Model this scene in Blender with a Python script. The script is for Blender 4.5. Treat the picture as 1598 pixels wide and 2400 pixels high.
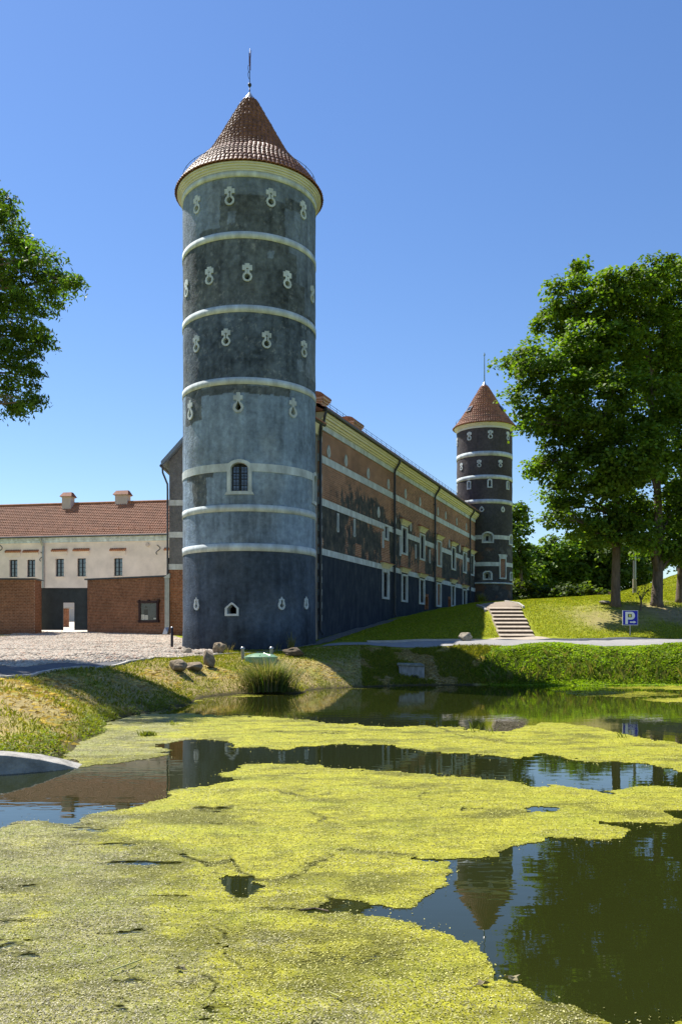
import bpy, math, random
import numpy as np
from mathutils import Vector

random.seed(7)
rng = np.random.default_rng(11)
for o in list(bpy.data.objects):
    bpy.data.objects.remove(o)
scene = bpy.context.scene
COL = scene.collection

# ------------------------------------------------------------------ camera, sky, sun, exposure
F, CX, HY, EYE = 2000.0, 799.0, 1495.0, 1.8      # focal length, principal column, horizon row of the photograph; eye height over the water
cam_d = bpy.data.cameras.new('camera')
cam = bpy.data.objects.new('camera', cam_d)
COL.objects.link(cam)
cam.location = (0, 0, EYE)
cam.rotation_euler = (math.radians(90), 0, 0)
cam_d.sensor_fit = 'VERTICAL'
cam_d.sensor_height = 36
cam_d.lens = 36 * F / 2400
cam_d.shift_y = (HY - 1200) / 2400
cam_d.clip_start = 0.1
cam_d.clip_end = 5000
scene.camera = cam

SUN_EL, SUN_AZ = math.radians(57), math.radians(48)      # azimuth: left of the viewing direction
sun_vec = Vector((-math.cos(SUN_EL) * math.sin(SUN_AZ), math.cos(SUN_EL) * math.cos(SUN_AZ), math.sin(SUN_EL)))
world = bpy.data.worlds.new('World')
scene.world = world
world.use_nodes = True
wn = world.node_tree
wn.nodes.clear()
sky = wn.nodes.new('ShaderNodeTexSky')
sky.sky_type = 'NISHITA'
sky.sun_disc = False
sky.sun_elevation = SUN_EL
sky.sun_rotation = -SUN_AZ
sky.altitude = 60
sky.air_density = 1.15
sky.dust_density = 0.15
sky.ozone_density = 4.0
bg = wn.nodes.new('ShaderNodeBackground')
bg.inputs['Strength'].default_value = 0.082
wo = wn.nodes.new('ShaderNodeOutputWorld')
hs = wn.nodes.new('ShaderNodeHueSaturation')      # the phone's vivid blue, over the whole sky alike
hs.inputs['Hue'].default_value = 0.508
hs.inputs['Saturation'].default_value = 1.15
hs.inputs['Value'].default_value = 1.0
wn.links.new(sky.outputs[0], hs.inputs['Color'])
wn.links.new(hs.outputs[0], bg.inputs[0])
wn.links.new(bg.outputs[0], wo.inputs[0])

sun_d = bpy.data.lights.new('sun', 'SUN')
sun_d.energy = 5.0
sun_d.angle = math.radians(0.53)
sun_d.color = (1.0, 0.95, 0.86)
sun = bpy.data.objects.new('sun', sun_d)
COL.objects.link(sun)
sun.rotation_euler = sun_vec.to_track_quat('Z', 'Y').to_euler()
sun.location = (-40, 40, 60)

vs = scene.view_settings
vs.view_transform = 'Standard'
vs.look = 'None'
vs.gamma = 1
vs.use_curve_mapping = False
vs.exposure = 0.92
scene.cycles.max_bounces = 8
scene.cycles.transparent_max_bounces = 12
scene.cycles.use_denoising = True

# ------------------------------------------------------------------ noise
def _h(ix, iy, seed):
    a = (ix.astype(np.int64) * 374761393 + iy.astype(np.int64) * 668265263 + seed * 974711) & 0xFFFFFFFF
    a = ((a ^ (a >> 13)) * 1274126177) & 0xFFFFFFFF
    a = a ^ (a >> 16)
    return (a & 0xFFFFFF) / float(0xFFFFFF)

def vnoise(x, y, seed=0):
    x = np.asarray(x, float); y = np.asarray(y, float)
    ix = np.floor(x); iy = np.floor(y)
    fx = x - ix; fy = y - iy
    fx = fx * fx * (3 - 2 * fx); fy = fy * fy * (3 - 2 * fy)
    a = _h(ix, iy, seed); b = _h(ix + 1, iy, seed); c = _h(ix, iy + 1, seed); d = _h(ix + 1, iy + 1, seed)
    return (a + (b - a) * fx) * (1 - fy) + (c + (d - c) * fx) * fy

def fbm(x, y, octaves=4, seed=0, gain=0.5):
    s = 0; amp = 1.0; tot = 0
    for k in range(octaves):
        s = s + amp * vnoise(np.asarray(x) * 2 ** k + 17.3 * k, np.asarray(y) * 2 ** k - 9.1 * k, seed + k * 31)
        tot += amp; amp *= gain
    return s / tot

def sstep(a, b, x):
    t = np.clip((np.asarray(x, float) - a) / (b - a), 0, 1)
    return t * t * (3 - 2 * t)

def in_poly(px, py, poly):
    px = np.asarray(px, float); py = np.asarray(py, float)
    inside = np.zeros(px.shape, bool)
    n = len(poly); j = n - 1
    for i in range(n):
        xi, yi = poly[i]; xj, yj = poly[j]
        if yi != yj:
            c = ((yi > py) != (yj > py)) & (px < (xj - xi) * (py - yi) / (yj - yi) + xi)
            inside ^= c
        j = i
    return inside

# ------------------------------------------------------------------ object helpers
def root_of(o):
    while o.parent is not None:
        o = o.parent
    return o

def tag(o, label=None, cat=None, group=None, kind=None):
    if label: o['label'] = label
    if cat: o['category'] = cat
    if group: o['group'] = group
    if kind: o['kind'] = kind
    return o

def thing(name, loc, label, cat, group=None):
    o = bpy.data.objects.new(name, None)
    o.empty_display_size = 0.3
    COL.objects.link(o)
    o.location = loc
    return tag(o, label, cat, group)

class MB:
    """collects world-space vertices and faces for one mesh object"""
    def __init__(s):
        s.v = []; s.f = []
    def add(s, vs_, fs_):
        b = len(s.v)
        s.v.extend([tuple(map(float, p)) for p in vs_])
        s.f.extend([tuple(i + b for i in q) for q in fs_])
        return s
    def hexa(s, p):      # 8 points: bottom ring 0-3, top ring 4-7
        return s.add(p, [(3, 2, 1, 0), (4, 5, 6, 7), (0, 1, 5, 4), (1, 2, 6, 5), (2, 3, 7, 6), (3, 0, 4, 7)])
    def box(s, x0, x1, y0, y1, z0, z1):
        return s.hexa([(x0, y0, z0), (x1, y0, z0), (x1, y1, z0), (x0, y1, z0), (x0, y0, z1), (x1, y0, z1), (x1, y1, z1), (x0, y1, z1)])
    def tube(s, pts, r, n=8, caps=True):
        pts = [Vector(p) for p in pts]
        if not hasattr(r, '__len__'): r = [r] * len(pts)
        rings = []
        up = Vector((0.13, 0.21, 0.97))
        for i, p in enumerate(pts):
            t = (pts[min(i + 1, len(pts) - 1)] - pts[max(i - 1, 0)]).normalized()
            u = t.cross(up)
            if u.length < 1e-3: u = t.cross(Vector((1, 0, 0)))
            u.normalize(); w = t.cross(u)
            rings.append([p + (u * math.cos(2 * math.pi * k / n) + w * math.sin(2 * math.pi * k / n)) * r[i] for k in range(n)])
        vv = [q for ring in rings for q in ring]
        ff = []
        for i in range(len(pts) - 1):
            for k in range(n):
                k2 = (k + 1) % n
                ff.append((i * n + k, i * n + k2, (i + 1) * n + k2, (i + 1) * n + k))
        if caps:
            ff.append(tuple(range(n - 1, -1, -1)))
            ff.append(tuple((len(pts) - 1) * n + k for k in range(n)))
        return s.add(vv, ff)
    def lathe(s, prof, c, n=32):
        vv = []; ff = []
        for r, z in prof:
            for k in range(n):
                a = 2 * math.pi * k / n
                vv.append((c[0] + r * math.cos(a), c[1] + r * math.sin(a), z))
        for i in range(len(prof) - 1):
            for k in range(n):
                k2 = (k + 1) % n
                ff.append((i * n + k, i * n + k2, (i + 1) * n + k2, (i + 1) * n + k))
        return s.add(vv, ff)
    def prism(s, poly, vec):
        n = len(poly)
        a = [Vector(p) for p in poly]; v = Vector(vec)
        b = [p + v for p in a]
        ff = [tuple(range(n - 1, -1, -1)), tuple(range(n, 2 * n))]
        for i in range(n):
            j = (i + 1) % n
            ff.append((i, j, n + j, n + i))
        return s.add(a + b, ff)
    def build(s, name, m, parent=None, smooth=False, bevel=0):
        loc = root_of(parent).location if parent is not None else Vector((0, 0, 0))
        me = bpy.data.meshes.new(name)
        me.from_pydata([(x - loc.x, y - loc.y, z - loc.z) for x, y, z in s.v], [], s.f)
        me.materials.append(m)
        if smooth:
            me.polygons.foreach_set('use_smooth', [True] * len(me.polygons))
        me.update()
        o = bpy.data.objects.new(name, me)
        COL.objects.link(o)
        if parent is not None: o.parent = parent
        if bevel:
            b = o.modifiers.new('bevel', 'BEVEL'); b.width = bevel; b.segments = 2; b.limit_method = 'ANGLE'
        return o
    def top(s, name, m, label, cat, group=None, smooth=False, bevel=0, base=None):
        """build as a one-mesh thing whose origin is at its base"""
        if base is None:
            xs = [p[0] for p in s.v]; ys = [p[1] for p in s.v]; zs = [p[2] for p in s.v]
            base = ((min(xs) + max(xs)) / 2, (min(ys) + max(ys)) / 2, min(zs))
        s.v = [(x - base[0], y - base[1], z - base[2]) for x, y, z in s.v]
        o = s.build(name, m, None, smooth, bevel)
        o.location = base
        return tag(o, label, cat, group)

def np_mesh(name, V, Fc, m, parent=None, col=None, smooth=False, uv=None, base=None):
    """mesh object straight from arrays; Fc is (M,3) or (M,4); col is a point colour 'col'"""
    V = np.asarray(V, np.float32).copy()
    Fc = np.asarray(Fc, np.int32)
    loc = root_of(parent).location if parent is not None else (Vector(base) if base is not None else Vector((0, 0, 0)))
    V[:, 0] -= loc.x; V[:, 1] -= loc.y; V[:, 2] -= loc.z
    me = bpy.data.meshes.new(name)
    me.vertices.add(len(V)); me.vertices.foreach_set('co', V.ravel())
    k = Fc.shape[1]
    me.loops.add(Fc.size); me.loops.foreach_set('vertex_index', Fc.ravel())
    me.polygons.add(len(Fc))
    me.polygons.foreach_set('loop_start', np.arange(0, Fc.size, k, dtype=np.int32))
    try:
        me.polygons.foreach_set('loop_total', np.full(len(Fc), k, np.int32))
    except Exception:
        pass
    if smooth:
        me.polygons.foreach_set('use_smooth', np.ones(len(Fc), bool))
    if col is not None:
        col = np.asarray(col, np.float32)
        if col.shape[1] == 3: col = np.concatenate([col, np.ones((len(col), 1), np.float32)], 1)
        a = me.color_attributes.new('col', 'FLOAT_COLOR', 'POINT')
        a.data.foreach_set('color', col.ravel())
    if uv is not None:
        l = me.uv_layers.new(name='uv')
        l.data.foreach_set('uv', np.asarray(uv, np.float32)[Fc.ravel()].ravel())
    me.materials.append(m)
    me.update(calc_edges=True)
    me.validate()
    o = bpy.data.objects.new(name, me)
    COL.objects.link(o)
    if parent is not None: o.parent = parent
    elif base is not None: o.location = base
    return o

# ------------------------------------------------------------------ materials
def new_mat(name):
    m = bpy.data.materials.new(name)
    m.use_nodes = True
    nt = m.node_tree
    b = nt.nodes['Principled BSDF']
    return m, nt, b

def nd(nt, t, **kw):
    n = nt.nodes.new(t)
    for k, v in kw.items():
        if k in n.inputs: n.inputs[k].default_value = v
        else: setattr(n, k, v)
    return n

def c4(c): return (c[0], c[1], c[2], 1)

def ramp(nt, fac, stops):
    r = nd(nt, 'ShaderNodeValToRGB')
    e = r.color_ramp.elements
    while len(e) < len(stops): e.new(0.5)
    for i, (p, c) in enumerate(stops):
        e[i].position = p; e[i].color = c4(c) if hasattr(c, '__len__') else (c, c, c, 1)
    nt.links.new(fac, r.inputs[0])
    return r.outputs[0]

def noise(nt, scale, detail=4, rough=0.55, vec=None, stretch=None, dist=0.0):
    n = nd(nt, 'ShaderNodeTexNoise', Scale=scale, Detail=detail, Roughness=rough, Distortion=dist)
    if vec is None:
        vec = nd(nt, 'ShaderNodeTexCoord').outputs['Object']
    if stretch:
        mp = nd(nt, 'ShaderNodeMapping'); mp.inputs['Scale'].default_value = stretch
        nt.links.new(vec, mp.inputs[0]); vec = mp.outputs[0]
    nt.links.new(vec, n.inputs['Vector'])
    return n.outputs[0]

def mix(nt, fac, a, b, mode='MIX'):
    m = nd(nt, 'ShaderNodeMix', data_type='RGBA', blend_type=mode)
    for s, v in ((0, fac), (6, a), (7, b)):
        if hasattr(v, 'is_linked') or hasattr(v, 'links'): nt.links.new(v, m.inputs[s])
        elif s == 0: m.inputs[0].default_value = v
        else: m.inputs[s].default_value = c4(v)
    return m.outputs[2]

def bump(nt, bsdf, h, strength, dist):
    b = nd(nt, 'ShaderNodeBump', Strength=strength, Distance=dist)
    nt.links.new(h, b.inputs['Height'])
    nt.links.new(b.outputs[0], bsdf.inputs['Normal'])

def attr(nt, name='col'):
    a = nd(nt, 'ShaderNodeAttribute'); a.attribute_name = name
    return a.outputs['Color']

def plain(name, col, rough=0.8, var=0.12, scale=3.0, metallic=0.0, bmp=0.0, bscale=30.0, spec=0.3, stretch=None):
    m, nt, b = new_mat(name)
    n = noise(nt, scale, 5, 0.6, stretch=stretch)
    lo = [max(0, c * (1 - var)) for c in col]; hi = [min(1, c * (1 + var)) for c in col]
    nt.links.new(ramp(nt, n, [(0.3, lo), (0.7, hi)]), b.inputs['Base Color'])
    b.inputs['Roughness'].default_value = rough
    b.inputs['Metallic'].default_value = metallic
    b.inputs['Specular IOR Level'].default_value = spec
    if bmp: bump(nt, b, noise(nt, bscale, 4, 0.6), bmp, 0.02)
    return m

def colored(name, rough=0.85, spec=0.2, grain=0.25, gscale=9.0, bmp=0.3, bscale=25.0, bdist=0.03):
    """base colour from the point colours, times a fine grain"""
    m, nt, b = new_mat(name)
    g = ramp(nt, noise(nt, gscale, 6, 0.65), [(0.25, 1 - grain), (0.75, 1 + grain)])
    nt.links.new(mix(nt, 1.0, attr(nt), g, 'MULTIPLY'), b.inputs['Base Color'])
    b.inputs['Roughness'].default_value = rough
    b.inputs['Specular IOR Level'].default_value = spec
    if bmp: bump(nt, b, noise(nt, bscale, 5, 0.65), bmp, bdist)
    return m

def leafy(name, trans=0.4, rough=0.5, tint=(1.15, 1.1, 0.5), spec=0.35):
    """leaf or blade: point colour, lit through"""
    m, nt, b = new_mat(name)
    a = attr(nt)
    nt.links.new(a, b.inputs['Base Color'])
    b.inputs['Roughness'].default_value = rough
    b.inputs['Specular IOR Level'].default_value = spec
    t = nd(nt, 'ShaderNodeBsdfTranslucent')
    nt.links.new(mix(nt, 1.0, a, tint, 'MULTIPLY'), t.inputs[0])
    ms = nd(nt, 'ShaderNodeMixShader'); ms.inputs[0].default_value = trans
    nt.links.new(b.outputs[0], ms.inputs[1]); nt.links.new(t.outputs[0], ms.inputs[2])
    nt.links.new(ms.outputs[0], nt.nodes['Material Output'].inputs[0])
    return m

M = {}
M['tower'] = colored('tower_plaster', 0.9, 0.15, 0.30, 5.0, 0.8, 11.0, 0.05)
M['cream'] = plain('cream_plaster', (0.49, 0.54, 0.56), 0.9, 0.30, 2.6, bmp=0.5, bscale=9, stretch=(1, 1, 0.45))
M['cornice'] = plain('cornice_plaster', (0.57, 0.58, 0.52), 0.9, 0.12, 1.5)
M['yellow'] = plain('yellow_plaster', (0.68, 0.645, 0.46), 0.9, 0.07, 1.5)
M['beige'] = plain('beige_plaster', (0.72, 0.61, 0.525), 0.92, 0.13, 0.8, bmp=0.25, bscale=6)
M['white_wall'] = plain('white_plaster', (0.6, 0.6, 0.6), 0.9, 0.06, 1.0)
M['chimney'] = plain('chimney_plaster', (0.54, 0.44, 0.38), 0.9, 0.08, 2.0)
M['pinkchim'] = plain('pink_chimney_plaster', (0.62, 0.42, 0.33), 0.9, 0.12, 2.0)
M['iron'] = plain('dark_iron', (0.028, 0.03, 0.036), 0.5, 0.2, 6, spec=0.4)
M['gutter'] = plain('dark_gutter', (0.05, 0.056, 0.066), 0.42, 0.2, 3, metallic=0.3)
M['galv'] = plain('galvanised_steel', (0.30, 0.31, 0.31), 0.38, 0.15, 5, metallic=0.7)
M['zinc'] = plain('zinc_sheet', (0.42, 0.42, 0.42), 0.35, 0.12, 6, metallic=0.8)
M['verge'] = plain('blue_grey_verge', (0.16, 0.21, 0.28), 0.5, 0.1, 3, metallic=0.2)
M['gate'] = plain('gate_steel', (0.035, 0.045, 0.05), 0.6, 0.25, 2.5, bmp=0.35, bscale=40)
M['wood'] = plain('dark_red_wood', (0.035, 0.016, 0.014), 0.6, 0.3, 4)
M['frame'] = plain('window_frame', (0.018, 0.02, 0.026), 0.55, 0.2, 5)
M['paper'] = plain('paper', (0.75, 0.74, 0.66), 0.9, 0.04, 4)
M['print'] = plain('print_ink', (0.12, 0.13, 0.13), 0.9, 0.1, 4)
M['concrete'] = plain('concrete', (0.32, 0.305, 0.27), 0.95, 0.42, 5.0, bmp=0.8, bscale=30)
M['kerb'] = plain('kerb_concrete', (0.42, 0.40, 0.37), 0.92, 0.15, 4.0, bmp=0.3)
M['stone'] = plain('boulder_stone', (0.23, 0.18, 0.12), 0.95, 0.5, 7.0, bmp=0.9, bscale=16)
M['gravel'] = plain('dark_gravel', (0.16, 0.145, 0.12), 0.95, 0.5, 14.0, bmp=0.9, bscale=25)
M['stone2'] = plain('pale_boulder', (0.30, 0.26, 0.20), 0.95, 0.4, 7.0, bmp=0.9, bscale=16)
M['paver'] = plain('paver', (0.38, 0.32, 0.25), 0.92, 0.2, 6.0, bmp=0.4, bscale=18)
M['yard_gravel'] = plain('yard_gravel', (0.55, 0.49, 0.41), 0.95, 0.15, 6.0, bmp=0.5, bscale=20)
M['landing'] = plain('landing_paving', (0.25, 0.205, 0.16), 0.95, 0.2, 6.0, bmp=0.4, bscale=18)
M['riser'] = plain('riser_stone', (0.12, 0.082, 0.055), 0.9, 0.25, 5.0)
M['asphalt'] = plain('asphalt', (0.10, 0.10, 0.105), 0.88, 0.25, 9.0, bmp=0.4, bscale=60)
M['roadtop'] = plain('pale_asphalt', (0.27, 0.26, 0.25), 0.9, 0.14, 5.0, bmp=0.3, bscale=50)
M['bark'] = plain('bark', (0.13, 0.10, 0.075), 0.95, 0.4, 5.0, bmp=0.9, bscale=14, stretch=(2.5, 2.5, 0.5))
M['green_plastic'] = plain('green_plastic', (0.20, 0.34, 0.22), 0.30, 0.08, 2.0, spec=0.5)
M['postwood'] = plain('grey_post', (0.30, 0.27, 0.22), 0.85, 0.25, 5.0)
M['sign_blue'] = plain('sign_blue', (0.006, 0.012, 0.40), 0.4, 0.03, 2)
M['sign_white'] = plain('sign_white', (0.72, 0.74, 0.74), 0.45, 0.03, 2)
M['sign_yellow'] = plain('sign_yellow', (0.62, 0.62, 0.10), 0.5, 0.05, 2)
M['blackpost'] = plain('black_post', (0.02, 0.018, 0.03), 0.4, 0.1, 4)
M['soil'] = plain('soil', (0.11, 0.085, 0.055), 0.95, 0.4, 6, bmp=0.8, bscale=10)

def glass(name, col=(0.012, 0.016, 0.022), rough=0.03):
    m, nt, b = new_mat(name)
    b.inputs['Base Color'].default_value = c4(col)
    b.inputs['Roughness'].default_value = rough
    b.inputs['Specular IOR Level'].default_value = 1.0
    b.inputs['IOR'].default_value = 1.8
    bump(nt, b, noise(nt, 1.3, 2, 0.5), 0.05, 0.03)
    return m
M['glass'] = glass('window_glass')

def brick_uv(name, c1, c2, mort, row=0.085, length=0.27, mask=False):
    """brick courses laid out in metres on the uv map; with mask, col.r is the plaster cover and col.gb its tone"""
    m, nt, b = new_mat(name)
    uvn = nd(nt, 'ShaderNodeUVMap')
    br = nd(nt, 'ShaderNodeTexBrick')
    br.inputs['Color1'].default_value = c4(c1); br.inputs['Color2'].default_value = c4(c2); br.inputs['Mortar'].default_value = c4(mort)
    br.inputs['Scale'].default_value = 1.0
    br.inputs['Mortar Size'].default_value = 0.012
    br.inputs['Mortar Smooth'].default_value = 0.3
    br.inputs['Bias'].default_value = 0.0
    br.inputs['Brick Width'].default_value = length
    br.inputs['Row Height'].default_value = row
    nt.links.new(uvn.outputs[0], br.inputs['Vector'])
    n1 = ramp(nt, noise(nt, 0.8, 6, 0.7), [(0.3, 0.62), (0.7, 1.25)])
    colr = mix(nt, 1.0, br.outputs[0], n1, 'MULTIPLY')
    h = br.outputs['Fac']
    if mask:
        a = nd(nt, 'ShaderNodeAttribute'); a.attribute_name = 'col'
        sep = nd(nt, 'ShaderNodeSeparateColor'); nt.links.new(a.outputs['Color'], sep.inputs[0])
        fine = noise(nt, 2.6, 10, 0.8, stretch=(1, 1, 0.6))
        ad = nd(nt, 'ShaderNodeMath', operation='MULTIPLY_ADD'); nt.links.new(fine, ad.inputs[0]); ad.inputs[1].default_value = 1.7; sb = nd(nt, 'ShaderNodeMath', operation='SUBTRACT'); nt.links.new(sep.outputs[0], sb.inputs[0]); sb.inputs[1].default_value = 0.85; nt.links.new(sb.outputs[0], ad.inputs[2])
        pm = ramp(nt, ad.outputs[0], [(0.47, 0.0), (0.56, 1.0)])
        dark = ramp(nt, noise(nt, 2.2, 7, 0.72), [(0.30, (0.026, 0.030, 0.034)), (0.50, (0.060, 0.064, 0.064)), (0.60, (0.10, 0.098, 0.085)), (0.70, (0.20, 0.165, 0.125))])
        navy = ramp(nt, noise(nt, 2.2, 10, 0.8, stretch=(1, 1, 0.4)), [(0.3, (0.012, 0.018, 0.030)), (0.5, (0.030, 0.040, 0.058)), (0.62, (0.055, 0.066, 0.080)), (0.75, (0.11, 0.12, 0.125))])
        pl = mix(nt, sep.outputs[1], dark, navy)
        colr = mix(nt, pm, colr, pl)
    nt.links.new(colr, b.inputs['Base Color'])
    b.inputs['Roughness'].default_value = 0.92
    b.inputs['Specular IOR Level'].default_value = 0.15
    bump(nt, b, noise(nt, 10, 5, 0.6), 0.35, 0.02)
    return m
M['facade'] = brick_uv('brick_and_plaster_facade', (0.38, 0.172, 0.098), (0.23, 0.102, 0.062), (0.42, 0.35, 0.27), 0.1, 0.3, mask=True)
M['brick_panel'] = brick_uv('brick_infill', (0.33, 0.15, 0.09), (0.24, 0.11, 0.07), (0.36, 0.30, 0.25), 0.1, 0.3)

def brick_piece(name, cols):
    m, nt, b = new_mat(name)
    n = noise(nt, 7.0, 2, 0.5)
    n2 = noise(nt, 0.5, 5, 0.7)
    c = ramp(nt, n, [(0.3, cols[0]), (0.5, cols[1]), (0.72, cols[2])])
    nt.links.new(mix(nt, 1.0, c, ramp(nt, n2, [(0.3, 0.7), (0.7, 1.2)]), 'MULTIPLY'), b.inputs['Base Color'])
    b.inputs['Roughness'].default_value = 0.92
    b.inputs['Specular IOR Level'].default_value = 0.15
    return m
M['brick'] = brick_piece('wall_brick', [(0.15, 0.066, 0.037), (0.25, 0.112, 0.060), (0.34, 0.165, 0.092)])
M['mortar'] = plain('mortar', (0.36, 0.31, 0.25), 0.95, 0.2, 3)

def tile_mat(name, cols, rough, spec, moss=0.0):
    m, nt, b = new_mat(name)
    n = noise(nt, 4.5, 3, 0.6)
    c = ramp(nt, n, [(0.3, cols[0]), (0.5, cols[1]), (0.7, cols[2])])
    d = ramp(nt, noise(nt, 1.2, 6, 0.7), [(0.35, 0.75), (0.65, 1.15)])
    c = mix(nt, 1.0, c, d, 'MULTIPLY')
    if moss:
        f = ramp(nt, noise(nt, 2.2, 6, 0.7), [(0.52, 0.0), (0.68, moss)])
        c = mix(nt, f, c, (0.22, 0.15, 0.06))
    nt.links.new(c, b.inputs['Base Color'])
    b.inputs['Roughness'].default_value = rough
    b.inputs['Specular IOR Level'].default_value = spec
    return m
M['tile_brown'] = tile_mat('brown_glazed_tile', [(0.125, 0.060, 0.042), (0.20, 0.09, 0.06), (0.265, 0.12, 0.08)], 0.58, 0.25)
M['tile_old'] = tile_mat('old_orange_tile', [(0.22, 0.09, 0.05), (0.32, 0.13, 0.07), (0.38, 0.17, 0.09)], 0.6, 0.35, 0.6)
M['tile_red'] = tile_mat('red_clay_tile', [(0.29, 0.115, 0.06), (0.38, 0.16, 0.085), (0.43, 0.195, 0.11)], 0.62, 0.22)
M['tile_dark'] = tile_mat('dark_red_tile', [(0.15, 0.055, 0.03), (0.22, 0.08, 0.045), (0.27, 0.10, 0.06)], 0.7, 0.15)

M['ground'] = colored('ground_cover', 0.96, 0.08, 0.35, 3.0, 0.8, 7.0, 0.06)
M['leaf'] = leafy('tree_leaf', 0.5, 0.55, (1.2, 1.3, 0.35), 0.22)
M['grass'] = leafy('grass_blade', 0.5, 0.6, (1.3, 1.2, 0.45))
M['cobble'] = colored('cobble_stone', 0.85, 0.25, 0.18, 14.0, 0.3, 40.0, 0.01)
M['grout'] = plain('cobble_joint_sand', (0.20, 0.17, 0.13), 0.96, 0.25, 5)

def water_mat():
    m, nt, b = new_mat('pond_water')
    b.inputs['Base Color'].default_value = (0.016, 0.020, 0.004, 1)
    b.inputs['Roughness'].default_value = 0.015
    b.inputs['IOR'].default_value = 1.38
    b.inputs['Specular IOR Level'].default_value = 0.5
    tc = nd(nt, 'ShaderNodeTexCoord').outputs['Object']
    n1 = noise(nt, 5.0, 2, 0.5, vec=tc, stretch=(0.45, 1.0, 1))
    n2 = noise(nt, 0.9, 1, 0.5, vec=tc, stretch=(0.5, 1.0, 1))
    a = nd(nt, 'ShaderNodeMath', operation='MULTIPLY'); nt.links.new(n1, a.inputs[0]); nt.links.new(n2, a.inputs[1])
    bump(nt, b, a.outputs[0], 0.12, 0.02)
    return m
M['water'] = water_mat()

def algae_mat():
    """point colour carries: r = yellow(1)/pale crust(0), g = cover (holes below the noise), b = wet/dark"""
    m, nt, b = new_mat('pond_algae')
    a = nd(nt, 'ShaderNodeAttribute'); a.attribute_name = 'col'
    sep = nd(nt, 'ShaderNodeSeparateColor'); nt.links.new(a.outputs['Color'], sep.inputs[0])
    tc = nd(nt, 'ShaderNodeTexCoord').outputs['Object']
    fine = noise(nt, 55.0, 5, 0.75, vec=tc, stretch=(0.8, 1.0, 1))
    mid = noise(nt, 9.0, 5, 0.65, vec=tc, stretch=(0.6, 1.0, 1))
    yel = ramp(nt, fine, [(0.30, (0.08, 0.085, 0.003)), (0.42, (0.24, 0.235, 0.010)), (0.56, (0.34, 0.325, 0.018)), (0.64, (0.44, 0.42, 0.06)), (0.72, (0.70, 0.66, 0.30))])
    pale = ramp(nt, fine, [(0.30, (0.04, 0.048, 0.012)), (0.42, (0.135, 0.135, 0.022)), (0.53, (0.22, 0.21, 0.045)), (0.60, (0.36, 0.335, 0.17)), (0.70, (0.58, 0.54, 0.36))])
    f = nd(nt, 'ShaderNodeMath', operation='ADD'); nt.links.new(sep.outputs[0], f.inputs[0]); nt.links.new(mid, f.inputs[1])
    c = mix(nt, ramp(nt, f.outputs[0], [(0.75, 0.0), (1.15, 1.0)]), pale, yel)
    c = mix(nt, 1.0, c, ramp(nt, noise(nt, 17.0, 5, 0.7, vec=tc, stretch=(0.45, 1.0, 1)), [(0.32, 0.5), (0.46, 1.0), (0.7, 1.3)]), 'MULTIPLY')
    c = mix(nt, 1.0, c, ramp(nt, noise(nt, 3.8, 8, 0.75, vec=tc, stretch=(0.4, 1.0, 1), dist=0.6), [(0.34, 0.45), (0.47, 1.05), (0.56, 1.28), (0.72, 1.5)]), 'MULTIPLY')
    c = mix(nt, ramp(nt, noise(nt, 1.7, 5, 0.65, vec=tc, stretch=(0.6, 1.0, 1)), [(0.45, 0.0), (0.65, 0.35)]), c, (0.24, 0.29, 0.02))
    c = mix(nt, sep.outputs[2], c, (0.085, 0.085, 0.004))
    nt.links.new(c, b.inputs['Base Color'])
    b.inputs['Roughness'].default_value = 0.55
    b.inputs['Specular IOR Level'].default_value = 0.25
    bump(nt, b, fine, 0.8, 0.02)
    hole = nd(nt, 'ShaderNodeMath', operation='ADD')
    hn = noise(nt, 26.0, 6, 0.75, vec=tc, stretch=(0.5, 1.0, 1))
    nt.links.new(hn, hole.inputs[0]); nt.links.new(sep.outputs[1], hole.inputs[1])
    fac = ramp(nt, hole.outputs[0], [(0.86, 0.0), (1.08, 1.0)])
    tr = nd(nt, 'ShaderNodeBsdfTransparent')
    tl = nd(nt, 'ShaderNodeBsdfTranslucent'); nt.links.new(c, tl.inputs[0])
    m1 = nd(nt, 'ShaderNodeMixShader'); m1.inputs[0].default_value = 0.12
    nt.links.new(b.outputs[0], m1.inputs[1]); nt.links.new(tl.outputs[0], m1.inputs[2])
    ms = nd(nt, 'ShaderNodeMixShader')
    nt.links.new(fac, ms.inputs[0]); nt.links.new(tr.outputs[0], ms.inputs[1]); nt.links.new(m1.outputs[0], ms.inputs[2])
    nt.links.new(ms.outputs[0], nt.nodes['Material Output'].inputs[0])
    return m
M['algae'] = algae_mat()
M['flake'] = leafy('duckweed_flake', 0.2, 0.6, (1.1, 1.1, 0.6), 0.25)

# ------------------------------------------------------------------ frames for placing things on walls and on the ground
class Frame:
    """a vertical plane: origin O, unit direction U along it, N out of it"""
    def __init__(s, O, U, N):
        s.O = np.array(O, float); s.U = np.array(U, float) / np.hypot(*U); s.N = np.array(N, float) / np.hypot(*N)
    def pt(s, u, v, d=0.0):
        p = s.O + s.U * u + s.N * d
        return (p[0], p[1], v)
    def pts(s, u, v, d=0.0):
        u = np.asarray(u, float); v = np.asarray(v, float)
        return np.stack([s.O[0] + s.U[0] * u + s.N[0] * d, s.O[1] + s.U[1] * u + s.N[1] * d, v + 0 * u], -1)
    def box(s, mb, u0, u1, v0, v1, d0, d1):
        P = s.pt
        return mb.hexa([P(u0, v0, d1), P(u1, v0, d1), P(u1, v0, d0), P(u0, v0, d0), P(u0, v1, d1), P(u1, v1, d1), P(u1, v1, d0), P(u0, v1, d0)])
    def px(s, x, y):
        k = (x - CX) / F
        u = (k * s.O[1] - s.O[0]) / (s.U[0] - k * s.U[1])
        return u, EYE + (HY - y) / F * (s.O[1] + s.U[1] * u)

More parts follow.
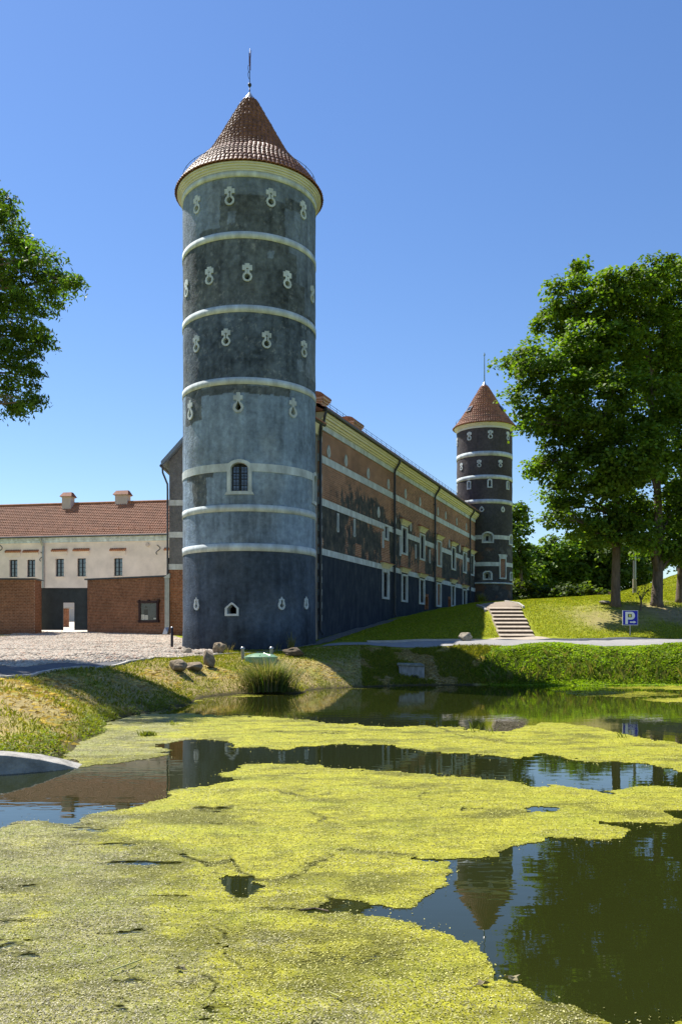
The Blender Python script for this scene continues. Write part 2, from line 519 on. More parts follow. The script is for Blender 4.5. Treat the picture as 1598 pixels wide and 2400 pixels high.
class Cyl:
    """a round tower: axis and radius; angle 0 faces -Y, grows towards +X"""
    def __init__(s, cx, cy, R):
        s.c = (cx, cy); s.R = R
    def pt(s, a, h, d=0.0):
        r = s.R + d
        return (s.c[0] + r * math.sin(a), s.c[1] - r * math.cos(a), h)
    def pts(s, a, h, d=0.0):
        r = s.R + d
        return np.stack([s.c[0] + r * np.sin(a), s.c[1] - r * np.cos(a), h + 0 * a], -1)
    def px(s, x, y, d=0.0):
        k = (x - CX) / F
        R = s.R + d; X, Y = s.c
        A = k * k + 1; B = -2 * (k * X + Y); Cc = X * X + Y * Y - R * R
        D = max(B * B - 4 * A * Cc, 0.0)
        t = (-B - math.sqrt(D)) / (2 * A)
        return math.atan2(k * t - X, -(t - Y)), EYE + (HY - y) / F * t

def raster(fun, outer, inner, u0, u1, v0, v1, cell, front, back, deep):
    """relief plate: front face where outer and not inner, edges to the wall, reveal of the opening going in to deep"""
    nu = int(math.ceil((u1 - u0) / cell)); nv = int(math.ceil((v1 - v0) / cell))
    uc = u0 + (np.arange(nu) + 0.5) * cell; vc = v0 + (np.arange(nv) + 0.5) * cell
    U, V = np.meshgrid(uc, vc, indexing='ij')
    o = outer(U, V); i = inner(U, V) & o
    keep = o & ~i
    mb = MB(); cache = {}
    def vid(a, b, d):
        k = (a, b, d)
        if k not in cache:
            cache[k] = len(mb.v); mb.v.append(fun(u0 + a * cell, v0 + b * cell, d))
        return cache[k]
    for a in range(nu):
        for b in range(nv):
            if not keep[a, b]: continue
            mb.f.append((vid(a, b, front), vid(a + 1, b, front), vid(a + 1, b + 1, front), vid(a, b + 1, front)))
            for da, db, e in ((-1, 0, ((a, b + 1), (a, b))), (1, 0, ((a + 1, b), (a + 1, b + 1))), (0, -1, ((a, b), (a + 1, b))), (0, 1, ((a + 1, b + 1), (a, b + 1)))):
                A, B = a + da, b + db
                ins = 0 <= A < nu and 0 <= B < nv
                if ins and keep[A, B]: continue
                dd = deep if (ins and i[A, B]) else back
                (p, q), (r, t) = e
                mb.f.append((vid(p, q, front), vid(p, q, dd), vid(r, t, dd), vid(r, t, front)))
    return mb

# ================================================================== TERRAIN
def wp(x, y, z):      # photograph column, row and distance -> ground control point
    return ((x - CX) / F * z, z, EYE + (HY - y) / F * z)

shore = [(-8.2, 10.5), (-6.5, 11.3), (-4.7, 11.6), (-3.85, 12.1), (-4.25, 13.1), (-4.5, 14.7), (-4.92, 17.6), (-4.87, 19.5), (-4.57, 20.8), (-4.15, 22.5), (-3.26, 27.3), (-1.37, 27.6), (-0.5, 30.2), (2.45, 32.3), (6.4, 32.7), (13, 32.7), (18, 32.4), (24, 30), (27, 22), (24, 10), (14, 3.2), (4, 2.3), (-3, 2.3), (-7, 3.5), (-9.2, 7)]
ctrl = [(x, y, 0.0) for x, y in shore]
pc = (3.0, 18.0)
for x, y in shore:
    d = math.hypot(pc[0] - x, pc[1] - y)
    ctrl.append((x + (pc[0] - x) / d * 0.9, y + (pc[1] - y) / d * 0.9, -0.42))
ctrl += [(x, y, -0.8) for x, y in ((0, 8), (0, 15), (2, 24), (8, 28), (12, 20), (5, 5.5), (16, 25), (15, 9), (-1, 20), (20, 18))]
ctrl += [wp(*p) for p in (
    (0, 1590, 17.9), (200, 1566, 22.5), (340, 1546, 27.4), (0, 1563, 22.5), (-150, 1610, 15.5), (-200, 1566, 24), (-400, 1620, 14),
    (0, 1755, 11.9), (100, 1640, 16.2),
    (440, 1540, 33), (560, 1532, 34.2), (640, 1527, 35.6), (403, 1519.5, 38), (430, 1515, 40),
    (175, 1481, 59), (400, 1489, 54), (0, 1503, 50), (0, 1482, 58), (-300, 1500, 50), (-300, 1482, 62), (200, 1502, 46), (150, 1530, 32),
    (490, 1562, 29.3), (612, 1545, 32.3), (700, 1540, 32.4), (765, 1562, 31.6), (850, 1552, 33.4),
    (770, 1514, 36.3), (900, 1517, 35.5), (1100, 1518, 35.2), (1300, 1518, 35), (1598, 1518, 35), (1900, 1520, 34),
    (850, 1506, 39.5), (900, 1506, 40), (1100, 1506, 40), (1300, 1504, 40.3), (1598, 1503.5, 40.5), (1900, 1503, 41),
    (1476, 1491, 42), (1598, 1491, 42), (1300, 1492, 42), (1110, 1494, 42),
    (768, 1490, 42.5), (900, 1456, 50.2), (1000, 1433, 59.3), (1090, 1416, 70),
    (950, 1478, 43.6), (1050, 1448, 48), (1080, 1475, 44), (1100, 1425, 56),
    (1218, 1496, 41.9), (1180, 1424, 47.3), (1140, 1430, 47.3), (1180, 1411, 52),
    (1300, 1440, 46), (1300, 1404, 53), (1400, 1397, 54.5), (1445, 1421, 47), (1540, 1418, 47), (1592, 1414, 48.5), (1400, 1470, 43.5), (1598, 1468, 43.5), (1598, 1440, 45.5),
    (1598, 1345, 64), (1700, 1315, 66), (1500, 1385, 60), (1420, 1402, 60), (1900, 1320, 66),
    (1150, 1409, 74), (1205, 1408, 77), (1300, 1412, 80), (1400, 1404, 68), (1430, 1404, 75), (1480, 1392, 70), (1400, 1413, 88), (1500, 1397, 84), (1340, 1405, 60), (1250, 1406, 60), (1598, 1352, 76), (1700, 1335, 82))]
ctrl += [(-36, 88, 3.5), (-20, 86, 3.5), (-55, 92, 3.5), (-10, 70, 2.8), (0, 58, 2.8), (-5, 48, 1.9), (-15, 70, 2.65), (-30, 70, 2.6), (-19, 62, 2.3), (0, 90, 4), (20, 95, 5.0), (40, 100, 5.5), (60, 100, 5), (60, 60, 7), (60, 40, 4),
         (60, 15, 1.5), (30, 10, 1), (30, -10, 0.8), (0, 0.6, 0.25), (0, -8, 0.5), (-15, 0, 0.6), (-30, 15, 1.2), (-30, 30, 1.4), (-60, 40, 1.6), (-60, 0, 1), (-12, 6, 0.6), (-90, 90, 2.4), (0, 140, 4), (100, 140, 5), (-100, 140, 3), (100, 30, 4), (0, -60, 1), (100, -60, 1), (-100, -60, 1)]
ctrl = np.array(ctrl)
_c = 1.2
def _phi(dx, dy): return np.sqrt(dx * dx + dy * dy + _c * _c)
_n = len(ctrl)
_A = np.zeros((_n + 3, _n + 3))
_A[:_n, :_n] = _phi(ctrl[:, None, 0] - ctrl[None, :, 0], ctrl[:, None, 1] - ctrl[None, :, 1])
_A[:_n, _n] = 1; _A[:_n, _n + 1] = ctrl[:, 0]; _A[:_n, _n + 2] = ctrl[:, 1]
_A[_n:, :_n] = _A[:_n, _n:].T
_A[np.arange(_n), np.arange(_n)] -= 0.01
_w = np.linalg.solve(_A, np.concatenate([ctrl[:, 2], np.zeros(3)]))

def rbf(x, y):
    x = np.asarray(x, float); y = np.asarray(y, float)
    z = np.full(x.shape, _w[_n]) + _w[_n + 1] * x + _w[_n + 2] * y
    for i in range(_n):
        z = z + _w[i] * _phi(x - ctrl[i, 0], y - ctrl[i, 1])
    r = np.hypot(x, y - 40)
    t = sstep(95, 150, r)
    return z * (1 - t) + 3.2 * t

def axis(*segs):
    out = []
    for a, b, s in segs:
        out.append(np.arange(a, b, s))
    return np.concatenate(out)
def grow(a, b, s0, k=1.35):
    out = []; x = a; s = s0
    while x < b:
        out.append(x); x += s; s *= k
    out.append(b)
    return np.array(out)
gx = np.concatenate([-grow(26, 1500, 1.0)[::-1], axis((-25.5, -9, 0.5), (-9, 18, 0.2), (18, 40, 0.5)), grow(40, 1500, 1.0)])
gy = np.concatenate([-grow(4, 600, 0.8)[::-1], axis((-3.5, 44, 0.2), (44, 85, 0.5)), grow(85, 1500, 1.0)])
GX, GY = np.meshgrid(gx, gy, indexing='ij')
GZ = rbf(GX, GY)
land = sstep(0.02, 0.5, GZ)
GZ = GZ + land * (fbm(GX * 0.9, GY * 0.9, 4, 5) - 0.5) * 0.14 * (np.hypot(GX, GY - 30) < 90)

def H(x, y):
    """height of the built ground sheet"""
    x = np.asarray(x, float); y = np.asarray(y, float)
    i = np.clip(np.searchsorted(gx, x) - 1, 0, len(gx) - 2); j = np.clip(np.searchsorted(gy, y) - 1, 0, len(gy) - 2)
    fx = np.clip((x - gx[i]) / (gx[i + 1] - gx[i]), 0, 1); fy = np.clip((y - gy[j]) / (gy[j + 1] - gy[j]), 0, 1)
    return GZ[i, j] * (1 - fx) * (1 - fy) + GZ[i + 1, j] * fx * (1 - fy) + GZ[i, j + 1] * (1 - fx) * fy + GZ[i + 1, j + 1] * fx * fy

def ground_at(x, y, z0=6.0, z1=95.0):
    """first ground point seen at a photograph position"""
    t = np.linspace(z0, z1, 4000)
    X = (x - CX) / F * t; Z = EYE + (HY - y) / F * t
    below = np.where(Z <= H(X, t))[0]
    k = below[0] if len(below) else len(t) - 1
    return float(X[k]), float(t[k])

# ground tones: own colours of soil, mown hay and grass
def ground_tone(x, y, z):
    n = fbm(x * 0.55, y * 0.55, 5, 3); n2 = fbm(x * 2.3, y * 2.3, 4, 8)
    green = np.stack([0.17 + 0.09 * n, 0.20 + 0.08 * n, 0.014 + 0.012 * n], -1)
    dry = np.stack([0.30 + 0.10 * n2, 0.24 + 0.07 * n2, 0.10 + 0.04 * n2], -1)
    dirt = np.stack([0.27 + 0.06 * n2, 0.205 + 0.04 * n2, 0.12 + 0.03 * n2], -1)
    c = green
    bank = sstep(1.6, 0.9, z) * (x < 5.2) * (y < 36) * (y > 4)
    d = np.clip(bank * sstep(0.30, 0.62, n2 * 0.6 + n * 0.5), 0, 1)[..., None]
    c = c * (1 - d) + dry * d
    k = sstep(1.0, 0.0, np.hypot((x - 17.0) / 7.0, (y - 45.6) / 3.9) + (n - 0.5) * 1.2)[..., None] * 0.85
    c = c * (1 - k) + dirt * k
    wet = (sstep(0.16, 0.0, z) * np.where(x > 5, 0.3, 1.0))[..., None]
    c = c * (1 - wet) + np.array([0.05, 0.045, 0.022]) * wet
    return c
gi = np.arange(len(gx) * len(gy)).reshape(len(gx), len(gy))
GF = np.stack([gi[:-1, :-1], gi[1:, :-1], gi[1:, 1:], gi[:-1, 1:]], -1).reshape(-1, 4)
ground = np_mesh('ground', np.stack([GX, GY, GZ], -1).reshape(-1, 3), GF, M['ground'], col=ground_tone(GX, GY, GZ).reshape(-1, 3), smooth=True)
tag(ground, kind='structure')

# pond
mb = MB()
mb.add([(-16, -3, 0), (32, -3, 0), (32, 36, 0), (-16, 36, 0)], [(0, 1, 2, 3)])
pond = tag(mb.build('pond_water', M['water']), kind='structure')

def ribbon(name, A, B, mtl, lift, nl=120, nw=8, kind='structure', parent=None):
    """sheet between two polylines laid on the ground"""
    def samp(P):
        P = np.array(P, float)
        s = np.concatenate([[0], np.cumsum(np.hypot(*np.diff(P, axis=0).T))])
        t = np.linspace(0, s[-1], nl)
        return np.stack([np.interp(t, s, P[:, 0]), np.interp(t, s, P[:, 1])], -1)
    a = samp(A); b = samp(B)
    w = np.linspace(0, 1, nw)[None, :, None]
    P = a[:, None, :] * (1 - w) + b[:, None, :] * w
    Z = H(P[..., 0], P[..., 1]) + lift
    V = np.concatenate([P, Z[..., None]], -1).reshape(-1, 3)
    idx = np.arange(nl * nw).reshape(nl, nw)
    Fq = np.stack([idx[:-1, :-1], idx[1:, :-1], idx[1:, 1:], idx[:-1, 1:]], -1).reshape(-1, 4)
    o = np_mesh(name, V, Fq, mtl, parent)
    if kind: tag(o, kind=kind)
    return o

def kerb_line(name, P, width, h0, h1, mtl, step=0.4):
    P = np.array(P, float)
    s = np.concatenate([[0], np.cumsum(np.hypot(*np.diff(P, axis=0).T))])
    t = np.arange(0, s[-1] + step, step)
    q = np.stack([np.interp(t, s, P[:, 0]), np.interp(t, s, P[:, 1])], -1)
    d = np.gradient(q, axis=0); d /= np.hypot(d[:, 0], d[:, 1])[:, None] + 1e-9
    nrm = np.stack([-d[:, 1], d[:, 0]], -1)
    a = q - nrm * width / 2; b = q + nrm * width / 2
    zz = H(q[:, 0], q[:, 1])
    mb = MB(); n = len(t)
    for i in range(n):
        mb.v += [(a[i, 0], a[i, 1], zz[i] + h0), (b[i, 0], b[i, 1], zz[i] + h0), (b[i, 0], b[i, 1], zz[i] + h1), (a[i, 0], a[i, 1], zz[i] + h1)]
    for i in range(n - 1):
        k = 4 * i
        for p, r in ((0, 1), (1, 2), (2, 3), (3, 0)):
            mb.f.append((k + p, k + r, k + 4 + r, k + 4 + p))
    mb.f.append((0, 3, 2, 1)); mb.f.append((4 * n - 4, 4 * n - 3, 4 * n - 2, 4 * n - 1))
    return tag(mb.build(name, mtl), kind='structure')

# road on the right, kerb on its far side
road_near = [(-0.9, 36.4), (2, 35.7), (6, 35.3), (14, 35.1), (30, 34.6), (60, 33)]
road_far = [(-0.6, 37.6), (1.5, 39.3), (6, 40.0), (14, 40.3), (30, 40.5), (60, 40)]
ribbon('road', road_near, road_far, M['roadtop'], 0.02, 200, 12)
kerb_line('kerb', [(1.2, 39.4), (6, 40.1), (14, 40.4), (30, 40.6), (60, 40.1)], 0.16, -0.2, 0.13, M['kerb'])
# asphalt lane on the left and its pale edging
lane_front = [ground_at(x, y) for x, y in ((-330, 1640), (-150, 1612), (0, 1590), (100, 1577), (200, 1565), (300, 1552), (345, 1547))]
lane_back = [ground_at(x, y) for x, y in ((-330, 1568), (-150, 1566), (0, 1563), (100, 1560), (200, 1557), (300, 1550), (345, 1546))]
ribbon('asphalt_lane', lane_front, lane_back, M['asphalt'], 0.022, 120, 8)
edge_path = lane_front + [ground_at(x, y) for x, y in ((440, 1540.5), (520, 1535), (620, 1529), (690, 1522))]
kerb_line('lane_edging', edge_path, 0.10, -0.15, 0.05, M['kerb'], 0.3)

# cobbled forecourt
TW = Cyl(-4.165, 39.0, 3.0)
yard_front = lane_back[1:6] + [ground_at(x, y) for x, y in ((360, 1545), (440, 1540), (520, 1534))]
yard_back = [(-26, 49.5), (-22.5, 54), (-20.3, 58.5), (-17.3, 58.2), (-14, 56.5), (-10.8, 54.2), (-7.0, 41)]
ribbon('forecourt', yard_front, yard_back, M['grout'], 0.012, 90, 60)
poly = yard_front + yard_back[::-1]
forecourt = bpy.data.objects['forecourt']
px_ = np.arange(-28, -1.5, 0.135); py_ = np.arange(20, 60, 0.135)
CXX, CYY = np.meshgrid(px_, py_, indexing='ij')
CXX = (CXX + (np.arange(len(py_)) % 2) * 0.067).ravel(); CYY = CYY.ravel()
CXX = CXX + rng.uniform(-0.02, 0.02, CXX.shape); CYY = CYY + rng.uniform(-0.02, 0.02, CYY.shape)
ok = in_poly(CXX, CYY, poly) & (np.hypot(CXX - TW.c[0], CYY - TW.c[1]) > 3.05) & ((CXX / CYY) > -0.56)
def cobbles(X, Y, name, parent):
    n = len(X)
    a = rng.uniform(0, np.pi, n)
    r1 = rng.uniform(0.052, 0.068, n); r2 = rng.uniform(0.050, 0.064, n)
    z0 = H(X, Y)
    V = []
    ang = np.arange(6) * np.pi / 3
    hh = rng.uniform(0.03, 0.055, n)
    for rr, zz in ((1.0, 0.0), (0.95, 0.6), (0.55, 1.0)):
        for t in ang:
            lx = np.cos(t) * r1 * rr; ly = np.sin(t) * r2 * rr
            V.append(np.stack([X + lx * np.cos(a) - ly * np.sin(a), Y + lx * np.sin(a) + ly * np.cos(a), z0 + 0.008 + hh * zz], -1))
    V = np.stack(V, 1)
    Fq = []
    for L in range(2):
        for k in range(6):
            k2 = (k + 1) % 6
            Fq.append((L * 6 + k, L * 6 + k2, L * 6 + 6 + k2, L * 6 + 6 + k))
    Fq += [(12, 13, 14, 15), (12, 15, 16, 17)]
    Fq = (np.arange(n)[:, None, None] * 18 + np.array(Fq)[None]).reshape(-1, 4)
    tone = rng.uniform(0.75, 1.15, n)[:, None] * np.array([[0.50, 0.43, 0.345]])
    red = rng.random(n) < 0.15
    tone[red] *= np.array([0.95, 0.78, 0.72])
    dk = rng.random(n) < 0.2
    tone[dk] *= 0.62
    C = np.repeat(tone, 18, 0)
    o = np_mesh(name, V.reshape(-1, 3), Fq, M['cobble'], parent, col=C, smooth=True)
    return tag(o, kind='stuff')
cobbles(CXX[ok], CYY[ok], 'cobble_stones', forecourt)
# courtyard surface beyond the gate
ribbon('courtyard', [(-30, 60), (-10.9, 60)], [(-40, 88), (-17.5, 86)], M['yard_gravel'], 0.02, 40, 30)
ribbon('gateway_paving', [(-20.4, 57.4), (-17.1, 57.6)], [(-20.6, 60.2), (-16.9, 60.2)], M['yard_gravel'], 0.03, 12, 12)
# gravel margin at the foot of the tower and wing
ribbon('gravel_margin', [(-1.9, 36.6), (-0.9, 37.8), (-0.2, 41), (3.4, 50.4)], [(-3, 36.2), (-1.3, 39), (-0.9, 41), (2.5, 50.6)], M['gravel'], 0.03, 40, 6)

# ================================================================== TOWERS
def circ(u, v, cu, cv, r): return (u - cu) ** 2 + (v - cv) ** 2 < r * r
def rect(u, v, u0, u1, v0, v1): return (u > u0) & (u < u1) & (v > v0) & (v < v1)

def sh_cross(s=1.0):
    def o(u, v):
        u = u / s; v = v / s
        return circ(u, v, 0, -0.18, 0.205) | rect(u, v, -0.1, 0.1, -0.1, 0.385) | rect(u, v, -0.217, 0.217, 0.10, 0.31)
    def i(u, v):
        u = u / s; v = v / s
        return circ(u, v, 0, -0.18, 0.125) | rect(u, v, -0.016, 0.016, -0.12, 0.22) | rect(u, v, -0.055, 0.055, 0.135, 0.17)
    return o, i, (-0.23 * s, 0.23 * s, -0.40 * s, 0.40 * s)
def sh_dropcross():
    def o(u, v): return circ(u, v, 0, -0.2, 0.225) | rect(u, v, -0.085, 0.085, -0.1, 0.42) | rect(u, v, -0.2, 0.2, 0.12, 0.29)
    def i(u, v): return circ(u, v, 0, -0.21, 0.115) | ((np.abs(u) < 0.1 * (0.08 - v) / 0.24) & (v > -0.2) & (v < 0.08))
    return o, i, (-0.24, 0.24, -0.44, 0.44)
def sh_pear():
    def o(u, v): return (((u / 0.17) ** 2 + ((v + 0.08) / 0.20) ** 2) < 1) | rect(u, v, -0.125, 0.125, 0.0, 0.19) | ((np.abs(u) < 0.05 * (0.30 - v) / 0.11) & (v > 0.18) & (v < 0.30))
    def i(u, v): return circ(u, v, 0, -0.1, 0.085) | rect(u, v, -0.045, 0.045, -0.1, 0.13)
    return o, i, (-0.2, 0.2, -0.30, 0.32)
def sh_almond(h=0.56, w=0.34):
    def o(u, v): return (np.abs(u) < w / 2 * np.sqrt(np.clip(1 - (v / (h / 2)) ** 2, 0, 1)) * np.where(v > 0, 1 - 0.45 * v / (h / 2), 1))
    def i(u, v): return (np.abs(u) < w * 0.20 * np.sqrt(np.clip(1 - ((v + 0.03) / (h * 0.27)) ** 2, 0, 1)) * np.where(v > 0, 1 - 0.6 * np.clip(v / (h * 0.27), 0, 1), 1))
    return o, i, (-w / 2, w / 2, -h / 2, h / 2)
def sh_slit(h=1.05, w=0.24):
    def o(u, v): return rect(u, v, -w / 2, w / 2, -h / 2 + 0.14, h / 2) | circ(u, v, 0, -h / 2 + 0.15, 0.15)
    def i(u, v): return rect(u, v, -0.05, 0.05, -h / 2 + 0.14, h / 2 - 0.08) | circ(u, v, 0, -h / 2 + 0.15, 0.085)
    return o, i, (-0.18, 0.18, -h / 2 - 0.02, h / 2 + 0.02)
def sh_point(w=0.6, h=0.58, m=0.09):
    def arch(u, v, w, v0, v1): return (np.abs(u) < w / 2) & (v > v0) & (v < v1 - (np.abs(u) / (w / 2)) ** 1.2 * (w * 0.42))
    def o(u, v): return arch(u, v, w, -h / 2, h / 2)
    def i(u, v): return arch(u, v, w - 2 * m, -h / 2 + m, h / 2 - m)
    return o, i, (-w / 2 - 0.02, w / 2 + 0.02, -h / 2 - 0.02, h / 2 + 0.02)
def sh_arch(w, h, m, sill=0.06):
    """round-headed surround with a flared sill"""
    def head(u, v, w, top, sp): return (np.abs(u) < w / 2) & (v < sp + (top - sp) * np.sqrt(np.clip(1 - (u / (w / 2)) ** 2, 0, 1)))
    def o(u, v): return (head(u, v, w, h / 2, h / 2 - w * 0.34) & (v > -h / 2)) | (rect(u, v, -w / 2 - sill, w / 2 + sill, -h / 2, -h / 2 + m * 0.8) & (np.abs(u) < w / 2 + sill - (v + h / 2)))
    def i(u, v): return head(u, v, w - 2 * m, h / 2 - m, h / 2 - m - (w - 2 * m) * 0.36) & (v > -h / 2 + m)
    return o, i, (-w / 2 - sill - 0.02, w / 2 + sill + 0.02, -h / 2 - 0.02, h / 2 + 0.02)

def ring(T, h0, h1, d, mtl, name, parent, gaps=(), n=200):
    """raised band round a tower, interrupted at gaps (angle pairs)"""
    if not gaps:
        mb = MB()
        mb.lathe([(T.R - 0.03, h0), (T.R + d, h0), (T.R + d, h1), (T.R - 0.03, h1)], T.c, n)
        return mb.build(name, mtl, parent, True)
    g = sorted(gaps)
    arcs = [(g[k][1], g[k + 1][0]) for k in range(len(g) - 1)] + [(g[-1][1], g[0][0] + 2 * math.pi)]
    for a0, a1 in arcs:
        m = max(2, int(n * (a1 - a0) / (2 * math.pi)))
        mb = MB(); b = 0
        for k in range(m + 1):
            a = a0 + (a1 - a0) * k / m
            mb.v += [T.pt(a, h0, -0.03), T.pt(a, h0, d), T.pt(a, h1, d), T.pt(a, h1, -0.03)]
        for k in range(m):
            q = b + 4 * k
            for i in range(3):
                mb.f.append((q + i, q + 4 + i, q + 5 + i, q + 1 + i))
        mb.build(name, mtl, parent, False)

def tower_wall(T, h0, h1, na, dh, holes, colfun, parent, name='wall'):
    nh = int((h1 - h0) / dh)
    a = np.arange(na) * 2 * math.pi / na - math.pi; h = np.linspace(h0, h1, nh + 1)
    A, Hh = np.meshgrid(a, h, indexing='ij')
    wob = (fbm(A * T.R * 1.2, Hh * 1.2, 4, 21) - 0.5) * 0.035 + 0.06 * np.clip(1 - (Hh - h0) / 2.4, 0, 1) ** 2
    V = np.stack([T.c[0] + (T.R + wob) * np.sin(A), T.c[1] - (T.R + wob) * np.cos(A), Hh], -1).reshape(-1, 3)
    idx = np.arange(na * (nh + 1)).reshape(na, nh + 1)
    nx = np.roll(idx, -1, 0)
    Fq = np.stack([idx[:, :-1], nx[:, :-1], nx[:, 1:], idx[:, 1:]], -1)
    ac = (a + math.pi / na)[:, None] + 0 * h[None, :-1]; hc = (h[:-1] + (h[1] - h[0]) / 2)[None, :] + 0 * ac
    keep = np.ones(ac.shape, bool)
    for a0, hh0, fn, grow_ in holes:
        du = (ac - a0 + math.pi) % (2 * math.pi) - math.pi
        u = du * T.R; v = hc - hh0
        near = (np.abs(u) < 1.5) & (np.abs(v) < 2)
        m = np.zeros(ac.shape, bool)
        for ou in (-grow_, 0, grow_):
            for ov in (-grow_, 0, grow_):
                m |= fn(u + ou, v + ov)
        keep &= ~(m & near)
    C = colfun(A, Hh).reshape(-1, 3)
    return np_mesh(name, V, Fq[keep].reshape(-1, 4), M['tower'], parent, col=C, smooth=True)

def tile_rows(prof, row, width):
    """rows of barrel tiles over a roof profile (r,h from eave to top): yields (count, mesh data in axis coordinates)"""
    P = np.array(prof); s = np.concatenate([[0], np.cumsum(np.hypot(*np.diff(P, axis=0).T))])
    k = int(s[-1] / row)
    for i in range(k):
        s0 = i * row; s1 = min(s0 + row * 1.22, s[-1])
        r0, h0 = np.interp(s0, s, P[:, 0]), np.interp(s0, s, P[:, 1])
        r1, h1 = np.interp(s1, s, P[:, 0]), np.interp(s1, s, P[:, 1])
        t = np.array([r1 - r0, h1 - h0]); t /= np.hypot(*t)
        nr, nh = t[1], -t[0]
        n = max(8, int(round(2 * math.pi * r0 / width)))
        vv = []
        for (r, h, w, lift) in ((r0, h0, 2 * math.pi * r0 / n, 0.026), (r1, h1, 2 * math.pi * r1 / n, 0.0)):
            for tt in (-0.5, -0.28, 0, 0.28, 0.5):
                out = lift + 0.052 * math.sqrt(max(0, 1 - (2 * tt) ** 2)) + 0.008
                x = tt * w * 1.03
                vv.append((x, -(r + nr * out), h + nh * out))
        for tt in (-0.5, -0.28, 0, 0.28, 0.5):
            out = 0.012 + 0.034 * math.sqrt(max(0, 1 - (2 * tt) ** 2)) - 0.012
            vv.append((tt * 2 * math.pi * r0 / n * 0.98, -(r0 + nr * out + 0.004), h0 + nh * out))
        ff = [(q, q + 1, q + 6, q + 5) for q in range(4)] + [(q + 10, q + 11, q + 1, q) for q in range(4)]
        yield n, vv, ff

def tiled_cone(T, prof, row, width, mtl, roof, base_z, single=0, view=0.0, seed=1):
    """individual tiles (the lowest ones facing the view) plus the rest joined"""
    rr = random.Random(seed)
    V = []; Fq = []; done = 0
    for ri, (n, vv, ff) in enumerate(tile_rows(prof, row, width)):
        off = rr.random() * 0.3 + (0.5 if ri % 2 else 0) * 0
        me = None
        for k in range(n):
            a = view + (k + off) * 2 * math.pi / n
            d = (a - view + math.pi) % (2 * math.pi) - math.pi
            if done < single and abs(d) < 1.32:
                if me is None:
                    me = bpy.data.meshes.new('tile')
                    me.from_pydata([(x, y, z - base_z) for x, y, z in vv], [], ff)
                    me.materials.append(mtl); me.update()
                t = bpy.data.objects.new('tile', me)
                COL.objects.link(t); t.parent = roof
                t.rotation_euler = (0, 0, a)
                j = rr.uniform(-0.004, 0.006); t.location = (math.sin(a) * j, -math.cos(a) * j, 0)
                done += 1
            else:
                ca, sa = math.cos(a), math.sin(a); b = len(V); j = rr.uniform(-0.006, 0.01)
                for x, y, z in vv:
                    y -= j
                    V.append((T.c[0] + x * ca - y * sa, T.c[1] + x * sa + y * ca, z))
                Fq += [tuple(q + b for q in f) for f in ff]
    o = np_mesh('roof_tiles', np.array(V), np.array(Fq), mtl, roof)
    return tag(o, kind='stuff')

CAMDIR = lambda T: math.atan2(-T.c[0], T.c[1])

# ------------------------------------------------------------------ the large tower in front
zb = 0.6
tower = thing('round_tower', (TW.c[0], TW.c[1], zb), 'tall dark grey round tower with cream bands and brown conical roof beside the pond', 'tower', 'round castle towers')
bands1 = [(16.86 + EYE, 17.15 + EYE), (13.75 + EYE, 14.05 + EYE), (10.71 + EYE, 11.0 + EYE), (7.03 + EYE, 7.37 + EYE), (5.34 + EYE, 5.63 + EYE), (3.67 + EYE, 3.99 + EYE)]
loops = []
for x, y in ((462.5, 480), (538.6, 460), (634.7, 464), (710, 493)): loops.append((x, y, sh_cross()))
for x, y in ((438.5, 676), (491.6, 647), (579.8, 639), (673, 656), (731, 690)): loops.append((x, y, sh_cross(0.98)))
for x, y in ((461.3, 806), (530.4, 791), (624.9, 796.5), (711.7, 818)): loops.append((x, y, sh_cross(0.94)))
for x, y in ((447.3, 961), (558.7, 943.5), (686, 956)): loops.append((x, y, sh_dropcross()))
for x, y in ((461.7, 1415), (659.9, 1414), (716.7, 1413)): loops.append((x, y, sh_pear()))
loops.append((543.9, 1427.5, sh_point()))
holes1 = []
for x, y, (o_, i_, bb) in loops:
    a0, h0 = TW.px(x, y)
    fun = lambda u, v, d, a0=a0, h0=h0: TW.pt(a0 + u / TW.R, h0 + v, d)
    mb = raster(fun, o_, i_, bb[0], bb[1], bb[2], bb[3], 0.018, 0.045, -0.04, -0.45)
    mb.build('loophole', M['cream'], tower)
    holes1.append((a0, h0, i_, 0.025))

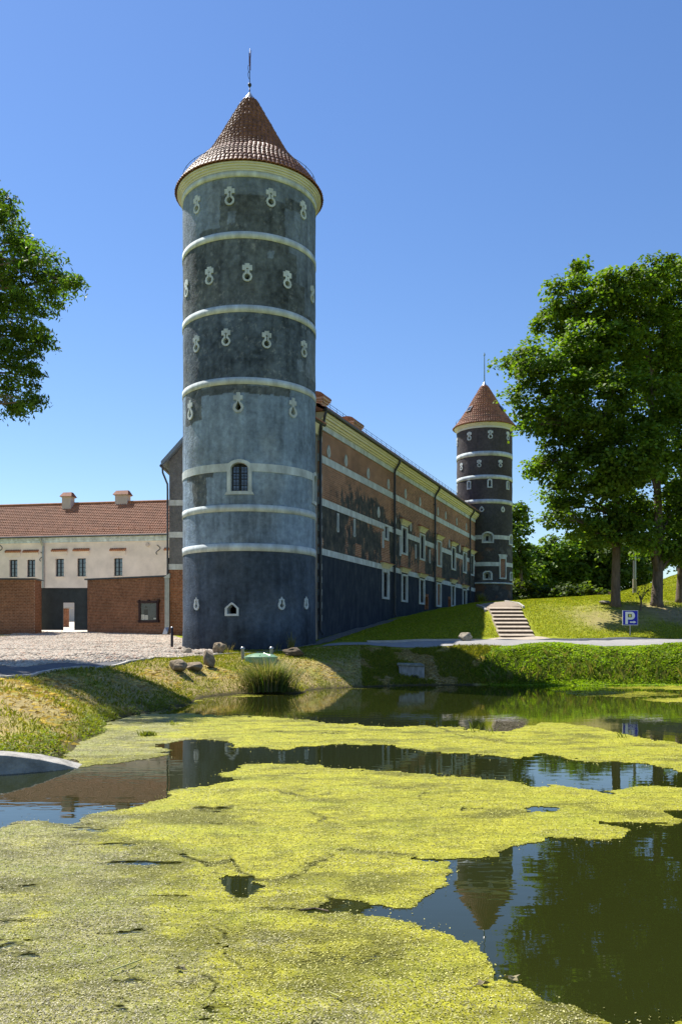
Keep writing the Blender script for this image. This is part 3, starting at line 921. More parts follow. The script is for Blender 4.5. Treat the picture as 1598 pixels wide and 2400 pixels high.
def arched_window(T, a0, h0, parent):
    """h0 is the bottom of the glass"""
    def head(u, v, w, top, sp): return (np.abs(u) < w) & (v < sp + (top - sp) * np.sqrt(np.clip(1 - (u / w) ** 2, 0, 1)))
    def o_(u, v): return (head(u, v, 0.515, 1.335, 1.03) & (v > -0.146)) | ((np.abs(u) < 0.63 - np.clip(v + 0.146, 0, 1) * 0.75) & (v > -0.146) & (v < 0.0))
    def i_(u, v): return head(u, v, 0.37, 1.20, 0.94) & (v > 0.0)
    fun = lambda u, v, d: T.pt(a0 + u / T.R, h0 + v, d)
    w = raster(fun, o_, i_, -0.64, 0.64, -0.16, 1.36, 0.02, 0.055, -0.04, -0.30).build('window', M['cream'], parent)
    # flat frame, bars and panes behind the reveal
    cdir = np.array([math.sin(a0), -math.cos(a0)]); udir = np.array([math.cos(a0), math.sin(a0)])
    fr = Frame(np.array(T.c) + cdir * (T.R - 0.24), udir, cdir)
    mb = MB()
    fr.box(mb, -0.40, 0.40, h0 - 0.05, h0 + 1.25, -0.03, 0.0)
    mb.build('pane', M['glass'], w)
    mb = MB()
    for u0, u1, v0, v1 in ((-0.38, -0.30, 0, 1.2), (0.30, 0.38, 0, 1.2), (-0.045, 0.045, 0, 1.2), (-0.3, 0.3, 0, 0.06), (-0.3, 0.3, 1.07, 1.2)):
        fr.box(mb, u0, u1, h0 + v0, h0 + v1, 0.0, 0.06)
    mb.build('casement', M['frame'], w)
    mb = MB()
    for v in (0.29, 0.55, 0.80): 
        for u0, u1 in ((-0.3, -0.045), (0.045, 0.3)): fr.box(mb, u0, u1, h0 + v - 0.014, h0 + v + 0.014, 0.004, 0.04)
    for u in (-0.17, 0.17): fr.box(mb, u - 0.012, u + 0.012, h0 + 0.06, h0 + 1.07, 0.006, 0.042)
    mb.build('glazing_bars', M['frame'], w)
    mb = MB()
    for v in (0.12, 0.4, 0.68, 0.96): fr.box(mb, -0.37, 0.37, h0 + v - 0.008, h0 + v + 0.008, 0.13, 0.146)
    for u in (-0.24, -0.1, 0.1, 0.24): fr.box(mb, u - 0.008, u + 0.008, h0 + 0.02, h0 + 1.08, 0.147, 0.16)
    mb.build('grille', M['iron'], w)
    return (a0, h0, i_, 0.03)
a_w, h_w = TW.px(561.3, 1151)
holes1.append(arched_window(TW, a_w, h_w, tower))
a_w2, _ = TW.px(737.5, 1165)
h_w2 = h_w - 0.05
holes1.append(arched_window(TW, a_w2, h_w2, tower))

def rects1():
    """repair patches of the render: photograph corners -> (angle, height) boxes with a tone class"""
    R = []
    def r(x0, y0, x1, y1, cls):
        xm, ym = (x0 + x1) / 2, (y0 + y1) / 2
        a0 = TW.px(x0, ym)[0]; a1 = TW.px(x1, ym)[0]
        R.append((a0, a1, TW.px(xm, y1)[1], TW.px(xm, y0)[1], cls))
    r(515, 456, 640, 560, 1); r(640, 470, 668, 560, 1); r(668, 470, 712, 496, 1); r(470, 535, 515, 560, 1)
    r(530, 497, 551, 522, 0)
    r(676, 585, 742, 610, 0); r(697, 605, 742, 676, 0); r(716, 670, 742, 745, 0)
    r(626, 588, 642, 604, 0)
    r(719, 780, 742, 890, 0); r(697, 842, 712, 868, 0)
    r(436, 905, 474, 990, 1); r(470, 900, 679, 922, 1)
    r(453, 1112, 484, 1194, 1); r(438, 1112, 500, 1124, 1)
    return R
RECT1 = rects1()
TONE = {0: (0.165, 0.205, 0.262), 1: (0.102, 0.120, 0.134), 2: (0.092, 0.118, 0.150), 3: (0.205, 0.272, 0.360), 4: (0.066, 0.088, 0.122)}
def tower1_col(A, Hh):
    u = A * 3.0
    wu = (fbm(u * 5, Hh * 5, 3, 40) - 0.5) * 0.10; wv = (fbm(u * 5, Hh * 5, 3, 41) - 0.5) * 0.10
    wu = wu + (fbm(u * 1.1, Hh * 1.1, 4, 44) - 0.5) * 0.30; wv = wv + (fbm(u * 1.1, Hh * 1.1, 4, 45) - 0.5) * 0.24
    cls = np.full(A.shape, 4)
    b = [x[0] for x in bands1]
    cls[Hh > b[5]] = 3; cls[Hh > b[2]] = 2; cls[Hh > b[1]] = 1; cls[Hh > b[0]] = 0
    for a0, a1, h0, h1, c in RECT1:
        m = (A + wu / 3 > a0) & (A + wu / 3 < a1) & (Hh + wv > h0) & (Hh + wv < h1)
        cls[m] = c
    base = np.zeros(A.shape + (3,))
    for k, t in TONE.items(): base[cls == k] = t
    big = fbm(u * 0.5, Hh * 0.45, 5, 50)
    streak = fbm(u * 4.0, Hh * 0.45, 5, 51, 0.62)
    fine = fbm(u * 7, Hh * 7, 4, 52)
    rough = ((cls == 1) | (cls == 2)).astype(float)
    med = fbm(u * 1.7, Hh * 1.9, 5, 58, 0.62)
    f = 0.98 + 0.9 * (big - 0.5) + 0.95 * (streak - 0.5) + 0.6 * (med - 0.5) + (0.35 + 0.65 * rough) * 0.9 * (fine - 0.5)
    f = np.clip(f, 0.35, 1.7)
    base = base * f[..., None]
    spk = rough * sstep(0.62, 0.74, fbm(u * 7.3, Hh * 6.3, 5, 53, 0.65)) * sstep(0.42, 0.62, fbm(u * 0.7, Hh * 0.7, 4, 54))
    base = base + spk[..., None] * np.array([0.10, 0.10, 0.095])
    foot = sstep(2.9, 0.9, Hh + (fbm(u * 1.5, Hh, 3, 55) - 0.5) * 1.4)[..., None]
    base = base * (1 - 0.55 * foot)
    warm = sstep(0.5, 0.8, fbm(u * 0.8, Hh * 0.6, 4, 57))[..., None]
    return base * (1 + warm * np.array([0.10, 0.03, -0.05]))
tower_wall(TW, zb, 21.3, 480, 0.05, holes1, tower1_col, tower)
g1 = (a_w - 0.375 / 3, a_w + 0.375 / 3); g2 = (a_w2 - 0.375 / 3, a_w2 + 0.375 / 3)
for k, (h0, h1) in enumerate(bands1):
    ring(TW, h0, h1, 0.028, M['cream'], 'band', tower, (g1, g2) if k == 3 else ())
ring(TW, 21.26, 21.52, 0.05, M['cream'], 'frieze', tower)
mb = MB(); mb.lathe([(2.98, 21.50), (3.075, 21.50), (3.075, 21.57), (3.13, 21.57), (3.13, 21.65), (3.19, 21.65), (3.19, 21.73), (3.25, 21.73), (3.25, 21.80), (2.6, 21.80)], TW.c, 160)
mb.build('cornice', M['cornice'], tower)
prof1 = [(3.30, 21.80), (2.95, 22.33), (2.62, 22.72), (2.28, 23.08), (1.98, 23.40), (1.74, 23.72), (1.40, 24.30), (1.08, 24.88), (0.62, 25.70), (0.24, 26.38)]
mb = MB(); mb.lathe([(3.27, 21.79)] + [(r - 0.01, h - 0.01) for r, h in prof1] + [(0.02, 26.5)], TW.c, 96)
roof = mb.build('roof', M['tile_brown'], tower)
tiled_cone(TW, prof1, 0.235, 0.195, M['tile_brown'], roof, zb, 300, CAMDIR(TW), 3)
mb = MB(); mb.lathe([(0.27, 26.33), (0.24, 26.40), (0.03, 26.72), (0.0, 26.73)], TW.c, 24); mb.build('roof_cap', M['zinc'], roof, True)
c0, c1 = TW.c
mb = MB()
mb.tube([(c0, c1, 26.65), (c0, c1, 26.95)], 0.025, 8); mb.tube([(c0, c1, 26.95), (c0 + 0.01, c1, 28.75)], [0.02, 0.009], 6)
mb.lathe([(0.0, 26.98)] + [(0.085 * math.sin(t), 27.07 - 0.09 * math.cos(t)) for t in np.linspace(0.2, 2.94, 9)] + [(0.0, 27.16)], TW.c, 14)
mb.build('weather_vane_rod', M['iron'], tower, True)
mb = MB()
mb.box(c0 + 0.012, c0 + 0.045, c1 - 0.45, c1 + 0.02, 27.75, 28.25); mb.tube([(c0, c1, 27.9), (c0 + 0.1, c1 - 0.3, 28.45)], 0.012, 5)
mb.build('weather_flag', plain('red_iron_flag', (0.10, 0.03, 0.025), 0.6), tower)
mb = MB()
for t0 in (0.0, 1.2): mb.tube([(c0 - 0.03 - 0.04 * math.sin(t), c1 + 0.1 * math.cos(t), 27.4 + t0 * 0.25 + 0.07 * t) for t in np.linspace(0, 3.1, 7)], 0.014, 5)
mb.build('vane_scroll', M['iron'], tower)
mb = MB()
pts = [(c0 + 3.02 * math.cos(t), c1 + 3.02 * math.sin(t), 22.52) for t in np.linspace(0, 2 * math.pi, 49)]
mb.tube(pts, 0.012, 5, False)
for t in np.linspace(0, 2 * math.pi, 24, endpoint=False): mb.tube([(c0 + 3.0 * math.cos(t), c1 + 3.0 * math.sin(t), 22.2), (c0 + 3.02 * math.cos(t), c1 + 3.02 * math.sin(t), 22.54)], 0.012, 4)
mb.build('snow_guard', M['gutter'], tower)

# ------------------------------------------------------------------ the far tower
T2 = Cyl(12.92, 77.0, 2.47)
zb2 = 4.3
tower2 = thing('round_tower', (T2.c[0], T2.c[1], zb2), 'smaller black round tower with orange tiled cone at the far end of the brick wing', 'tower', 'round castle towers')
z6 = lambda x, y: (1030 + x / 3.678, 800 + y / 3.678)
near2 = 77.0 / math.cos(0.165) * 0 + 74.6
hh2 = lambda y6: EYE + (HY - (800 + y6 / 3.678)) / F * near2
holes2 = []
def loop2(x, y, shp, cell=0.03, deep=-0.4):
    o_, i_, bb = shp
    a0, h0 = T2.px(*z6(x, y))
    fun = lambda u, v, d: T2.pt(a0 + u / T2.R, h0 + v, d)
    ob = raster(fun, o_, i_, bb[0], bb[1], bb[2], bb[3], cell, 0.05, -0.05, deep).build('loophole', M['cream'], tower2)
    holes2.append((a0, h0, i_, 0.035))
    return a0, h0, ob
for x, y in ((152, 868), (256, 818), (436, 802), (585, 816)): loop2(x, y, sh_cross(1.0), 0.03)
for x, y in ((188, 1080), (340, 1053), (521, 1054)): loop2(x, y, sh_cross(0.85), 0.028)
for x, y in ((152, 1268), (253, 1240), (431, 1224), (584, 1242)): loop2(x, y, sh_arch(0.42, 0.78, 0.11, 0.05))
for x, y in ((361, 1446), (542, 1448)): loop2(x, y, sh_almond(0.5, 0.42))
def niche2(x, y, w, h):
    a0, h0, ob = loop2(x, y, sh_arch(w, h, 0.13, 0.05), 0.04, -0.36)
    cdir = np.array([math.sin(a0), -math.cos(a0)]); udir = np.array([math.cos(a0), math.sin(a0)])
    fr = Frame(np.array(T2.c) + cdir * (T2.R - 0.40), udir, cdir)
    m2 = MB(); fr.box(m2, -w / 2, w / 2, h0 - h / 2, h0 + h / 2, -0.1, 0.0); m2.build('niche_back', M['cream'], ob)
    m2 = MB(); fr.box(m2, -0.11, 0.11, h0 - 0.25, h0 + 0.15, 0.0, 0.02); m2.build('dark_window', M['frame'], ob)  # flat dark box standing in for the unlit window hole
for x, y, w, h in ((413, 1690, 1.05, 1.02), (614, 1712, 1.05, 1.02), (411, 2018, 0.84, 0.84), (614, 2026, 0.84, 0.84)): niche2(x, y, w, h)
# bricked-up window
a0, h0 = T2.px(*z6(543, 1945))
fun = lambda u, v, d: T2.pt(a0 + u / T2.R, h0 + v, d)
def ow(u, v): return rect(u, v, -0.39, 0.39, -1.07, 0.9) | rect(u, v, -0.46, 0.46, 0.9, 1.03) | rect(u, v, -0.50, 0.50, 1.03, 1.1)
def iw(u, v): return rect(u, v, -0.27, 0.27, -0.95, 0.72)
bw = raster(fun, ow, iw, -0.52, 0.52, -1.1, 1.12, 0.04, 0.06, -0.04, -0.08).build('bricked_window', M['cream'], tower2)
nu, nv = 9, 2
ug = np.linspace(-0.29, 0.29, nu); vg = np.array([-0.97, 0.74])
UU, VV = np.meshgrid(ug, vg, indexing='ij')
idx = np.arange(nu * 2).reshape(nu, 2)
np_mesh('brick_infill', T2.pts(a0 + UU / T2.R, h0 + VV, -0.02).reshape(-1, 3), np.stack([idx[:-1, 0], idx[1:, 0], idx[1:, 1], idx[:-1, 1]], -1), M['brick_panel'], bw, uv=np.stack([UU, VV], -1).reshape(-1, 2))
holes2.append((a0, h0, iw, 0.0))
bands2 = [(985, 945), (1185, 1150), (1397, 1360), (1705, 1670), (1938, 1903)]
bands2 = [(hh2(a), hh2(b)) for a, b in bands2]
h_base2 = hh2(2085)
def tower2_col(A, Hh):
    u = A * T2.R
    base = np.zeros(A.shape + (3,)); base[:] = (0.068, 0.068, 0.072)
    base[Hh > bands2[2][1]] = (0.078, 0.070, 0.074)
    brick = sstep(0.50, 0.62, fbm(u * 1.3, Hh * 1.3, 5, 61)) * (Hh < h_base2) * 0.8 + sstep(0.62, 0.72, fbm(u * 1.1, Hh * 2.0, 5, 62)) * ((Hh > h_base2) & (Hh < bands2[3][0])) * 0.5
    f = 0.62 + 0.75 * fbm(u * 0.8, Hh * 0.7, 5, 63) + 0.3 * (fbm(u * 6, Hh * 6, 3, 64) - 0.5)
    base = base * f[..., None]
    base = base * (1 - brick[..., None]) + np.array([0.15, 0.085, 0.055]) * brick[..., None]
    lt = sstep(0.58, 0.7, fbm(u * 1.8 + 5, Hh * 1.8, 5, 65))[..., None] * (Hh < bands2[3][1])[..., None]
    return base + lt * 0.045
tower_wall(T2, zb2, 20.25, 300, 0.07, holes2, tower2_col, tower2)
gb = {3: [(-0.55, 0.55)], 4: []}
an, _ = T2.px(*z6(413, 1690)); an2, _ = T2.px(*z6(614, 1712)); ab = a0
for k, (h0_, h1_) in enumerate(bands2):
    gaps = ()
    if k == 3: gaps = ((an - 0.40 / T2.R, an + 0.40 / T2.R), (an2 - 0.40 / T2.R, an2 + 0.40 / T2.R))
    if k == 4: gaps = ((ab - 0.28 / T2.R, ab + 0.28 / T2.R),)
    ring(T2, h0_, h1_, 0.03, M['cream'], 'band', tower2, gaps, 120)
ring(T2, h_base2 - 0.06, h_base2 + 0.08, 0.09, M['cream'], 'base_moulding', tower2, (), 120)
mb = MB(); mb.lathe([(2.4, 20.2), (2.50, 20.2), (2.50, 20.36), (2.58, 20.44), (2.68, 20.56), (2.72, 20.64), (2.2, 20.64)], T2.c, 100)
mb.build('cornice', M['cornice'], tower2)
prof2 = [(2.80, 20.62), (2.45, 21.02), (2.18, 21.38), (1.57, 22.30), (0.99, 23.28), (0.20, 24.60)]
mb = MB(); mb.lathe([(2.76, 20.61)] + [(r - 0.01, h - 0.01) for r, h in prof2] + [(0.01, 24.8)], T2.c, 64)
roof2 = mb.build('roof', M['tile_old'], tower2)
tiled_cone(T2, prof2, 0.27, 0.215, M['tile_old'], roof2, zb2, 0, CAMDIR(T2), 5)
mb = MB(); mb.lathe([(0.22, 24.55), (0.02, 24.95), (0.0, 24.96)], T2.c, 16); mb.build('roof_cap', M['zinc'], roof2, True)
mb = MB(); mb.tube([(T2.c[0], T2.c[1], 24.9), (T2.c[0], T2.c[1], 27.3)], [0.06, 0.04], 8); mb.tube([(T2.c[0], T2.c[1], 27.3), (T2.c[0], T2.c[1], 27.55)], [0.10, 0.02], 8)
mb.build('mast', plain('blue_grey_mast', (0.18, 0.28, 0.36), 0.5), tower2)
for x, y in ((275, 600), (517, 590)):
    a0s, _ = T2.px(1030 + x / 3.678, 800 + y / 3.678, -0.95)
    if x == 517: a0s = min(a0s, 1.2)
    mb = MB()
    cd = Vector((math.sin(a0s), -math.cos(a0s), 0)); ud = Vector((math.cos(a0s), math.sin(a0s), 0))
    sl = Vector((cd.x * -0.587, cd.y * -0.587, 0.81)); no = ud.cross(sl).normalized()
    if no.dot(cd) < 0: no = -no
    ctr = Vector((T2.c[0], T2.c[1], 22.15)) + cd * 1.72
    q = [ctr + ud * su * 0.26 + sl * sv * 0.30 for su, sv in ((-1, -1), (1, -1), (1, 1), (-1, 1))]
    mb.prism([p - no * 0.02 for p in q], no * 0.14)
    s_ = mb.build('skylight', M['gutter'], roof2)
    mb = MB(); q = [ctr + ud * su * 0.2 + sl * sv * 0.24 + no * 0.121 for su, sv in ((-1, -1), (1, -1), (1, 1), (-1, 1))]
    mb.prism(q, no * 0.012); mb.build('pane', M['glass'], s_)
mb = MB()
mb.tube([(T2.c[0] + 2.55 * math.cos(t), T2.c[1] + 2.55 * math.sin(t), 21.25) for t in np.linspace(0, 2 * math.pi, 37)], 0.014, 4, False)
for t in np.linspace(0, 2 * math.pi, 16, endpoint=False): mb.tube([(T2.c[0] + 2.5 * math.cos(t), T2.c[1] + 2.5 * math.sin(t), 20.95), (T2.c[0] + 2.55 * math.cos(t), T2.c[1] + 2.55 * math.sin(t), 21.27)], 0.014, 4)
mb.build('snow_guard', M['gutter'], tower2)

# ================================================================== CASTLE WING (brick wing between the towers)
FR = Frame((-1.09, 41.0), (0.3541, 0.9352), (0.9352, -0.3541))
LEN = 36.3
wing = thing('castle_wing', (FR.pt(18, 0, -4)[0], FR.pt(18, 0, -4)[1], 2.5), 'long brick castle wing with cream bands and weathered black plaster between the towers', 'building')
z7 = lambda x, y: (840 + x / 5.407, 1180 + y / 5.407)
z5 = lambda x, y: (720 + x / 3.0745, 920 + y / 3.0745)
BANDS_W = [(10.30, 10.66), (8.23, 8.57), (5.83, 6.14)]

wins = []      # u0,u1,v0,v1 of the opening, kind, hood (v0,v1) or None
def win(x0, x1, yt, yb, kind='glass', hood=None, hx=None):
    u0 = FR.px(*z7(x0, (yt + yb) / 2))[0]; u1 = FR.px(*z7(x1, (yt + yb) / 2))[0]
    xm = (x0 + x1) / 2
    v0 = FR.px(*z7(xm, yb))[1]; v1 = FR.px(*z7(xm, yt))[1]
    hd = None
    if hood:
        hd = (FR.px(*z7(xm, hood[1]))[1], FR.px(*z7(xm, hood[0]))[1])
    wins.append((u0, u1, v0, v1, kind, hd))
# outer edges of the surrounds
win(318, 375, 268, 468)
win(538, 616, 295, 652, 'glass', (208, 285))
win(770, 836, 385, 722, 'glass', (298, 370))
win(985, 1048, 470, 805, 'brick', (405, 460))
win(1172, 1225, 550, 845, 'glass', (492, 540))
win(1318, 1365, 618, 885, 'glass', (558, 610))
win(1410, 1460, 648, 915, 'glass', (592, 640))
win(294, 384, 848, 1213, 'glass', (752, 826))
win(540, 617, 898, 1250, 'glass', (815, 880))
win(765, 834, 952, 1280, 'glass', (888, 938))
win(980, 1044, 1004, 1310, 'brick', (942, 990))
win(1168, 1220, 1030, 1310, 'glass', (962, 1015))
win(1313, 1365, 1085, 1300, 'glass', (1035, 1072))

small = []     # loopholes on the facade: u, v, shape
for x, y in ((152, 425), (276, 491), (437, 583), (582, 662), (705, 730), (809, 787), (938, 857), (994, 886), (1074, 930), (1142, 968)):
    small.append(FR.px(*z5(x, y)) + (sh_almond(0.60, 0.40),))
for x, y in ((250, 112), (458, 205), (655, 292), (1145, 512), (1277, 572)):
    small.append(FR.px(*z7(x, y)) + (sh_almond(0.62, 0.40),))
for x, yt, yb in ((307, 360, 565), (720, 520, 700), (898, 585, 760)):
    u, v = FR.px(*z7(x, (yt + yb) / 2)); v1 = FR.px(*z7(x, yt))[1]; v0 = FR.px(*z7(x, yb))[1]
    small.append((u, v, sh_slit(v1 - v0)))
for x, yt, yb in ((218, 872, 1008), (337, 910, 1042)):
    u, v = FR.px(*z5(x, (yt + yb) / 2)); v1 = FR.px(*z5(x, yt))[1]; v0 = FR.px(*z5(x, yb))[1]
    small.append((u, v, sh_slit(v1 - v0)))
u7, v7 = FR.px(*z7(534, 545)); small.append((wins[1][0] - 0.25, v7, sh_slit(1.25)))
niches = []
for x0, x1, yt, yb in ((836, 882, 1148, 1345), (1135, 1168, 1182, 1310)):
    ua = FR.px(*z7(x0, yt))[0]; ub = FR.px(*z7(x1, yt))[0]
    niches.append((ua, ub, FR.px(*z7((x0 + x1) / 2, yb))[1], FR.px(*z7((x0 + x1) / 2, yt))[1]))

# facade skin
du = 0.08
nu = int(LEN / du); v0f, v1f = 1.3, 11.96; nv = int((v1f - v0f) / du)
ug = np.linspace(0, LEN, nu + 1); vg = np.linspace(v0f, v1f, nv + 1)
UU, VV = np.meshgrid(ug, vg, indexing='ij')
keep = np.ones((nu, nv), bool)
uc = (ug[:-1] + ug[1:]) / 2; vc = (vg[:-1] + vg[1:]) / 2
UC, VC = np.meshgrid(uc, vc, indexing='ij')
for u0, u1, v0, v1, kind, hd in wins:
    t = 0.16 * (u1 - u0)
    keep &= ~rect(UC, VC, u0 + t * 0.5, u1 - t * 0.5, v0 + 0.06, v1 - 0.06)
for u, v, (o_, i_, bb) in small:
    near = (np.abs(UC - u) < 0.6) & (np.abs(VC - v) < 1.2)
    keep &= ~(near & i_(UC - u, VC - v))
for ua, ub, va, vb in niches:
    keep &= ~rect(UC, VC, ua + 0.12, ub - 0.12, va, vb - 0.15)
n1 = fbm(UU * 0.45, VV * 0.6, 5, 70); n2 = fbm(UU * 1.8, VV * 1.1, 4, 71); n3 = fbm(UU * 4.0, VV * 1.5, 4, 72)
up = 0.05 + 0.60 * sstep(10.3, 8.6, VV + (n1 - 0.5) * 2.6) * (0.6 + 0.4 * sstep(1, 5, UU))
mid_ = 0.70 + (n1 - 0.5) * 0.9 + (n2 - 0.5) * 0.6 + 0.06 * sstep(12, 2, UU) - 0.06 * sstep(8, 16, UU) - 0.06 * sstep(7.0, 6.2, VV)
mask = np.where(VV > 8.4, up, np.where(VV > 6.0, mid_, 2.0))
for x0, x1, yt, yb in ((347, 387, 1090, 1182),):
    ua = FR.px(*z5(x0, 1130))[0]; ub = FR.px(*z5(x1, 1130))[0]; va = FR.px(*z5(366, yb))[1]; vb = FR.px(*z5(366, yt))[1]
    mask = np.where(rect(UU, VV, ua, ub, va, vb), 0.0, mask)
for u0, u1, v0, v1, kind, hd in wins[:4]:      # brick patches under the upper windows
    m = rect(UU + (n3 - 0.5) * 0.5, VV, u0 - 0.1, u1 + 0.15, 6.1, v0)
    mask = np.where(m, 0.25, mask)
m = rect(UU + (n3 - 0.5) * 0.5, VV + (n3 - 0.5) * 0.3, wins[7][0] - 0.1, wins[7][1] + 0.1, 6.1, 7.6)
mask = np.where(m, 0.25, mask)
navy = np.where(VV < 6.0, 1.0, 0.0)
wobd = (fbm(UU * 0.7, VV * 0.7, 4, 73) - 0.5) * 0.03
Vf = np.stack([FR.O[0] + FR.U[0] * UU + FR.N[0] * wobd, FR.O[1] + FR.U[1] * UU + FR.N[1] * wobd, VV], -1).reshape(-1, 3)
idx = np.arange((nu + 1) * (nv + 1)).reshape(nu + 1, nv + 1)
Fq = np.stack([idx[:-1, :-1], idx[1:, :-1], idx[1:, 1:], idx[:-1, 1:]], -1)[keep].reshape(-1, 4)
np_mesh('facade_wall', Vf, Fq, M['facade'], wing, col=np.stack([mask, navy, 0 * navy], -1).reshape(-1, 3), uv=np.stack([UU, VV], -1).reshape(-1, 2))

# bands, cut at the windows that cross them
for k, (b0, b1) in enumerate(BANDS_W):
    cuts = []
    for u0, u1, v0, v1, kind, hd in wins:
        if v0 < b1 and v1 > b0: cuts.append((u0, u1))
    cuts.sort(); s = -0.02
    for a, b in cuts + [(LEN, LEN)]:
        if a > s + 0.02: FR.box(MB(), s, a - 0.005, b0, b1, -0.03, 0.03).build('band', M['cream'], wing)
        s = max(s, b + 0.005)

for u0, u1, v0, v1, kind, hd in wins:
    w = u1 - u0; t = 0.17 * w
    mb = MB()
    FR.box(mb, u0, u0 + t, v0, v1, -0.16, 0.05); FR.box(mb, u1 - t, u1, v0, v1, -0.16, 0.05)
    FR.box(mb, u0 + t, u1 - t, v0, v0 + 0.12, -0.16, 0.05); FR.box(mb, u0 + t, u1 - t, v1 - 0.12, v1, -0.16, 0.05)
    wo_ = mb.build('window', M['cream'], wing)
    a, b, c, d = u0 + t, u1 - t, v0 + 0.12, v1 - 0.12
    if kind == 'glass':
        mb = MB(); FR.box(mb, a - 0.02, b + 0.02, c - 0.02, d + 0.02, -0.15, -0.12); mb.build('pane', M['glass'], wo_)
        mb = MB(); um = (a + b) / 2
        FR.box(mb, a, a + 0.07, c, d, -0.12, -0.06); FR.box(mb, b - 0.07, b, c, d, -0.12, -0.06); FR.box(mb, um - 0.04, um + 0.04, c, d, -0.12, -0.06)
        FR.box(mb, a, b, c, c + 0.07, -0.119, -0.061); FR.box(mb, a, b, d - 0.07, d, -0.119, -0.061)
        n_ = max(2, int((d - c) / 0.42))
        for q in range(1, n_): FR.box(mb, a, b, c + (d - c) * q / n_ - 0.015, c + (d - c) * q / n_ + 0.015, -0.118, -0.08)
        mb.build('casement', M['frame'], wo_)
    else:
        q = [FR.pt(a - 0.02, c, -0.06), FR.pt(b + 0.02, c, -0.06), FR.pt(b + 0.02, d, -0.06), FR.pt(a - 0.02, d, -0.06)]
        np_mesh('brick_infill', np.array(q), np.array([[0, 1, 2, 3]]), M['brick_panel'], wo_, uv=np.array([[a, c], [b, c], [b, d], [a, d]]))
    if hd:
        h0, h1 = hd; e = 0.06 * w; hh = h1 - h0
        mb = MB()
        for f0, f1, ex, pr in ((0.0, 0.3, 0.02, 0.06), (0.3, 0.5, 0.08, 0.11), (0.5, 0.72, 0.15, 0.16), (0.72, 0.86, 0.22, 0.22)):
            FR.box(mb, u0 - ex * w, u1 + ex * w, h0 + hh * f0, h0 + hh * f1, -0.02, pr)
        hdm = mb.build('hood', M['yellow'], wo_)
        mb = MB()
        P = FR.pt
        mb.hexa([P(u0 - 0.26 * w, h0 + hh * 0.86, 0.30), P(u1 + 0.26 * w, h0 + hh * 0.86, 0.30), P(u1 + 0.26 * w, h0 + hh * 0.86, -0.01), P(u0 - 0.26 * w, h0 + hh * 0.86, -0.01),
                 P(u0 - 0.26 * w, h0 + hh * 0.92, 0.30), P(u1 + 0.26 * w, h0 + hh * 0.92, 0.30), P(u1 + 0.2 * w, h0 + hh * 1.25, -0.01), P(u0 - 0.2 * w, h0 + hh * 1.25, -0.01)])
        mb.build('hood_tiles', M['tile_red'], wo_)
for u, v, (o_, i_, bb) in small:
    fun = lambda a, b, d, u=u, v=v: FR.pt(u + a, v + b, d)
    raster(fun, o_, i_, bb[0], bb[1], bb[2], bb[3], 0.03, 0.045, -0.03, -0.35).build('loophole', M['cream'], wing)
for ua, ub, va, vb in niches:
    mb = MB()
    FR.box(mb, ua, ua + 0.16, va, vb - 0.2, -0.3, 0.02); FR.box(mb, ub - 0.16, ub, va, vb - 0.2, -0.3, 0.02); FR.box(mb, ua, ub, vb - 0.2, vb, -0.3, 0.02); FR.box(mb, ua + 0.16, ub - 0.16, va, vb - 0.2, -0.34, -0.3)
    mb.build('brick_niche', M['brick'], wing)

# frieze, cornice, gutter, roof
mb = MB(); FR.box(mb, -0.03, LEN, 11.90, 12.18, -0.1, 0.06); mb.build('frieze', M['cream'], wing)
mb = MB()
for k, (a, b, pr) in enumerate(((12.18, 12.27, 0.14), (12.27, 12.38, 0.22), (12.38, 12.50, 0.32), (12.50, 12.64, 0.38))):
    FR.box(mb, -0.06, LEN + 0.1, a, b, -0.1, pr)
mb.build('cornice', M['yellow'], wing)
mb = MB(); P = FR.pt
mb.tube([P(-0.25, 12.70, 0.47), P(LEN + 0.3, 12.70, 0.47)], 0.08, 8); FR.box(mb, -0.25, LEN + 0.3, 12.645, 12.66, 0.3, 0.45)
mb.build('gutter', M['gutter'], wing)

def pantiles(name, O, U, S, L, D, mtl, parent, w=0.23, row=0.34, amp=0.035, kind='stuff'):
    """real corrugated rows of tiles on a sloping plane"""
    O = np.array(O, float); U = np.array(U, float); S = np.array(S, float)
    U /= np.linalg.norm(U); S /= np.linalg.norm(S); N = np.cross(U, S); N /= np.linalg.norm(N)
    if N[2] < 0: N = -N
    nc = int(L / w) * 4; nr = max(1, int(D / row))
    u = np.linspace(0, L, nc + 1)
    wave = amp * (np.array([0.0, 0.85, 1.0, 0.35])[np.arange(nc + 1) % 4])
    Vv = []
    for j in range(nr):
        s0 = D * j / nr; s1 = D * (j + 1) / nr
        jit = (fbm(u / w, u * 0 + j * 3.7, 2, 9) - 0.5) * 0.014
        for s, l in ((s0, 0.0), (s0, 0.05), (s1, 0.012)):
            Vv.append(O[None] + U[None] * u[:, None] + S[None] * s + N[None] * (wave + l + jit)[:, None])
    Vv = np.array(Vv)
    idx = np.arange(Vv.shape[0] * (nc + 1)).reshape(Vv.shape[0], nc + 1)
    q = []
    for j in range(nr):
        for a in (0, 1):
            r0, r1 = idx[3 * j + a], idx[3 * j + a + 1]
            q.append(np.stack([r0[:-1], r0[1:], r1[1:], r1[:-1]], -1))
    o = np_mesh(name, Vv.reshape(-1, 3), np.concatenate(q), mtl, parent)
    return tag(o, kind=kind)
PITCH = math.radians(29)
rid = FR.pt(0, 0, 0)
slope_v = lambda nx, ny, up_: (nx, ny, up_)
S_f = (-FR.N[0] * math.cos(PITCH), -FR.N[1] * math.cos(PITCH), math.sin(PITCH))
S_b = (FR.N[0] * math.cos(PITCH), FR.N[1] * math.cos(PITCH), math.sin(PITCH))
WD = 6.2
Dr = (WD / 2 + 0.5) / math.cos(PITCH)
rf = MB()
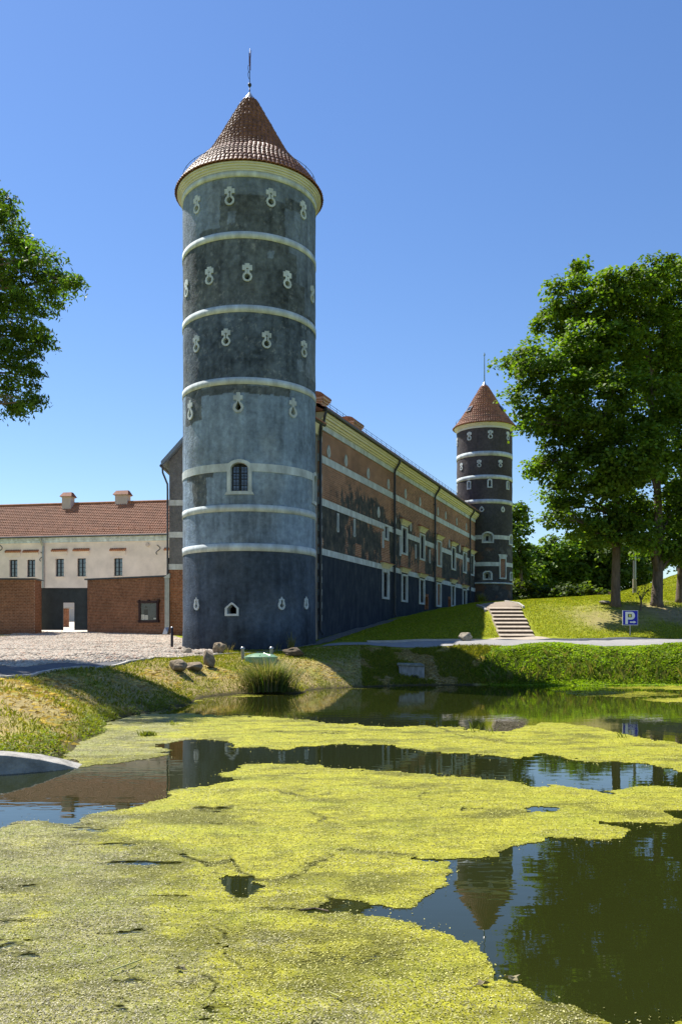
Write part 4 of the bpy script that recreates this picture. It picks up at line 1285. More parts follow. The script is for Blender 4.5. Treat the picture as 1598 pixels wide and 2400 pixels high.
hr = 12.74 + (WD / 2 + 0.5) * math.tan(PITCH)
rf.hexa([FR.pt(-0.2, 12.66, 0.4), FR.pt(LEN + 0.2, 12.66, 0.4), FR.pt(LEN + 0.2, 12.66, -WD - 0.4), FR.pt(-0.2, 12.66, -WD - 0.4), FR.pt(-0.2, hr - 0.1, -WD / 2 + 0.03), FR.pt(LEN + 0.2, hr - 0.1, -WD / 2 + 0.03), FR.pt(LEN + 0.2, hr - 0.1, -WD / 2 - 0.03), FR.pt(-0.2, hr - 0.1, -WD / 2 - 0.03)])
roofw = rf.build('roof', M['tile_red'], wing)
pantiles('roof_tiles', FR.pt(-0.2, 12.74, 0.5), (FR.U[0], FR.U[1], 0), S_f, LEN + 0.4, Dr, M['tile_red'], roofw)
pantiles('roof_tiles', FR.pt(-0.2, 12.74, -WD - 0.5), (FR.U[0], FR.U[1], 0), S_b, LEN + 0.4, Dr, M['tile_red'], roofw)
mb = MB()
ux = np.arange(0, LEN, 0.9)
mb.tube([FR.pt(-0.1, 13.22, 0.25), FR.pt(LEN, 13.22, 0.25)], 0.013, 4); mb.tube([FR.pt(-0.1, 13.08, 0.27), FR.pt(LEN, 13.08, 0.27)], 0.010, 4)
for u in ux: mb.tube([FR.pt(u, 12.85, 0.28), FR.pt(u, 13.24, 0.25)], 0.012, 4)
mb.build('snow_guard', M['gutter'], wing)
# other walls of the wing (back, near gable, far gable)
mb = MB()
FR.box(mb, 0.0, LEN, 1.3, 12.6, -WD, -WD + 0.4); FR.box(mb, LEN - 0.3, LEN, 1.3, 12.6, -WD + 0.4, -0.05)
FR.box(mb, 0.0, 0.35, 1.3, 12.6, -WD + 0.4, -0.05)
mb.build('rear_walls', M['beige'], wing)
mb = MB()
mb.prism([FR.pt(0.3, 12.6, -0.1), FR.pt(0.3, 12.6, -WD + 0.1), FR.pt(0.3, hr - 0.15, -WD / 2)], (FR.U[0] * 0.2, FR.U[1] * 0.2, 0)); mb.prism([FR.pt(LEN - 0.5, 12.6, -0.1), FR.pt(LEN - 0.5, 12.6, -WD + 0.1), FR.pt(LEN - 0.5, hr - 0.15, -WD / 2)], (FR.U[0] * 0.2, FR.U[1] * 0.2, 0))
mb.build('gable', M['beige'], wing)
# quoins at the near corner
k = 0; v = 2.3
while v < 11.8:
    ln = 0.42 if k % 2 else 0.20
    if not any(b0 - 0.3 < v + 0.13 < b1 + 0.3 for b0, b1 in BANDS_W) and k % 2:
        mb = MB(); FR.box(mb, 0.02, 0.02 + ln, v, v + 0.30, -0.05, 0.028); mb.build('quoin', M['cream'], wing)
    v += 0.31; k += 1
# downpipes
def downpipe(u, vtop, vbot, parent=wing, hopper=True):
    mb = MB()
    pts = [FR.pt(u, 12.66, 0.47), FR.pt(u, 12.48, 0.45), FR.pt(u, 12.05, 0.16), FR.pt(u, 11.9, 0.13), FR.pt(u, vbot + 0.2, 0.13), FR.pt(u, vbot, 0.24)]
    mb.tube(pts, 0.07, 8)
    for vv_ in np.arange(vbot + 1.2, 11.8, 2.1): FR.box(mb, u - 0.085, u + 0.085, vv_, vv_ + 0.05, 0.0, 0.215)
    mb.build('downpipe', M['gutter'], parent)
for x, y in ((615, 1200), (908, 1200), (1162, 1200)):
    u = FR.px(*z5(x, y))[0]; p = FR.pt(u, 0, 0.1)
    downpipe(u, 12.6, float(H(p[0], p[1])) + 0.05)
mb = MB()      # pipe at the near corner, lower eave beside the tower
pc_ = FR.pt(-0.12, 0, 0.16)
mb.tube([FR.pt(-0.55, 11.95, 0.35), FR.pt(-0.45, 11.75, 0.33), FR.pt(-0.15, 11.4, 0.17), (pc_[0], pc_[1], 11.2), (pc_[0], pc_[1], 2.2), FR.pt(-0.1, 1.95, 0.3)], 0.075, 8)
mb.tube([FR.pt(-0.2, 12.62, 0.5), FR.pt(-0.22, 12.4, 0.44), FR.pt(-0.2, 12.05, 0.36)], 0.065, 8)
mb.build('downpipe', M['gutter'], wing)
mb = MB(); mb.tube([FR.pt(-1.4, 11.98, 0.30), FR.pt(-0.05, 11.98, 0.36)], 0.085, 8); mb.build('gutter', M['gutter'], wing)
mb = MB(); P = FR.pt
mb.hexa([P(-1.4, 11.5, 0.1), P(-0.08, 11.5, 0.1), P(-0.08, 11.5, -0.6), P(-1.4, 11.5, -0.6), P(-1.4, 11.93, 0.34), P(-0.08, 11.93, 0.34), P(-0.08, 11.93, -0.6), P(-1.4, 11.93, -0.6)]); mb.build('corner_cornice', M['yellow'], wing)
mb = MB(); mb.hexa([P(-1.4, 11.99, 0.45), P(-0.06, 11.99, 0.45), P(-0.06, 11.99, -0.6), P(-1.4, 11.99, -0.6), P(-1.4, 12.05, 0.45), P(-0.06, 12.05, 0.45), P(-0.06, 12.55, -0.6), P(-1.4, 12.55, -0.6)]); mb.build('corner_roof', M['tile_red'], wing)
# chimneys
def wing_chimney(x, ytop, z, wu, wd, capc):
    X = (x - CX) / F * z
    u = (X - FR.O[0]) * FR.U[0] + (z - FR.O[1]) * FR.U[1]; d = (X - FR.O[0]) * FR.N[0] + (z - FR.O[1]) * FR.N[1]
    top = EYE + (HY - ytop) / F * z
    mb = MB(); FR.box(mb, u - wu / 2, u + wu / 2, 13.0, top - 0.35, d - wd / 2, d + wd / 2)
    FR.box(mb, u - wu / 2 - 0.08, u + wu / 2 + 0.08, top - 0.5, top - 0.38, d - wd / 2 - 0.08, d + wd / 2 + 0.08); FR.box(mb, u - wu / 2 - 0.16, u + wu / 2 + 0.16, top - 0.38, top - 0.26, d - wd / 2 - 0.16, d + wd / 2 + 0.16)
    ch = mb.build('chimney', M['pinkchim'], wing)
    mb = MB(); P = FR.pt
    n = 8; poly = []
    for k in range(n + 1):
        t = math.pi * k / n
        poly.append(P(u - wu / 2 - 0.2, top - 0.26 + 0.30 * math.sin(t), d - (wd / 2 + 0.2) * math.cos(t)))
    L = wu + 0.4
    mb.prism(poly, (FR.U[0] * L, FR.U[1] * L, 0)); mb.build('chimney_cap', M['tile_red'], ch)
    mb = MB()
    for k in range(3): FR.box(mb, u - wu / 2 - 0.012, u - wu / 2, top - 1.15 + k * 0.2, top - 1.05 + k * 0.2, d - wd * 0.3, d + wd * 0.3); FR.box(mb, u - wu * 0.3, u + wu * 0.3, top - 1.15 + k * 0.2, top - 1.05 + k * 0.2, d + wd / 2, d + wd / 2 + 0.012)
    mb.build('vent_slots', M['frame'], ch)
wing_chimney(745, 925, 45.5, 0.75, 0.75, 0)
wing_chimney(822, 985, 55.0, 1.5, 0.8, 0)

# ------------------------------------------------------------------ gabled end wing left of the large tower
EW = Frame((-10.85, 54.0), (1, 0), (0, -1))
endw = thing('gable_wing', (-6.5, 58, 2.0), 'narrow grey plastered gable wall with cream bands behind the large tower', 'building')
nu, nv = 110, 160
ug = np.linspace(0, 8.7, nu + 1); vg = np.linspace(1.6, 17.9, nv + 1)
UU, VV = np.meshgrid(ug, vg, indexing='ij')
roofline = 13.0 + 1.11 * np.minimum(UU, 8.7 - UU)
VVc = np.minimum(VV, roofline)
f = 0.78 + 0.45 * fbm(UU * 1.2, VVc * 1.2, 5, 81)
c = np.array([0.135, 0.142, 0.152])[None, None] * f[..., None]
idx = np.arange((nu + 1) * (nv + 1)).reshape(nu + 1, nv + 1)
Fq = np.stack([idx[:-1, :-1], idx[1:, :-1], idx[1:, 1:], idx[:-1, 1:]], -1)
fc = (VV[:-1, :-1] < roofline[:-1, :-1]) | (VV[:-1, :-1] < roofline[1:, :-1])
np_mesh('wall', EW.pts(UU, VVc, 0).reshape(-1, 3), Fq[fc].reshape(-1, 4), M['tower'], endw, col=c.reshape(-1, 3))
mb = MB(); mb.box(-10.85, -10.5, 54.02, 66, 1.6, 13.0); mb.box(-2.5, -2.15, 54.02, 66, 1.6, 13.0); mb.box(-10.5, -2.5, 65.7, 66, 1.6, 13.0); mb.build('side_walls', M['beige'], endw)
for y0, y1 in ((1172, 1185), (1246.6, 1260), (1322, 1335)):
    va = EYE + (HY - y1) / F * 54; vb = EYE + (HY - y0) / F * 54
    mb = MB(); EW.box(mb, -0.03, 8.7, va, vb, -0.05, 0.03); mb.build('band', M['cream'], endw)
v_br = EYE + (HY - 1335) / F * 54
mb = MB()
for sgn in (0, 1):
    xa, xb = (-11.25, -6.5) if sgn == 0 else (-1.75, -6.5)
    za, zr = 12.62, 17.95
    mb.hexa([(xa, 53.75, za), (xb, 53.75, zr), (xb, 66.2, zr), (xa, 66.2, za), (xa, 53.75, za + 0.16), (xb, 53.75, zr + 0.16), (xb, 66.2, zr + 0.16), (xa, 66.2, za + 0.16)])
ro = mb.build('roof', M['verge'], endw)
mb = MB(); mb.hexa([(-11.3, 53.6, 12.6), (-6.5, 53.6, 17.98), (-6.5, 53.76, 17.98), (-11.3, 53.76, 12.6), (-11.3, 53.6, 12.9), (-6.5, 53.6, 18.28), (-6.5, 53.76, 18.28), (-11.3, 53.76, 12.9)]); mb.build('verge', M['verge'], ro)
mb = MB(); mb.tube([(-11.3, 53.6, 12.62), (-11.3, 66, 12.62)], 0.09, 8); mb.build('gutter', M['gutter'], endw)
mb = MB(); mb.tube([(-11.22, 53.7, 12.55), (-11.2, 53.7, 12.2), (-10.93, 53.82, 11.5), (-10.92, 53.82, 11.1), (-10.92, 53.82, 5.7)], 0.06, 8); mb.build('downpipe', M['gutter'], endw)
zf = float(H(-10.92, 53.8))
mb = MB(); mb.box(-11.06, -10.78, 53.62, 53.94, zf + 0.5, 5.55); mb.hexa([(-11.14, 53.34, zf + 0.08), (-10.86, 53.34, zf + 0.08), (-10.78, 53.6, zf + 0.08), (-11.06, 53.6, zf + 0.08), (-11.06, 53.62, zf + 0.5), (-10.78, 53.62, zf + 0.5), (-10.78, 53.94, zf + 0.5), (-11.06, 53.94, zf + 0.5)])
dp = mb.build('downpipe_casing', M['galv'], endw)
mb = MB(); mb.hexa([(-11.1, 53.58, 5.56), (-10.74, 53.58, 5.56), (-10.74, 53.98, 5.56), (-11.1, 53.98, 5.56), (-11.1, 53.58, 5.62), (-10.74, 53.58, 5.86), (-10.74, 53.98, 5.92), (-11.1, 53.98, 5.68)]); mb.build('casing_cap', M['zinc'], dp)

# ------------------------------------------------------------------ courtyard building on the left
LB = Frame((-35.96, 90.0), (18.51, -3.2), (-0.17, -0.985))
LU0, LU1 = -24.0, 27.0
lb = thing('courtyard_building', (LB.pt(5, 0, -5)[0], LB.pt(5, 0, -5)[1], 2.3), 'beige plastered two-storey building with red tiled roof and two white chimneys', 'building')
z4 = lambda x, y: (x / 3.4087, 1120 + y / 3.4087)
lw = []
for x0, x1, yt, yb in ((78, 142, 654, 792), (219, 284, 654, 792), (447, 513, 646, 788), (620, 688, 643, 787), (913, 980, 642, 783), (1342, 1400, 638, 780)):
    ua = LB.px(*z4(x0, 700))[0]; ub = LB.px(*z4(x1, 700))[0]; xm = (x0 + x1) / 2
    lw.append((ua, ub, LB.px(*z4(xm, yb))[1], LB.px(*z4(xm, yt))[1]))
for k in range(1, 6): lw.append((lw[0][0] - 6.0 * k, lw[0][1] - 6.0 * k, lw[0][2], lw[0][3]))
def wall_with_windows(fr, u0, u1, v0, v1, wl, mtl, parent, name, thick=0.4):
    us = sorted(set([u0, u1] + [x for w in wl for x in w[:2]])); vs_ = sorted(set([v0, v1] + [x for w in wl for x in w[2:4]]))
    mb = MB()
    for i in range(len(us) - 1):
        for j in range(len(vs_) - 1):
            um, vm = (us[i] + us[i + 1]) / 2, (vs_[j] + vs_[j + 1]) / 2
            if any(w[0] < um < w[1] and w[2] < vm < w[3] for w in wl): continue
            mb.add([fr.pt(us[i], vs_[j]), fr.pt(us[i + 1], vs_[j]), fr.pt(us[i + 1], vs_[j + 1]), fr.pt(us[i], vs_[j + 1])], [(0, 1, 2, 3)])
    for a, b, c, d in wl:
        q = [fr.pt(a, c), fr.pt(b, c), fr.pt(b, d), fr.pt(a, d)]; r = [fr.pt(a, c, -thick), fr.pt(b, c, -thick), fr.pt(b, d, -thick), fr.pt(a, d, -thick)]
        mb.add(q + r, [(0, 4, 5, 1), (1, 5, 6, 2), (2, 6, 7, 3), (3, 7, 4, 0)])
    return mb.build(name, mtl, parent)
v_eave = LB.px(200, 1258)[1]
wall_with_windows(LB, LU0, LU1, 1.8, v_eave, lw, M['beige'], lb, 'front_wall')
for a, b, c, d in lw:
    w = b - a
    mb = MB(); LB.box(mb, a, b, c, d, -0.30, -0.26); wo_ = mb.build('window', M['glass'], lb)
    mb = MB()
    for q0, q1 in ((a, a + 0.08), (b - 0.08, b), ((a + b) / 2 - 0.05, (a + b) / 2 + 0.05)): LB.box(mb, q0, q1, c, d, -0.26, -0.2)
    for q in (c, d - 0.08): LB.box(mb, a, b, q, q + 0.08, -0.259, -0.201)
    for k in range(1, 4): LB.box(mb, a, b, c + (d - c) * k / 4 - 0.022, c + (d - c) * k / 4 + 0.022, -0.258, -0.22)
    mb.build('casement', M['frame'], wo_)
    mb = MB(); LB.box(mb, a - 0.12, b + 0.12, c - 0.09, c - 0.003, -0.1, 0.08); mb.build('sill', M['beige'], wo_)
    mb = MB(); LB.box(mb, a - 0.42 * w, b + 0.42 * w, d + 0.55, d + 0.75, -0.05, 0.12); LB.box(mb, a - 0.36 * w, b + 0.36 * w, d + 0.35, d + 0.55, -0.05, 0.06); mb.build('lintel', M['beige'], wo_)
    mb = MB()
    n_ = 9
    for k in range(n_):
        uu = a - 0.46 * w + (w * 1.92) * (k + 0.5) / n_
        mb.tube([LB.pt(uu, d + 0.80, 0.24), LB.pt(uu, d + 0.98, -0.04)], 0.105, 6)
    mb.build('lintel_tiles', M['tile_red'], wo_)
mb = MB(); LB.box(mb, LU0, LU1, v_eave - 0.55, v_eave - 0.30, -0.1, 0.1); LB.box(mb, LU0, LU1, v_eave - 0.30, v_eave - 0.02, -0.1, 0.25); mb.build('cornice', M['cream'], lb)
hr_l = LB.px(200, 1180)[1] + (HY - 1180) / F * 5.6
pl = math.atan2(hr_l - v_eave - 0.05, 5.9)
S1 = (-LB.N[0] * math.cos(pl), -LB.N[1] * math.cos(pl), math.sin(pl)); S2 = (LB.N[0] * math.cos(pl), LB.N[1] * math.cos(pl), math.sin(pl))
mb = MB(); P = LB.pt
mb.hexa([P(LU0, v_eave - 0.02, 0.34), P(LU1, v_eave - 0.02, 0.34), P(LU1, v_eave - 0.02, -11.2), P(LU0, v_eave - 0.02, -11.2), P(LU0, hr_l - 0.12, -5.4), P(LU1, hr_l - 0.12, -5.4), P(LU1, hr_l - 0.12, -5.5), P(LU0, hr_l - 0.12, -5.5)])
rl = mb.build('roof', M['tile_red'], lb)
pantiles('roof_tiles', P(LU0, v_eave + 0.02, 0.42), (LB.U[0], LB.U[1], 0), S1, LU1 - LU0, 5.9 / math.cos(pl), M['tile_red'], rl, 0.26, 0.36, 0.05)
pantiles('roof_tiles', P(LU0, v_eave + 0.02, -11.3), (LB.U[0], LB.U[1], 0), S2, LU1 - LU0, 5.8 / math.cos(pl), M['tile_red'], rl, 0.26, 0.36, 0.05)
mb = MB(); mb.tube([P(LU0, hr_l + 0.08, -5.45), P(LU1, hr_l + 0.08, -5.45)], 0.12, 8); mb.build('ridge_tiles', M['tile_red'], rl)
mb = MB(); mb.tube([P(LU0, v_eave + 0.02, 0.5), P(LU1, v_eave + 0.02, 0.5)], 0.10, 8); mb.build('gutter', M['gutter'], lb)
mb = MB()
for u in np.arange(-9, LU1, 1.7):
    d_ = -0.55; hh_ = v_eave + 0.02 + (0.42 - d_) * math.tan(pl)
    mb.tube([P(u, hh_, d_), P(u, hh_ + 0.30, d_ + 0.06)], 0.03, 5)
for q in (0.16, 0.28): mb.tube([P(-9, v_eave + 0.02 + 0.97 * math.tan(pl) + q, -0.53), P(LU1, v_eave + 0.02 + 0.97 * math.tan(pl) + q, -0.53)], 0.022, 5)
mb.build('snow_guard', M['tile_red'], lb)
u = LB.px(*z4(350, 700))[0]
mb = MB(); mb.tube([P(u - 0.1, v_eave, 0.48), P(u - 0.1, v_eave - 0.25, 0.45), P(u + 0.05, v_eave - 0.9, 0.14), P(u + 0.05, 2.4, 0.14)], 0.11, 8); mb.build('downpipe', M['galv'], lb)
for x, y in ((8, 573), (337, 630), (1266, 575)):
    u, v = LB.px(*z4(x, y))
    mb = MB(); pts = []
    for t in np.linspace(0, 1, 15):
        a = t * 2 * math.pi * 0.86 - 0.6
        pts.append(P(u + 0.16 * math.cos(a) * (1 if t < 0.5 else 1) * (1 if t < 0.5 else -1), v + 0.46 - t * 0.92, 0.05))
    pts = [P(u + 0.22 * math.sin(2 * math.pi * (t - 0.08) * 1.0) * (-1 if False else 1), v + 0.48 - 0.96 * t, 0.05) for t in np.linspace(0, 1, 15)]
    mb.tube(pts, 0.035, 5); mb.build('wall_anchor', M['iron'], lb)
u, v = LB.px(*z4(1183, 535))
mb = MB(); mb.tube([P(u, v, 0.0), P(u, v, 0.14)], 0.2, 12); mb.build('round_vent', M['chimney'], lb)
for x0, x1, yt in ((513, 583, 118), (935, 1032, 103)):
    dd = -5.0 if x0 == 513 else -5.6
    fr2 = Frame(LB.O + LB.N * dd, LB.U, LB.N)
    ua = fr2.px(*z4(x0, 150))[0]; ub = fr2.px(*z4(x1, 150))[0]; vt = fr2.px(*z4((x0 + x1) / 2, yt))[1]
    mb = MB(); fr2.box(mb, ua, ub, hr_l - 2.2, vt - 0.40, -0.45, 0.45); ch = mb.build('chimney', M['chimney'], lb)
    mb = MB(); e = 0.20; Q = fr2.pt
    mb.hexa([Q(ua - e, vt - 0.50, 0.68), Q(ub + e, vt - 0.50, 0.68), Q(ub + e, vt - 0.50, -0.68), Q(ua - e, vt - 0.50, -0.68), Q(ua + 0.02, vt, 0.2), Q(ub - 0.02, vt, 0.2), Q(ub - 0.02, vt, -0.2), Q(ua + 0.02, vt, -0.2)])
    mb.build('chimney_cap', M['tile_dark'], ch)
    mb = MB(); fr2.box(mb, ua - 0.1, ub + 0.1, vt - 0.57, vt - 0.50, -0.56, 0.56); mb.build('chimney_collar', M['chimney'], ch)
mb = MB(); LB.box(mb, LU0, LU1, 1.8, v_eave, -11.0, -10.6); LB.box(mb, LU1 - 0.4, LU1, 1.8, v_eave, -10.6, -0.45); LB.box(mb, LU0, LU0 + 0.4, 1.8, v_eave, -10.6, -0.45); mb.build('rear_walls', M['beige'], lb)
for u_ in (LU0 + 0.1, LU1 - 0.3):
    mb = MB(); mb.prism([P(u_, v_eave - 0.02, -0.1), P(u_, v_eave - 0.02, -10.9), P(u_, hr_l - 0.15, -5.45)], (LB.U[0] * 0.2, LB.U[1] * 0.2, 0)); mb.build('gable', M['beige'], lb)

# ------------------------------------------------------------------ brick garden walls and gate
def brick_wall(O, E, v0, v1, name, label, course=0.1, blen=0.24, thick=0.5, pier=None, side=None):
    O = np.array(O, float); E = np.array(E, float); L = float(np.hypot(*(E - O)))
    U = (E - O) / L; N = np.array([U[1], -U[0]])
    fr = Frame(O, U, N)
    t = thing(name, ((O[0] + E[0]) / 2, (O[1] + E[1]) / 2, v0), label, 'wall')
    mb = MB(); fr.box(mb, 0, L, v0 - 0.4, v1, -thick, 0.0); core = mb.build('mortar_core', M['mortar'], t)
    mb = MB(); r = random.Random(4)
    def face(fr, L, u_from=0.0):
        k = 0; v = v0 - 0.3
        while v < v1 - 0.02:
            u = u_from - (blen / 2 if k % 2 else 0)
            while u < L:
                a, b = max(u + 0.007, u_from), min(u + blen - 0.007, L)
                if b - a > 0.03:
                    d = 0.012 + r.random() * 0.012
                    P = fr.pt
                    mb.add([P(a, v + 0.008, d), P(b, v + 0.008, d), P(b, v + course - 0.008, d), P(a, v + course - 0.008, d), P(a, v + 0.008, 0), P(b, v + 0.008, 0), P(b, v + course - 0.008, 0), P(a, v + course - 0.008, 0)],
                           [(0, 1, 2, 3), (0, 4, 5, 1), (1, 5, 6, 2), (2, 6, 7, 3), (3, 7, 4, 0)])
                u += blen
            v += course; k += 1
    face(fr, L)
    if side == 'end':
        fe = Frame(E, -N, U); face(fe, thick)
    if side == 'start':
        fs = Frame(O - N * thick, N, -U); face(fs, thick)
    b = mb.build('bricks', M['brick'], t); tag(b, kind='stuff')
    mb = MB(); fr.box(mb, -0.15 if side == 'start' else 0.0, L + (0.12 if side == 'end' else 0), v1, v1 + 0.10, -thick - 0.12, 0.14); mb.build('coping', M['gutter'], t)
    return t, fr
WL = Frame((-17.2, 58.0), (6.3, -3.3), (-0.46, -0.88))
wall_r, WF = brick_wall((-17.2, 58.0), (-10.9, 54.7), 1.85, 5.72, 'brick_wall', 'brown brick wall with notice case right of the black gate', side='start', thick=0.6)
wall_l, WFL = brick_wall((-33.0, 55.5), (-20.15, 56.2), 1.75, 5.62, 'brick_wall', 'dark brick wall at the left edge, left of the black gate', side='end', thick=1.5)
# brick foot of the gable wing, right of the downpipe
mb = MB(); EW.box(mb, 0.0, 1.6, 1.6, v_br, -0.02, 0.008); mb.build('foot_core', M['mortar'], endw)
mb = MB(); r_ = random.Random(6); v = 1.7; k = 0
while v < v_br - 0.05:
    u = -(0.12 if k % 2 else 0)
    while u < 1.6:
        a, b = max(u + 0.007, 0), min(u + 0.233, 1.6)
        if b > a + 0.03: EW.box(mb, a, b, v + 0.008, v + 0.092, 0.008, 0.02 + r_.random() * 0.012)
        u += 0.24
    v += 0.1; k += 1
tag(mb.build('foot_bricks', M['brick'], endw), kind='stuff')

gate = thing('gate', (-18.7, 58.2, 2.1), 'black sheet steel gate with an open wicket doorway between the brick walls', 'gate')
GT = Frame((-20.75, 58.2), (1, 0), (0, -1))
gtop = EYE + (HY - 1378.7) / F * 58.2; gbot = EYE + (HY - 1476.5) / F * 58.2
gx_ = lambda px: (px - CX) / F * 58.2 + 20.75
xa, xb = gx_(149), gx_(175.3)
vw = EYE + (HY - 1412.5) / F * 58.2
for u0, u1, v0, v1 in ((0, xa, gbot, gtop), (xb, 3.6, gbot, gtop), (xa, xb, vw, gtop)):
    mb = MB(); GT.box(mb, u0 + 0.003, u1 - 0.003, v0, v1, -0.06, 0.0); mb.build('gate_leaf', M['gate'], gate)
mb = MB()
for u0, u1, v0, v1 in ((0, 3.6, gtop - 0.06, gtop + 0.02), (0, xa, gbot - 0.01, gbot + 0.07), (xb, 3.6, gbot - 0.01, gbot + 0.07), (xa - 0.05, xa, gbot, vw + 0.05), (xb, xb + 0.05, gbot, vw + 0.05), (xa, xb, vw, vw + 0.05)):
    GT.box(mb, u0, u1, v0, v1, 0.003, 0.035)
mb.build('gate_frame', M['iron'], gate)
mb = MB(); mb.tube([GT.pt(xa - 0.07, gbot, 0.03), GT.pt(xa - 0.07, gbot - 0.2, 0.03)], 0.012, 5); mb.build('drop_bolt', M['iron'], gate)
# pillar seen through the doorway
zc = 72.0
pxx = lambda p: (p - CX) / F * zc
mb = MB(); zg = float(H(pxx(153), zc)); mb.box(pxx(146), pxx(158.3), zc, zc + 0.5, zg, EYE + (HY - 1426) / F * zc)
t_ = mb.top('brick_pillar', M['brick'], 'orange brick pillar in the courtyard seen through the wicket doorway', 'pillar')
mb = MB(); mb.box(-0.45, 0.6, -0.35, 0.3, 0, 0.1); ob = mb.build('pillar_cap', M['concrete'], None); ob.parent = t_; ob.location = (0, 0, EYE + (HY - 1426) / F * zc - zg)

# notice case on the wall
nc = thing('notice_case', WF.pt(5, 3.2, 0.05), 'dark red glazed notice case with papers hung on the brick wall', 'notice board')
u0, v1 = WF.px(329, 1411); u1, v0 = WF.px(374, 1457)
mb = MB()
for a, b, c, d in ((u0, u0 + 0.13, v0, v1), (u1 - 0.13, u1, v0, v1), (u0 - 0.06, u1 + 0.06, v0 - 0.06, v0 + 0.1), (u0 - 0.06, u1 + 0.06, v1 - 0.1, v1 + 0.04)):
    WF.box(mb, a, b, c, d, 0.03, 0.17)
for u in (u0, (u0 + u1) / 2, u1): WF.box(mb, u - 0.06, u + 0.06, v1 + 0.04, v1 + 0.13, 0.05, 0.15)
mb.build('frame', M['wood'], nc)
mb = MB(); WF.box(mb, u0 + 0.1, u1 - 0.1, v0 + 0.08, v1 - 0.08, 0.03, 0.06); mb.build('back_board', plain('grey_poster', (0.07, 0.085, 0.095), 0.5, 0.15, 3), nc)
W_, H_ = u1 - u0, v1 - v0
mb = MB(); WF.box(mb, u0 + 0.22 * W_, u0 + 0.44 * W_, v0 + 0.3 * H_, v0 + 0.62 * H_, 0.06, 0.064); mb.prism([WF.pt(u0 + 0.26 * W_, v0 + 0.70 * H_, 0.062), WF.pt(u0 + 0.42 * W_, v0 + 0.70 * H_, 0.062), WF.pt(u0 + 0.34 * W_, v0 + 0.82 * H_, 0.062)], (WF.N[0] * 0.003, WF.N[1] * 0.003, 0))
mb.build('poster_print', M['frame'], nc)
for a, b, c, d in ((0.1, 0.26, 0.1, 0.36), (0.28, 0.44, 0.1, 0.33), (0.74, 0.86, 0.12, 0.19)):
    mb = MB(); WF.box(mb, u0 + a * W_, u0 + b * W_, v0 + c * H_, v0 + d * H_, 0.066, 0.07); pp = mb.build('paper', M['paper'], nc)
    mb = MB()
    for k in range(4): WF.box(mb, u0 + (a + 0.025) * W_, u0 + (b - 0.03) * W_, v0 + (c + (d - c) * (0.2 + 0.18 * k)) * H_, v0 + (c + (d - c) * (0.25 + 0.18 * k)) * H_, 0.07, 0.0715)
    mb.build('print_lines', M['print'], pp)

def glass_sheet():
    m, nt, b = new_mat('clear_glass')
    g = nd(nt, 'ShaderNodeBsdfGlossy', Roughness=0.02); t = nd(nt, 'ShaderNodeBsdfTransparent'); fz = nd(nt, 'ShaderNodeFresnel', IOR=1.25)
    ms = nd(nt, 'ShaderNodeMixShader'); nt.links.new(fz.outputs[0], ms.inputs[0]); nt.links.new(t.outputs[0], ms.inputs[1]); nt.links.new(g.outputs[0], ms.inputs[2])
    nt.links.new(ms.outputs[0], nt.nodes['Material Output'].inputs[0]); return m
mb = MB(); WF.box(mb, u0 + 0.12, u1 - 0.12, v0 + 0.09, v1 - 0.09, 0.13, 0.135); mb.build('glazing', glass_sheet(), nc)

# ================================================================== GROUND THINGS
# stairs up the lawn
st = thing('stone_steps', (8.75, 42.0, 1.7), 'flight of brown stone steps climbing the sunlit lawn', 'stairs')
n_st = 8; zs0, zs1 = 1.80, 3.50; ys0, ys1 = 42.0, 47.2
for k in range(n_st):
    y0 = ys0 + (ys1 - ys0) * k / n_st; y1 = ys0 + (ys1 - ys0) * (k + 1) / n_st
    zt = zs0 + (zs1 - zs0) * (k + 1) / n_st; xc = 8.70 + 0.30 * k / (n_st - 1)
    wdt = 0.84 + 0.03 * math.sin(k * 2.1)
    hr_ = (zs1 - zs0) / n_st; zl = zs0 + hr_ * k      # a low riser, then a paved ramp up to the next one
    mb = MB(); mb.box(xc - wdt, xc + wdt, y0, y0 + 0.12, zl - 0.4, zl + hr_ * 0.52); mb.build('riser', M['riser'], st)
    mb = MB(); a_, b_ = xc - wdt - 0.02, xc + wdt + 0.02
    mb.hexa([(a_, y0 + 0.1205, zl - 0.3), (b_, y0 + 0.1205, zl - 0.3), (b_, y1 - 0.002, zl - 0.1), (a_, y1 - 0.002, zl - 0.1), (a_, y0 + 0.1205, zl + hr_ * 0.515), (b_, y0 + 0.1205, zl + hr_ * 0.515), (b_, y1 - 0.002, zl + hr_), (a_, y1 - 0.002, zl + hr_)])
    mb.build('tread', M['paver'], st)
ribbon('stair_landing', [(8.05, 47.15), (9.95, 47.15)], [(8.5, 54.0), (9.9, 54.0)], M['landing'], 0.05, 12, 20)
ribbon('stair_foot_paving', [(6.2, 40.35), (10.9, 40.5)], [(7.85, 42.0), (9.6, 42.0)], M['paver'], 0.05, 24, 12)
mb = MB()
for s_ in (-1, 1):
    xs_ = [9.0 + s_ * 1.05, 9.02 + s_ * 0.98, 9.05 + s_ * 0.85]; ys_ = [47.0, 48.2, 51.5]
    for k in range(2):
        za, zb_ = float(H(xs_[k], ys_[k])), float(H(xs_[k + 1], ys_[k + 1]))
        mb.hexa([(xs_[k] - 0.05, ys_[k], za - 0.1), (xs_[k] + 0.05, ys_[k], za - 0.1), (xs_[k + 1] + 0.05, ys_[k + 1], zb_ - 0.1), (xs_[k + 1] - 0.05, ys_[k + 1], zb_ - 0.1), (xs_[k] - 0.05, ys_[k], za + 0.13), (xs_[k] + 0.05, ys_[k], za + 0.13), (xs_[k + 1] + 0.05, ys_[k + 1], zb_ + 0.13), (xs_[k + 1] - 0.05, ys_[k + 1], zb_ + 0.13)])
